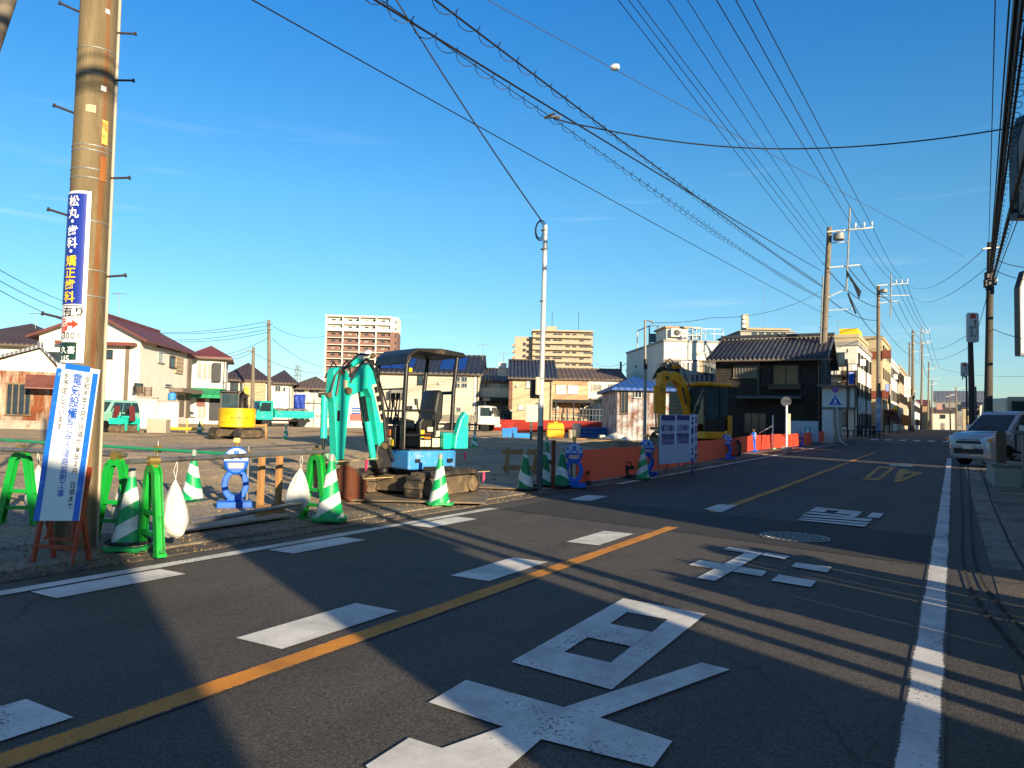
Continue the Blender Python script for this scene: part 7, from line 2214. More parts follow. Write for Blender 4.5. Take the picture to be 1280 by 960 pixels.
# heaps of dug earth
M_HEAP = ground_mat('dug_earth', '#9a7f58', '#84694a', 20, .3, 1.2, '#6f5a42', .8, .5, .6, 1.0, .95, .03)
for i, (px, dp, rx, ry, hh, lab) in enumerate(((770, 33, 2.6, 1.5, .42, 'long low heap of dug earth left of the yellow excavator'), (822, 27, 1.3, 1.0, .7, 'brown heap of earth under the arm of the yellow excavator'), (415, 46, 4.5, 1.2, .22, 'flat bank of pale earth beyond the teal boom'), (270, 36, 5.0, 1.5, .14, 'flat bank of pale earth beneath the yellow compact excavator'))):
    c = stand(px, dp)
    o = thing('earth_heap', lab, 'heap', c, YAW)
    rnd = random.Random(i); mb = MB(); n, m_ = 26, 9; vs_ = []
    for j in range(m_ + 1):
        for k in range(n):
            a = 2 * math.pi * k / n; rr = j / m_
            q = 1 + .16 * math.sin(3 * a + i) + .1 * math.sin(5 * a + 2 * i)
            z = hh * (1 - rr) ** .8 * (1 + .25 * math.sin(4 * a + 3 * rr + i) * rr + .3 * (rnd.random() - .5) * (1 - abs(2 * rr - 1))) - .06
            vs_.append((rx * rr * q * math.cos(a), ry * rr * q * math.sin(a), z))
    mb.add(vs_, [(j * n + k, j * n + (k + 1) % n, (j + 1) * n + (k + 1) % n, (j + 1) * n + k) for j in range(m_) for k in range(n)])
    mb.build('heap', M_HEAP, o, smooth=True)
M_PLATE = mat('muddy_steel_plate', '#6f6455', .7, .2, .2, 2, dirt='#927a58', dirt_amt=.5, dirt_scale=2)
for i, (px, py, w, l_, lab, rz) in enumerate(((520, 622, 2.2, 1.3, 'muddy steel plate laid on the earth before the digger tracks', .25), (600, 607, 1.8, 1.0, 'steel plate laid on the gravel right of the digger', .1), (285, 652, 1.5, .5, 'grey board laid over the pavement below the rails', 1.35))):
    c = gp(px, py, .055)
    o = thing('ground_plate', lab, 'plate', c, YAW * .5 + rz, 'plates laid on the ground')
    mb = MB(); mb.bx(-w / 2, w / 2, -l_ / 2, l_ / 2, 0, .022); mb.build('plate', M_PLATE if i < 2 else M_CONCW, o)
# loose stones and clods on the earth
rnd = random.Random(9)
mb = MB()
for k in range(1500):
    x = -7.6 - 26 * rnd.random() ** 1.5; y = 1 + 34 * rnd.random()
    s = .012 + .035 * rnd.random() ** 3
    z = T(x, y) + .03 + site_bumps(x, y)
    pts = [(s, 0, 0), (-s * .6, s * .9, 0), (-s * .6, -s * .9, 0), (s * .1, s * .1, s * 1.1)]
    a = rnd.random() * 6.28
    mb.add([(x + u * math.cos(a) - v * math.sin(a), y + u * math.sin(a) + v * math.cos(a), z + w - .004) for u, v, w in pts], [(0, 1, 3), (1, 2, 3), (2, 0, 3)])
o = mb.build('loose_gravel', M_HEAP); o['kind'] = 'stuff'
mb = MB()
for k in range(2600):
    x = -6.02 - 1.5 * rnd.random(); y = -1 + 22 * rnd.random() ** 1.3
    s = .005 + .014 * rnd.random() ** 2
    z = T(x, y) + .012 + (.018 if x < -6.36 else 0)
    a = rnd.random() * 6.28
    mb.add([(x + u * math.cos(a) - v * math.sin(a), y + u * math.sin(a) + v * math.cos(a), z + w) for u, v, w in [(s, 0, 0), (-s * .6, s * .9, 0), (-s * .6, -s * .9, 0), (0, 0, s)]], [(0, 1, 3), (1, 2, 3), (2, 0, 3)])
for k in range(260):
    x = .35 + 2.4 * rnd.random(); y = 3 + 9 * rnd.random()
    s = .004 + .01 * rnd.random() ** 2
    z = T(x, y) + (.03 if y > 8.2 and x > .62 else .006)
    mb.add([(x + u, y + v, z + w) for u, v, w in [(s, 0, 0), (-s * .6, s * .9, 0), (-s * .6, -s * .9, 0), (0, 0, s)]], [(0, 1, 3), (1, 2, 3), (2, 0, 3)])
o = mb.build('loose_grit', M_HEAP); o['kind'] = 'stuff'

# yellow low barrier in front of the far houses
t = thing('pipe_barrier', 'low yellow pipe barrier far off left of the green looking cone', 'barrier', stand(222, 40, .02), YAW)
mb = MB(); mb.tube([(-1.6, 0, .22), (1.4, 0, .22)], .09, 10)
for x in (-1.5, -.4, .5, 1.3): mb.tube([(x, 0, 0), (x, 0, .75)], .03, 6)
mb.build('bars', mat('yellow_barrier_paint', '#e0b43a', .5, 0, .1, 4), t, smooth=True)

# standing notice panels in front of the orange netting
c0, c1 = gp(826, 596, .03), gp(872, 590, .03)
t = thing('notice_stand', 'wide white work notice panels beside two narrow ones before the orange netting', 'notice panels', (c0 + c1) / 2, math.atan2(c1.y - c0.y, c1.x - c0.x))
NM = Matrix.Rotation(-math.atan2(c1.y - c0.y, c1.x - c0.x), 3, 'Z')
def nloc(px, py):
    o_ = NM @ (Vector((0, 0, EYE)) - (c0 + c1) / 2); d_ = NM @ ray(px, py); k = -o_.y / d_.y
    q = o_ + d_ * k; return q.x, q.z
M_PANEL = mat('blue_white_panel', '#c9cfe8', .5, 0, .04, 4)
M_INKB = mat('deep_blue_ink', '#23307f', .5, 0, .06)
M_INKR = mat('red_violet_ink', '#8f2a4a', .5, 0, .06)
for (a, b, hd_, lines, ink) in ((825.5, 843.5, True, ('道路拡幅の', '整備しています'), M_INKB), (844.8, 861.5, True, ('上下水道を', '移設しています'), M_INKB), (863, 867, False, ('工事中',), M_INKB), (868, 871.5, False, ('お願い',), M_INKR)):
    x0, zt_ = nloc(a, 518); x1 = nloc(b, 518)[0]
    mb = MB(); mb.bx(x0, x1, -.015, .015, .28, zt_); pn = mb.build('panel', M_PANEL, t)
    w = x1 - x0
    mb = MB()
    if hd_:
        mb.bx(x0 + .02, x1 - .02, -.019, -.0155, zt_ - .135, zt_ - .015)
        n = len(lines[0]); sz = (w - .04) / 5.2
        write(mb, lines[0], x0 + .025, zt_ - .24, sz, False, -.018, None, .03)
        sz2 = (w - .04) / 7.3
        write(mb, lines[1], x0 + .025, zt_ - .24 - sz * 1.35, sz2, False, -.018, None, .035, 1.0)
        for k, z in enumerate((.56, .47, .39)): write(mb, '工事期間作業時間', x0 + .03, zt_ - z - .06, (w - .06) / 8.6, False, -.018, None, .02)
        mb.bx(x0 + .02, x1 - .02, -.0175, -.0155, zt_ - .50, zt_ - .495)
    else:
        write(mb, lines[0] * 2, x0 + w * .05, zt_ - .06, w * .9, True, -.018, w * 1.25, .05)
    mb.build('lettering', ink, pn)
mb = MB()
xa, xb = nloc(825, 540)[0], nloc(872, 540)[0]
for x in (xa, (xa + xb) / 2, xb): mb.bar((x, .03, 0), (x, .03, 1.15), .025, .025); mb.bar((x, .035, .8), (x, .4, 0), .025, .025)
mb.bar((xa, .05, .3), (xb, .05, .3), .02, .02); mb.build('stand', M_STEEL, t)

# silver pole with a coil
p_ = gp(674, 613, .03)
ztop = zat(p_, 679, 284)
t = thing('steel_pole', 'slim silver steel pole with a cable coil at its top', 'pole', p_)
mb = MB(); mb.tube([(0, 0, -.1), (0, 0, 1.2), (.02, .01, ztop)], [.050, .050, .040], 16); mb.build('shaft', mat('bright_zinc', '#c4c3bc', .45, .25, .08, 6), t, smooth=True)
mb = MB(); mb.tube([(0, 0, 0.0), (0, 0, 1.15)], .055, 16); mb.build('foot_shade', mat('foot_shade_colour', '#4a5356', .6, 0, .15, 6), t, smooth=True)  # dark tube standing for the shade on the foot of the pole
mb = MB()
for k in range(3):
    pts = []
    for j in range(25):
        a = 2 * math.pi * j / 24
        pts.append((-.12 + (.075 + .02 * k) * math.cos(a), .05 + .02 * k, ztop - .06 + (.15 + .02 * k) * math.sin(a)))
    mb.tube(pts, .008, 6, caps=False)
mb.build('cable_coil', M_HOSE, t, smooth=True)
mb = MB()
for z in (ztop - .1, ztop - .45, 2.0, 3.4): mb.lathe([(.058, z), (.064, z + .008), (.058, z + .016)], 16)
mb.build('band', M_STEEL, t)
z_ = zat(p_, 668, 485)
mb = MB(); mb.bx(-.20, -.06, -.07, .06, z_ - .22, z_ + .12); mb.build('meter_box', M_BLK, t, bevel=.02)
mb = MB(); mb.bx(-.06, -.0, -.12, -.05, z_ - .16, z_ + .16); mb.build('meter_box', M_STICKER, t, bevel=.015)
t = thing('cabinet', 'cream electric cabinet on a short post left of the silver pole', 'cabinet', stand(664, 40, .02), YAW)
z0, z1 = zat(stand(664, 40), 664, 528) - T(*stand(664, 40)[:2]), zat(stand(664, 40), 664, 506) - T(*stand(664, 40)[:2])
mb = MB(); mb.bx(-.32, .32, -.2, .2, z0, z1); mb.build('case', M_STICKER, t, bevel=.03)
mb = MB(); mb.bx(-.25, .25, -.215, -.201, z0 + .06, z1 - .06); mb.build('door', M_STICKER, t)
mb = MB(); mb.bx(-.06, .06, -.06, .06, 0, z0); mb.bx(-.3, .3, -.15, .15, 0, .06); mb.build('post', M_FPOST, t)
# thin pole by the yellow excavator
p_ = stand(806, 31, .02)
zt_ = zat(p_, 804, 400) - p_.z
t = thing('steel_pole', 'thin pale pole with a short arm at its top beside the yellow excavator arm', 'pole', p_)
mb = MB(); mb.tube([(0, 0, 0), (0, 0, zt_ * .6), (-.05, 0, zt_)], [.07, .06, .045], 12); mb.build('shaft', M_STEEL, t, smooth=True)
mb = MB(); mb.tube([(-.05, 0, zt_ - .03), (.12, .07, zt_ - .02)], .025, 8); mb.tube([(.12, .07, zt_ - .02), (.3, .16, zt_ - .12)], .04, 8); mb.build('arm', M_STEEL, t)
mb = MB(); mb.lathe([(.07, zt_ * .62), (.085, zt_ * .64), (.085, zt_ * .68), (.06, zt_ * .7)], 12); mb.build('band', M_BLK, t)

# bus stop, crossing sign, cabinet, kiosk
p_ = gp(983, 566, .03)
t = thing('bus_stop', 'white bus stop pole with a round sign and narrow timetable on a concrete foot', 'bus stop', p_, cam_face(p_))
zc = zat(p_, 981, 502) - p_.z
mb = MB(); mb.tube([(0, 0, .2), (0, 0, zc - .16)], .045, 12); mb.build('pole', M_WHITE, t, smooth=True)
mb = MB(); mb.lathe([(.20, -.02), (.20, .02)], 28, (-.02, 0, zc), axis='Y'); sg = mb.build('sign_disc', M_WHITE, t)
mb = MB(); mb.lathe([(.20, -.0255), (.205, -.024), (.205, .024), (.20, .0255)], 28, (-.02, 0, zc), axis='Y'); mb.build('rim', M_FPOST, sg)
mb = MB(); write(mb, 'バス停', -.165, zc + .06, .095, False, -.0275, None, .02); mb.build('lettering', M_LETK, sg)
mb = MB(); mb.bx(.06, .16, -.03, .0, zc - 1.35, zc - .5); mb.build('timetable', M_STICKER, t)
mb = MB(); mb.prism([(-.28, 0), (.28, 0), (.2, .26), (-.2, .26)], -.24, .24); mb.build('foot', M_CONCW, t, bevel=.03)
p_ = gp(966, 563, .03)
t = thing('white_pole', 'thin white pole rising through the cone left of the bus stop', 'pole', p_)
mb = MB(); mb.tube([(0, 0, 0), (0, 0, zat(p_, 966, 519) - p_.z)], .03, 8); mb.tube([(0, 0, 1.1), (-.55, -.2, .75)], .02, 6); mb.build('pole', M_TRIM, t)
p_ = stand(1006, 42, .03)
t = thing('cabinet', 'pale blue grey cabinet with a bottle poster against the old timber house', 'cabinet', p_, YAW - R(15))
mb = MB(); mb.bx(-.72, .72, 0, .4, .15, 1.32); mb.build('case', mat('pale_blue_grey_panel', '#a9bcc6', .5, 0, .08, 2), t, bevel=.03)
mb = MB(); mb.bx(-.72, .72, .02, .38, 0, .148); mb.build('foot', M_FPOST, t)
mb = MB(); mb.bx(-.02, .32, -.012, -.002, .35, 1.0); mb.build('poster', mat('teal_poster', '#4d9aa5', .5, 0, .1), t)
mb = MB(); mb.prism([(.07, .45), (.22, .45), (.22, .75), (.18, .84), (.18, .95), (.11, .95), (.11, .84), (.07, .75)], -.018, -.013); mb.build('bottle_picture', M_WHITE, t)
p_ = stand(1046, 47, .03)
t = thing('kiosk', 'small roofed hut with white upper panels and brown posts right of the old timber house', 'hut', p_, YAW - R(26))
z1, z0 = zat(p_, 1046, 484) - p_.z, zat(p_, 1046, 509) - p_.z
mb = MB(); mb.bx(-.85, .55, 0, .06, z0, z1); mb.bx(.75, 1.0, 0, .06, z0, z1); mb.build('panel', M_TRIM, t)
mb = MB(); mb.bx(.551, .749, -.02, .08, z0 - .1, z1); mb.bx(-.9, 1.05, -.06, .3, z0 - .12, z0 - .001); mb.bx(-.9, -.851, -.02, .3, z0, z1); mb.bx(1.001, 1.06, -.02, .3, 0, z1); mb.build('beam', M_GUT, t)
mb = MB(); mb.prism([(-1.1, z1), (1.2, z1), (1.2, z1 + .1), (-1.1, z1 + .14)], -.5, 1.8); mb.build('roof', M_GUT, t)
mb = MB(); mb.bx(-.85, -.2, .0, .3, 0, z0 - .13); mb.build('pillar', M_TRIM, t); mb = MB(); mb.bx(-.15, .3, .02, .4, 0, z0 - .13); mb.build('pillar', M_CONCW, t)
p_ = gp(1056, 553, .03)
p_ = stand(1044, 43, .03)
t = thing('crossing_sign', 'blue triangular crossing sign below a small round blue sign on a bent white post', 'traffic sign', p_, cam_face(p_))
zr, z3a, z3b = zat(p_, 1042, 487) - p_.z, zat(p_, 1044, 493) - p_.z, zat(p_, 1044, 507) - p_.z
mb = MB(); mb.tube([(.6, -.3, 0), (.28, -.1, .22), (.18, -.02, .6), (.08, 0, z3b), (.0, 0, zr + .2)], .032, 10); mb.build('post', M_TRIM, t, smooth=True)
M_SGB = mat('sign_blue', '#1a4fb4', .4, 0, .05)
mb = MB(); hw = .40; mb.prism([(-hw, z3b), (hw, z3b), (.03, z3a + .04), (-.03, z3a + .04)], -.05, -.035); sg = mb.build('triangle_plate', M_WHITE, t)
mb = MB(); mb.prism([(-hw + .05, z3b + .025), (hw - .05, z3b + .025), (0, z3a - .0)], -.056, -.0505); mb.build('triangle_field', M_SGB, sg)
mb = MB(); zb_ = z3b + .06; mb.lathe([(.04, -.06), (.04, -.057)], 12, (0, 0, z3a - .20), axis='Y'); mb.prism([(-.05, zb_ + .17), (.05, zb_ + .17), (.06, zb_ + .28), (-.04, zb_ + .28)], -.06, -.057); mb.prism([(-.12, zb_), (-.08, zb_), (.02, zb_ + .168), (-.04, zb_ + .168)], -.06, -.057); mb.prism([(.08, zb_), (.12, zb_), (.05, zb_ + .168), (.021, zb_ + .168)], -.06, -.057); mb.build('walking_figure', M_WHITE, sg)
mb = MB(); mb.lathe([(.18, -.05), (.18, -.035)], 24, (0, 0, zr), axis='Y'); sg = mb.build('round_plate', M_LETR, t)
mb = MB(); mb.lathe([(.15, -.056), (.15, -.0505)], 24, (0, 0, zr), axis='Y'); mb.build('round_field', M_SGB, sg)
mb = MB(); mb.box((0, -.058, zr), (.28, .003, .035), Matrix.Rotation(R(45), 3, 'Y')); mb.build('slash', M_LETR, sg)

# ------------------------------------------------------------------ utility poles along the street
M_INSUL = mat('white_insulator', '#d9d9d4', .3, 0, .04)
M_TRANS = mat('grey_transformer', '#8b8c88', .5, .2, .1, 3)
PO = {}
def street_pole(key, label, pxb, depth, pxt, pyt, r_=.17, arms=(), mast=None, trans=None, group='concrete utility poles along the street', wrapc=None, dark=False, dz=0.0):
    b = stand(pxb, depth, 0)
    tp = pd(pxt, pyt, depth)
    t = thing('utility_pole', label, 'utility pole', b, 0, group)
    up = tp - b
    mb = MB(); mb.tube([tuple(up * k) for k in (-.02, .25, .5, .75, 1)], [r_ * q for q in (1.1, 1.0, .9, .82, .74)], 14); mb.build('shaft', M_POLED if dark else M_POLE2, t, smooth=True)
    for (a0, b0, a1, b1, w) in arms:
        q0, q1 = pd(a0, b0, depth - .25) - b, pd(a1, b1, depth - .25) - b
        mb = MB(); mb.bar(tuple(q0), tuple(q1), w, w); ar = mb.build('crossarm', M_STEEL, t)
        if w >= .09:
            mb = MB()
            d = q1 - q0
            for u in (.62, .81, .98):
                q = q0 + d * u
                mb.tube([(q.x, q.y, q.z + w * .5), (q.x, q.y, q.z + .18)], .03, 8); mb.tube([(q.x, q.y, q.z + .18), (q.x, q.y, q.z + .22), (q.x, q.y, q.z + .26), (q.x, q.y, q.z + .42)], [.075, .055, .075, .05], 10)
            mb.build('insulator', M_INSUL, ar, smooth=True)
    if mast:
        q0, q1 = pd(mast[0], mast[1], depth - .45) - b, pd(mast[2], mast[3], depth - .45) - b
        mb = MB(); mb.tube([tuple(q0), tuple(q1)], .06, 8); mb.build('mast', M_STEEL, t, smooth=True)
    if trans:
        q0, q1 = pd(trans[0], trans[1], depth - .5) - b, pd(trans[2], trans[3], depth - .5) - b
        c_ = (q0 + q1) / 2; w, h_ = abs((q1 - q0).to_2d().length), abs(q1.z - q0.z)
        mb = MB(); mb.lathe([(w * .5, -h_ / 2), (w * .52, -h_ / 2 + .03), (w * .52, h_ / 2 - .05), (w * .3, h_ / 2)], 16, tuple(c_)); mb.build('switch_case', M_TRANS, t, smooth=True)
    # climbing bolts and clamps
    for k in range(12 if key == 'main' else 0):
        q = up * (.28 + .05 * k); s = 1 if k % 2 else -1
        mb = MB(); mb.bar((q.x - s * r_ * .8, q.y, q.z), (q.x - s * (r_ + .16), q.y, q.z), .03, .03); mb.build('step_bolt', M_FPOST, t)
    if wrapc:
        (ya, yb, m) = wrapc
        u0 = (zat(b, pxb, yb) - b.z) / up.z; u1 = (zat(b, pxb, ya) - b.z) / up.z
        mb = MB(); mb.tube([tuple(up * u0), tuple(up * u1)], r_ * 1.06 + .01, 14); mb.build('wrapped_sign', m, t, smooth=True)
    PO[key] = (b, up, depth)
    return t
M_WRAPB = mat('blue_white_wrap', '#7f9fc6', .5, 0, .3, 2.5, dirt='#e0e2e4', dirt_amt=.6, dirt_scale=1.2)
main = street_pole('main', 'tall utility pole beside the old timber house, nearest of the street row', 1024, 52, 1037, 284, .23,
            ((1034, 290, 1091, 284.5, .10), (1036, 304, 1060, 302, .06), (1036, 334.5, 1075, 331, .08), (1034, 372, 1056, 362, .06), (1034, 388, 1066, 386, .05)), (1058, 364, 1062.5, 259), (1042, 291, 1055, 300))
# drop cables and splice boxes hanging on its arms
mb = MB(); b_ = PO['main'][0]
for k in range(9):
    pts = [pd(1058 + k * .7, 338 + k * 1.5, 51.4) - b_, pd(1063 + k * 1.6, 347 + k * 2.2, 51.4) - b_, pd(1066 + k * .9, 352 + k * 2.6, 51.4) - b_]
    mb.tube([tuple(q) for q in pts], .05, 6)
pts = [pd(1060, 366, 51.5) - b_, pd(1064, 378, 51.5) - b_, pd(1070, 392, 51.5) - b_]; mb.tube([tuple(q) for q in pts], .06, 6)
mb.build('cable_splice', M_HOSE, main, smooth=True)
pA2, pB2 = pd(1029, 345, 51.7) - b_, pd(1021, 540, 51.7) - b_
mb = MB(); mb.tube([tuple(pA2), tuple(pB2)], .05, 8); mb.build('conduit', M_STEEL, main, smooth=True)
street_pole('p2', 'second utility pole of the street row, with blue notices wrapped round its foot', 1098, 72, 1098, 356, .21,
            ((1096, 357, 1135, 354, .10), (1098, 370, 1137, 369, .06), (1098, 379, 1123, 376, .07)), (1113, 396, 1114, 343), (1101, 361, 1109, 366), wrapc=(497, 541, M_WRAPB))
street_pole('p3', 'third utility pole of the street row with a white lower half', 1141, 108, 1141, 413, .22, ((1140, 418, 1162, 415, .10), (1141, 430, 1155, 427, .08), (1141, 440, 1152, 438, .06)), (1150, 452, 1152, 408), wrapc=(500, 532, W_WHITE))
street_pole('p4', 'slim utility pole close behind the third one', 1137, 122, 1137, 428, .18, ((1130, 434, 1144, 432, .07),))
street_pole('p5', 'utility pole beyond the third one, before the sand coloured building', 1151, 140, 1153, 428, .20, ((1150, 430, 1164, 428, .10), (1152, 444, 1162, 443, .08)))
street_pole('p6', 'utility pole near the end of the left row', 1160, 175, 1161, 452, .20, ((1156, 462, 1175, 460, .10), (1158, 474, 1176, 473, .08)))
street_pole('p7', 'thin utility pole far down at the street end', 1165, 220, 1165, 475, .2, ((1160, 481, 1172, 480, .1),))
street_pole('p9', 'thin utility pole right of the one with a level arm, far down the street', 1188, 190, 1187, 490, .17, ((1182, 496, 1193, 494, .1),))
street_pole('p8', 'utility pole with a level arm at the far right street end', 1196, 150, 1195, 484, .17, ((1190, 487, 1206, 484, .08),))
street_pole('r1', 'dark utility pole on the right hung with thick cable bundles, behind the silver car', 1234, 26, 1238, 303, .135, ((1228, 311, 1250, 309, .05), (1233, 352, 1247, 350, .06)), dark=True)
mb = MB(); b_ = PO['r1'][0]
for (x, y, w) in ((1234, 345, .16), (1243, 351, .12), (1236, 357, .18), (1240, 362, .12), (1232, 354, .12)):
    q = pd(x, y, 25.6) - b_; mb.tube([(q.x, q.y, q.z - .15), (q.x, q.y, q.z + .12)], w * .55, 8)
mb.build('cable_clamp', M_HOSE, [o for o in COL.objects if o.get('label', '').startswith('dark utility pole')][0])
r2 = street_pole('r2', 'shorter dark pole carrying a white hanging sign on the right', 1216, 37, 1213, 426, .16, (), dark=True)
b_ = PO['r2'][0]
f = Front('hanging_sign', 'white rounded signboard with a red emblem on top of the shorter right hand pole', 'sign', 1209, 1224, 36.7)
z0, z1 = f.loc(1216, 428)[1], f.loc(1216, 391)[1]
w = f.x1 - f.x0
def sign_plate(f, z0, z1, txt, big):
    w = f.x1 - f.x0; c_ = .08
    mb = MB(); mb.prism([(f.x0 + c_, z0), (f.x1 - c_, z0), (f.x1, z0 + c_), (f.x1, z1 - c_), (f.x1 - c_, z1), (f.x0 + c_, z1), (f.x0, z1 - c_), (f.x0, z0 + c_)], -.06, .06); pl = mb.build('plate', M_TRIM, f.o, bevel=.02)
    mb = MB(); zz = z1 - .2
    mb.prism([(f.x0 + w * .3, zz), (f.x0 + w * .7, zz), (f.x0 + w * .78, zz + .08), (f.x0 + w * .5, zz + .16), (f.x0 + w * .22, zz + .08)], -.066, -.0605); mb.prism([(f.x0 + w * .2, zz - .08), (f.x0 + w * .8, zz - .08), (f.x0 + w * .7, zz - .01), (f.x0 + w * .3, zz - .01)], -.066, -.0605); mb.build('emblem', M_LETR, pl)
    mb = MB(); write(mb, txt[0], f.x0 + w * .56, zz - .16, w * .24, True, -.064, None, .03); write(mb, txt[1], f.x0 + w * .22, zz - .45, w * .32, True, -.064, None, .03); mb.build('lettering', M_LETK, pl)
    mb = MB(); mb.bx(f.x0 + w * .2, f.x0 + w * .3, -.02, .02, z0 - .2, z0 - .002); mb.build('bracket', M_BLK, f.o)
sign_plate(f, z0, z1, ('東大沢', 'ゆたか'), 1)
f = Front('hanging_sign', 'smaller blue grey signboard with a red emblem, left of the shorter right hand pole', 'sign', 1201.5, 1210, 48)
sign_plate(f, f.loc(1205, 471)[1], f.loc(1205, 453)[1], ('東大', 'ゆた'), 0)
q_ = stand(1206, 48); hh = f.loc(1205, 471)[1]
t = thing('sign_pole', 'thin dark pole beneath the smaller blue grey signboard', 'pole', stand(1208.6, 48.2)); mb = MB(); mb.tube([(0, 0, 0), (0, 0, hh)], .05, 8); mb.tube([(0, 0, hh), (-.12, -.15, hh - .1)], .03, 6); mb.build('pole', M_BLK, t)
t = thing('sign_pole', 'thin grey post just right of the shorter sign pole', 'pole', stand(1221, 35)); mb = MB(); mb.tube([(0, 0, 0), (-.05, 0, 3.1)], .05, 8); mb.build('pole', M_FPOST, t)
street_pole('l1', 'tall utility pole among the far houses at left, with wires running left', 337, 62, 336, 400, .17, ((331, 404, 341, 405, .07), (332, 411, 341, 412, .06)), group='utility poles among the far houses')
street_pole('l2', 'shorter leaning utility pole left of the tall one among the far houses', 315, 56, 317, 434, .15, ((308, 439, 317, 438, .08),), group='utility poles among the far houses')
street_pole('l3', 'small utility pole between the white apartment house and the blue roofed shed', 777, 75, 776, 452, .14, ((776, 458, 784, 454, .06),), group='utility poles among the far houses')
# lattice mast far off
b_ = stand(370, 190)
t = thing('lattice_mast', 'thin lattice mast far off between the far roofs left of the red tower', 'mast', b_)
hh = zat(b_, 370, 456) - b_.z; mb = MB()
for s in ((-1, -1), (1, -1), (1, 1), (-1, 1)): mb.tube([(s[0] * .9, s[1] * .9, 0), (s[0] * .35, s[1] * .35, hh)], .07, 5)
for k in range(8):
    z0, z1 = hh * k / 8, hh * (k + 1) / 8; w0, w1 = .9 - .55 * k / 8, .9 - .55 * (k + 1) / 8
    mb.bar((-w0, -w0, z0), (w1, -w1, z1), .08); mb.bar((w0, -w0, z0), (-w1, -w1, z1), .08); mb.bar((w0, -w0, z0), (w1, w1, z1), .08)
for z in (.8, .9): mb.bar((-1.5, 0, hh * z), (1.5, 0, hh * z), .12)
mb.build('lattice', M_STEEL, t)
# roof aerials
def aerial(label, px, depth, py0, py1, rz=0.0):
    b_ = pd(px, py0, depth); tp = pd(px, py1, depth); hh = tp.z - b_.z
    t = thing('roof_aerial', label, 'aerial', b_, YAW + rz, 'television aerials on the roofs')
    mb = MB(); mb.tube([(0, 0, -.6), (0, 0, hh)], .022, 6); mb.bar((-.5, 0, hh - .05), (.5, 0, hh - .05), .03)
    for k in range(6): mb.bar((-.45 + k * .18, -.2, hh - .05), (-.45 + k * .18, .2, hh - .05), .02)
    mb.build('aerial', M_STEEL, t)
aerial('aerial on the maroon roof just right of the big pole', 148, 54, 396, 366)
aerial('aerial above the dark brown hip roof at the left edge', 44, 56, 415, 391)
aerial('aerial at the right end of the solar panel roof', 603, 68, 466, 430)
aerial('short aerial with a chimney box left of the beige house', 629, 66, 470, 441, .4)
aerial('aerial on the grey brown block behind the old house', 955, 131, 410, 352)
aerial('aerial on the roof of the yellow topped building', 1047, 100, 415, 400)
t = thing('roof_box', 'small pale ventilator box on the dark roof left of the beige house', 'ventilator', pd(628, 466, 66), YAW); mb = MB(); mb.bx(-.35, .35, -.35, .35, -.3, .9); mb.bx(-.5, .5, -.5, .5, .35, .42); mb.build('casing', M_AC, t)

# bracket signs and a green shop sign in the street
def board(label, px0, px1, py0, py1, depth, m, text=None, ink=None, post=True, name='sign_board'):
    f = Front(name, label, 'sign', px0, px1, depth)
    z0, z1 = f.loc(px0, py1)[1], f.loc(px0, py0)[1]
    mb = MB(); mb.bx(f.x0, f.x1, -.05, .05, z0, z1); pl = mb.build('plate', m, f.o)
    if text:
        s_ = min((f.x1 - f.x0) * .8, (z1 - z0) / len(text) * .92); mb = MB(); write(mb, text, (f.x0 + f.x1) / 2 - s_ / 2, z1 - .05, s_, True, -.056, (z1 - z0 - .08) / len(text), .03); mb.build('lettering', ink, pl)
    if post:
        mb = MB(); mb.tube([(f.x1 + .05, .0, 0), (f.x1 + .05, .0, z1 + .1)], .05, 6); mb.build('post', M_BLK, f.o)
    return f
board('tall white shop sign with green lettering half way down the street', 1130.5, 1138, 471, 496, 112, M_TRIM, 'カニ田', mat('green_lettering', '#2f8a4d', .5))
board('blue upright sign on the cream three storey building', 1061, 1067.5, 465, 480, 68, M_SGB, None, None)
board('small white street sign on the dark post before the cream building, upper one', 1075, 1082, 449, 457, 66, M_TRIM, '↑', M_SGB)
board('small white street sign on the dark post before the cream building, lower one', 1065, 1071, 456, 463, 66, M_TRIM, '↑', M_SGB)
board('small dark edged sign square hanging before the red brown signs', 1117, 1122, 468, 474, 90, M_TRIM, '↑', M_SGB)
board('blue upright sign on the tall narrow cream building', 1107, 1111, 480, 489, 86, M_SGB, None, None)
t = board('red and yellow shop display at the foot of the cream building', 1112, 1122, 514, 526, 100, R_RED2, None, None, False)
mb = MB(); mb.lathe([(.45, -.1), (.45, .1)], 18, (t.x0 + .6, -.3, t.loc(1116, 512)[1]), axis='Y'); mb.build('yellow_disc', W_YELLOW, t.o)
board('orange framed shop board standing in the street beyond the red display', 1127, 1136, 519, 532, 104, mat('orange_board', '#c9753a', .6, 0, .1), None, None, False)
board('dull red sign at the street end', 1171, 1178, 505, 512, 240, R_RED2, None, None)
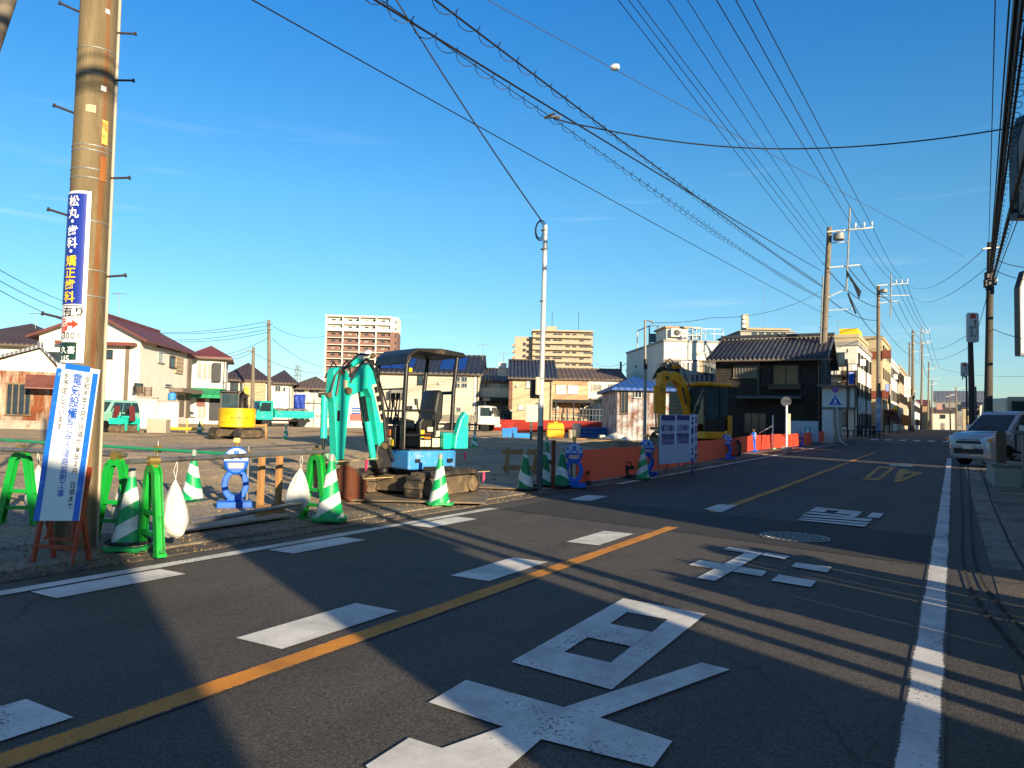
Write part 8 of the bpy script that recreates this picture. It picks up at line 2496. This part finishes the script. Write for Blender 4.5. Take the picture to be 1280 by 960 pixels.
# bicycles parked by the cream building
def bicycle(label, loc, rz):
    t = thing('bicycle', label, 'bicycle', loc, rz, 'bicycles parked by the cream building')
    for x in (-.52, .52):
        mb = MB(); pts = [(x + .32 * math.cos(2 * math.pi * k / 18), 0, .33 + .32 * math.sin(2 * math.pi * k / 18)) for k in range(19)]; mb.tube(pts, .03, 6, caps=False); mb.build('wheel', M_TYRE, t)
    mb = MB()
    for a, b in (((-.52, .33), (-.1, .32)), ((-.52, .33), (-.2, .75)), ((-.1, .32), (-.22, .85)), ((-.1, .32), (.36, .78)), ((-.2, .72), (.36, .8)), ((.36, .95), (.52, .33))): mb.bar((a[0], 0, a[1]), (b[0], 0, b[1]), .035)
    mb.bar((.34, -.25, .98), (.34, .25, .98), .03); mb.build('frame', M_BLK, t)
    mb = MB(); mb.box((-.22, 0, .88), (.26, .14, .06)); mb.build('saddle', M_SEAT, t)
    mb = MB(); mb.box((.55, 0, .85), (.3, .34, .26)); mb.build('basket', M_FPOST, t)
for i, px in enumerate((1072, 1077, 1082, 1087, 1092)):
    bicycle(['bicycle at the left end of the row by the cream building', 'second bicycle of the row by the cream building', 'middle bicycle of the row by the cream building', 'fourth bicycle of the row by the cream building', 'bicycle at the right end of the row by the cream building'][i], stand(px, 66 + i * .4), YAW + R(60))
t = thing('post_fence', 'dark low fence before the bicycles and the cream building', 'fence', stand(1075, 62), YAW - R(10))
mb = MB()
for k in range(12): mb.bx(-1.9 + k * .34 - .03, -1.9 + k * .34 + .03, 0, .05, 0, .7)
mb.bx(-1.9, 1.9, .051, .09, .55, .62); mb.build('bars', M_BLK, t)
t = thing('signal_post', 'dark post with a small lamp box before the cream building', 'post', stand(1059, 58)); mb = MB(); hh = zat(stand(1059, 58), 1059, 442); mb.tube([(0, 0, 0), (0, 0, hh)], .06, 8); mb.build('post', M_BLK, t); mb = MB(); mb.bx(-.15, .15, -.2, -.06, hh - .8, hh - .3); mb.build('lamp_box', M_TRIM, t)

# right hand side: low wall, post, pipe rail, pavement edge
q = gp(1262, 607, .045)
t = thing('low_wall', 'low pale concrete wall beside the pavement on the right', 'wall', (q.x, q.y, q.z), R(2))
mb = MB(); mb.bx(-.28, 1.8, 0, 2.2, -.1, .40); mb.build('wall_body', M_CONCW, t, bevel=.02)
mb = MB(); mb.bx(-.32, 1.84, -.04, 2.24, .402, .46); mb.build('coping', M_CONC, t, bevel=.01)
q2 = gp(1250, 588, .2)
t = thing('timber_post', 'weathered timber post standing before the silver car', 'post', (q.x - .12, q.y + .55, T(q.x, q.y) + .5))
mb = MB(); mb.prism([(-.09, 0), (.09, 0), (.10, .68), (.05, .74), (-.07, .73), (-.10, .66)], -.05, .05); mb.build('post', mat('grey_brown_timber', '#6f5645', .85, 0, .2, 5, .4, 40), t)
t = thing('pipe_railing', 'rounded steel pipe railing on the low wall at the right edge', 'railing', (q.x, q.y, T(q.x, q.y)))
mb = MB()
mb.tube([(.24, -.12, 0), (.24, -.12, .45), (.24, -.12, 1.18)], .026, 8)
mb.tube([(.05, -.12, 1.05), (.08, -.12, 1.14), (.16, -.12, 1.19), (1.7, -.12, 1.19)], .026, 8); mb.tube([(.06, -.12, .72), (1.7, -.12, .72)], .024, 8)
mb.tube([(.42, .6, .46), (.42, .6, .85), (.47, .6, .95), (.58, .6, .99), (1.5, .6, .99)], .026, 8); mb.tube([(.42, .6, .66), (1.5, .6, .66)], .022, 8)
mb.build('rail', M_PIPE, t, smooth=True)
# projecting signs on the buildings at right
def projecting(label, px0, y0, y1, depth, wid, m):
    f = Front('projecting_sign', label, 'sign', px0, px0 + 60, depth)
    z0, z1 = f.loc(px0, y1)[1], f.loc(px0, y0)[1]
    mb = MB(); mb.prism([(f.x0, z0), (f.x0 + wid, z0 + .05), (f.x0 + wid, z1 + .9), (f.x0 + .18, z1 + .55), (f.x0 + .02, z1)], -.12, .12); mb.build('plate', m, f.o)
    mb = MB(); mb.prism([(f.x0 - .03, z0 - .03), (f.x0 - .001, z0 - .03), (f.x0 + .0, z1), (f.x0 + .17, z1 + .56), (f.x0 + .14, z1 + .6), (f.x0 - .03, z1 + .05)], -.14, .14); mb.bx(f.x0 - .03, f.x0 + wid, -.13, .13, z0 - .08, z0 - .035); mb.build('frame', M_BLK, f.o)
    mb = MB(); 
    for z in (z0 + .3, z1 - .2): mb.bar((f.x0 + wid, 0, z), (5.2 - f.p.x, 1.0, z), .08, .08)
    mb.build('bracket', M_BLK, f.o)
projecting('big dark edged grey sign jutting in at the upper right edge', 1271.5, 178, 270, 17, 1.1, W_GREY)
projecting('lower grey sign jutting in at the right edge', 1274, 362, 442, 24, 1.0, M_TRIM)
# ------------------------------------------------------------------ overhead wires
M_WIRE = mat('black_cable', '#101114', .6, 0, .05)
M_WIREG = mat('grey_wire', '#4a4f55', .5, .2, .05)
def sagged(a, b, sag, n=28):
    return [a + (b - a) * (k / n) - Vector((0, 0, 4 * sag * (k / n) * (1 - k / n))) for k in range(n + 1)]
def wire(label, pts, r_=.014, sag=0.0, m=None, ext=0.0, spiral=None, ball=None, name='overhead_wire', group='overhead wires'):
    pts = [Vector(q) for q in pts]
    if ext:
        d = (pts[0] - pts[1]); pts[0] = pts[0] + d * ext
    line = []
    for i in range(len(pts) - 1):
        sg = sagged(pts[i], pts[i + 1], sag if not isinstance(sag, (list, tuple)) else sag[i])
        line += sg if i == 0 else sg[1:]
    o0 = line[len(line) // 2]
    o = thing(name, label, 'cable', o0, 0, group)
    mb = MB(); mb.tube([tuple(q - o0) for q in line], r_, 6); mb.build('cable', m or M_WIRE, o)
    if spiral:
        rad_, pitch, s0, s1, drop = spiral
        tot = sum((line[i + 1] - line[i]).length for i in range(len(line) - 1))
        turns = tot * (s1 - s0) / pitch
        n = int(turns * 10)
        cum = [0]
        for i in range(len(line) - 1): cum.append(cum[-1] + (line[i + 1] - line[i]).length)
        out = []; i = 0
        for k in range(n + 1):
            s = tot * (s0 + (s1 - s0) * k / n)
            while i < len(line) - 2 and cum[i + 1] < s: i += 1
            u = (s - cum[i]) / (cum[i + 1] - cum[i]); q = line[i] + (line[i + 1] - line[i]) * u
            d = (line[i + 1] - line[i]).normalized(); sx = d.cross(Vector((0, 0, 1))).normalized(); sz = sx.cross(d)
            a = 2 * math.pi * turns * k / n + .5 * math.sin(k * .037)
            rr = rad_ * (1 + .3 * math.sin(k * .021 + 1))
            out.append(tuple(q - o0 + sx * math.cos(a) * rr + sz * (math.sin(a) * rr - drop)))
        mb = MB(); mb.tube(out, .0065, 5); mb.build('spiral_hanger', M_WIRE, o)
    if ball:
        q = ball - o0
        mb = MB(); mb.lathe([(.02, -.16), (.09, -.12), (.13, 0), (.09, .12), (.02, .16)], 14, tuple(q), axis='X'); mb.build('marker_ball', M_INSUL, o, smooth=True)
    return o
D = 51.8
# high tension lines from the top of the picture to the pole by the old house
ht = [((776, 0), (1004, 300), (1037, 340), 'leftmost'), ((789, 0), (1017, 299), (1036, 326), 'second'), ((800, 0), (1020, 300), (1036, 316), 'third'), ((838, 0), (1031, 296), None, 'fourth'), ((862, 0), (1034, 282), None, 'fifth'),
      ((898, 0), (1066, 284), None, 'sixth'), ((922, 0), (1077, 284), None, 'seventh'), ((944, 0), (1090, 282), None, 'rightmost')]
for (a, b, c, nm) in ht:
    A_, B_ = ph(a[0], a[1], 13.2), pd(b[0], b[1], D)
    pts = [A_, B_] if c is None else [A_, pd(c[0], c[1], D)]
    wire('%s of the eight power lines rising from the tall street pole overhead' % nm, pts, .017 if nm in ('sixth', 'seventh', 'rightmost') else .013, 0.10, None, .6, group='power lines over the road')
# onward spans along the street
sp_ = [((1066, 284), (1120, 354), 'first'), ((1077, 284), (1127, 354), 'middle'), ((1090, 282), (1133, 354), 'last')]
for a, b, nm in sp_: wire('%s of three power lines from the tall street pole to the second pole' % nm, [pd(*a, D), pd(*b, 72)], .017, .5, group='power lines over the road')
for a, b, nm in (((1060, 334), (1108, 372), 'upper thin'), ((1075, 331), (1117, 378), 'lower thin'), ((1037, 340), (1098, 384), 'thick upper'), ((1034, 372), (1098, 400), 'thick lower'), ((1060, 366), (1098, 420), 'sagging')):
    wire('%s cable between the tall street pole and the second pole' % nm, [pd(*a, D), pd(*b, 72)], .028, .5, group='cables along the street')
for a, b, nm in (((1120, 354), (1154, 415), 'first'), ((1127, 354), (1158, 415), 'middle'), ((1133, 354), (1162, 414), 'last'), ((1113, 379), (1148, 430), 'fourth'), ((1122, 376), (1154, 427), 'fifth'), ((1098, 400), (1141, 445), 'sixth')):
    wire('%s of the lines from the second pole to the third pole' % nm, [pd(*a, 72), pd(*b, 108)], .022, .6, group='cables along the street')
for a, b, nm in (((1154, 415), (1158, 429), 'first'), ((1162, 414), (1164, 428), 'second'), ((1141, 445), (1153, 452), 'third')):
    wire('%s of the lines beyond the third pole' % nm, [pd(*a, 108), pd(*b, 140)], .026, .6, group='cables along the street')
for a, b, nm in (((1158, 429), (1170, 461), 'first'), ((1164, 428), (1175, 460), 'second'), ((1153, 452), (1161, 475), 'third')):
    wire('%s of the lines at the far end of the left row' % nm, [pd(*a, 140), pd(*b, 175)], .03, .5, group='cables along the street')
# communication cables sweeping down from the upper left
wire('thin straight wire sweeping down from the upper left to the tall street pole', [ph(348, 0, 7.6), pd(1030, 392, D)], .011, .25, None, .5)
wire('thick black cable between the two spiral wrapped ones', [ph(482, -4, 7.4), pd(1026, 338, D)], .018, .16, None, .5, group='communication cables')
mid_ = ph(690, 147, 7.7)
wire('spiral wrapped cable, lower one, with a joint half way and a loose coil beyond it', [ph(474, -4, 7.2), mid_, pd(1026, 372, D)], .008, [.03, .22], None, .5, (.085, .62, .0, 1.0, .02), group='communication cables')
wire('spiral wrapped cable, upper one', [ph(566, -4, 7.6), pd(1028, 358, D)], .016, .28, None, .5, (.08, .66, .0, 1.0, .0), group='communication cables')
j = thing('cable_joint', 'small cable joint where the black cable branches off', 'cable joint', mid_)
mb = MB(); mb.tube([(-.18, 0, .03), (.1, 0, .0), (.2, 0, -.03)], .03, 8); mb.tube([(-.1, 0, .06), (.05, .02, .09)], .025, 8); mb.build('clamp', M_STEEL, j)
# branch cable crossing over to the right
wire('black cable branching at the joint and crossing the sky to the right', [mid_, ph(735, 158, 7.75), ph(975, 186, 8.2), ph(1262, 160, 7.9), ph(1320, 140, 8.0)], .016, [.02, .12, .12, 0])
# wire with a ball
A_, B_ = ph(612, -4, 9.6), pd(1205, 321, 40)
wire('thin grey wire with a white insulator ball', [A_, B_], .008, .10, M_WIREG, .5, None, None)
u = None
dA = ray(763, 94)
best = min((((A_ + (B_ - A_) * k / 400 - Vector((0, 0, .4 * (k / 400) * (1 - k / 400)))), k) for k in range(401)), key=lambda q: (q[0] - Vector((0, 0, EYE))).normalized().cross(dA.normalized()).length)
t = thing('insulator_ball', 'white insulator ball on the thin grey wire high in the sky', 'insulator', best[0]); mb = MB(); mb.lathe([(.02, -.11), (.06, -.09), (.085, 0), (.06, .09), (.02, .11)], 14, axis='X'); mb.build('ball', M_INSUL, t, smooth=True)
# feed to the silver pole
zp = gp(674, 613, .03)
wire('black cable dropping from the upper left to the top of the silver pole', [ph(498, -4, 7.6), Vector((zp.x - .05, zp.y, zat(zp, 668, 276)))], .012, .12, None, .4)
# right hand bundles
b_, up_, dp_ = PO['r1']
wire('thin single wire at the right, left of the thick bundle', [ph(1244, -4, 7.6), pd(1236, 306, 25.8)], .009, .05, None, .6, group='cables at the right')
A_ = ph(1270, -4, 6.6)
for k, (dx, dz, r_) in enumerate(((0, 0, .034), (.07, .05, .03), (.13, -.03, .022), (.05, -.1, .014), (-.06, .12, .012))):
    q0 = A_ + Vector((dx, 0, dz)); q1 = pd(1238, 340, 25.7) + Vector((dx * .4, 0, dz * .5))
    wire(['thickest cable', 'second thick cable', 'spiral wrapped cable', 'thin lower cable', 'thin upper cable'][k] + ' in the big bundle running up at the right edge', [q0, q1], r_, .05, None, .7, (.075, .5, 0, 1, .03) if k == 2 else None, group='cables at the right')
for k, (a, b, r_, lab) in enumerate((((1284, 178), (1241, 348), .032, 'thick cable of the second bundle at the right edge'), ((1284, 190), (1241, 352), .014, 'spiral wrapped cable of the second bundle at the right edge'), ((1286, 236), (1239, 362), .012, 'thin cable below the second bundle at the right edge'))):
    wire(lab, [ph(a[0], a[1], 6.3), pd(b[0], b[1], 25.7)], r_, .03, None, .8, (.06, .5, 0, 1, .02) if k == 1 else None, group='cables at the right')
for a, da, b, db, lab, sg in (((1133, 355), 72, (1233, 309), 26, 'upper wire crossing from the second pole to the right hand pole', .9), ((1137, 369), 72, (1233, 335), 26, 'lower wire crossing from the second pole to the right hand pole', .9), ((1152, 428), 108, (1213, 416), 37, 'wire crossing low to the shorter right hand pole', .9), ((1150, 440), 108, (1214, 432), 37, 'lower wire crossing low to the shorter right hand pole', .9),
                              ((1239, 322), 26, (1300, 335), 20, 'upper wire from the right hand pole to the right edge', .1), ((1239, 335), 26, (1300, 352), 20, 'lower wire from the right hand pole to the right edge', .1), ((1240, 411), 26, (1300, 428), 22, 'low wire from the right hand pole to the right edge', .05), ((1216, 430), 37, (1239, 350), 26, 'steep cable between the two right hand poles', .1), ((1162, 455), 150, (1300, 470), 60, 'thin wire crossing the far street low down', .8)):
    wire(lab, [pd(*a, da), pd(*b, db)], .011 if db < 40 else .016, sg, None, group='wires crossing the street')
# left background wires
for a, b, lab in (((-20, 326), (84, 378), 'uppermost of three wires at the left edge'), ((-20, 340), (84, 390), 'middle one of three wires at the left edge'), ((-20, 352), (84, 402), 'lowest of three wires at the left edge')):
    wire(lab, [pd(*a, 22), pd(*b, 40)], .012, .1, None, group='wires among the far houses')
for k, (a, b) in enumerate((((200, 416), (332, 402)), ((200, 417), (336, 407)), ((205, 425), (332, 412)), ((225, 427), (336, 415)), ((270, 445), (336, 422)), ((262, 446), (312, 438)), ((280, 448), (315, 440)))):
    wire('wire number %s from the poles among the far houses to the left' % ['one from the top', 'two from the top', 'three from the top', 'four from the top', 'five from the top', 'six from the top', 'seven from the top'][k], [pd(*a, 66), pd(*b, 61.8)], .018, .25, None, group='wires among the far houses')
for a, b, da, db, lab in (((341, 408), (405, 420), 61.8, 80, 'upper wire from the tall far pole to the right'), ((340, 423), (410, 460), 61.8, 80, 'lower wire from the tall far pole to the right'), ((318, 442), (410, 466), 56, 80, 'wire from the shorter far pole to the right'), ((742, 452), (776, 455), 120, 75, 'upper wire right of the sand coloured tower'), ((745, 456), (776, 459), 120, 75, 'lower wire right of the sand coloured tower')):
    wire(lab, [pd(*a, da), pd(*b, db)], .016, .5, None, group='wires among the far houses')
wire('wire from the thin pale pole over the white building to the tall street pole', [pd(814, 403, 31), pd(889, 397, 40), pd(1026, 364, D)], .012, [.1, .5])

# unseen posts added to draw two thin shadow lines over the road
for kk, (y0, lab) in enumerate(((2.42, 'unseen slim post added for its shadow at the near right, first of two'), (2.05, 'unseen slim post added for its shadow at the near right, second of two'))):
    t = thing('shadow_post', lab, 'post', (4.2, y0, T(4, 2))); mb = MB(); mb.tube([(0, 0, 0), (0, 0, 6.5)], .075 if kk == 0 else .06, 10); mb.build('post', M_STEEL, t, smooth=True)

COL.objects.unlink(_fo); bpy.data.objects.remove(_fo); bpy.data.curves.remove(_fc)
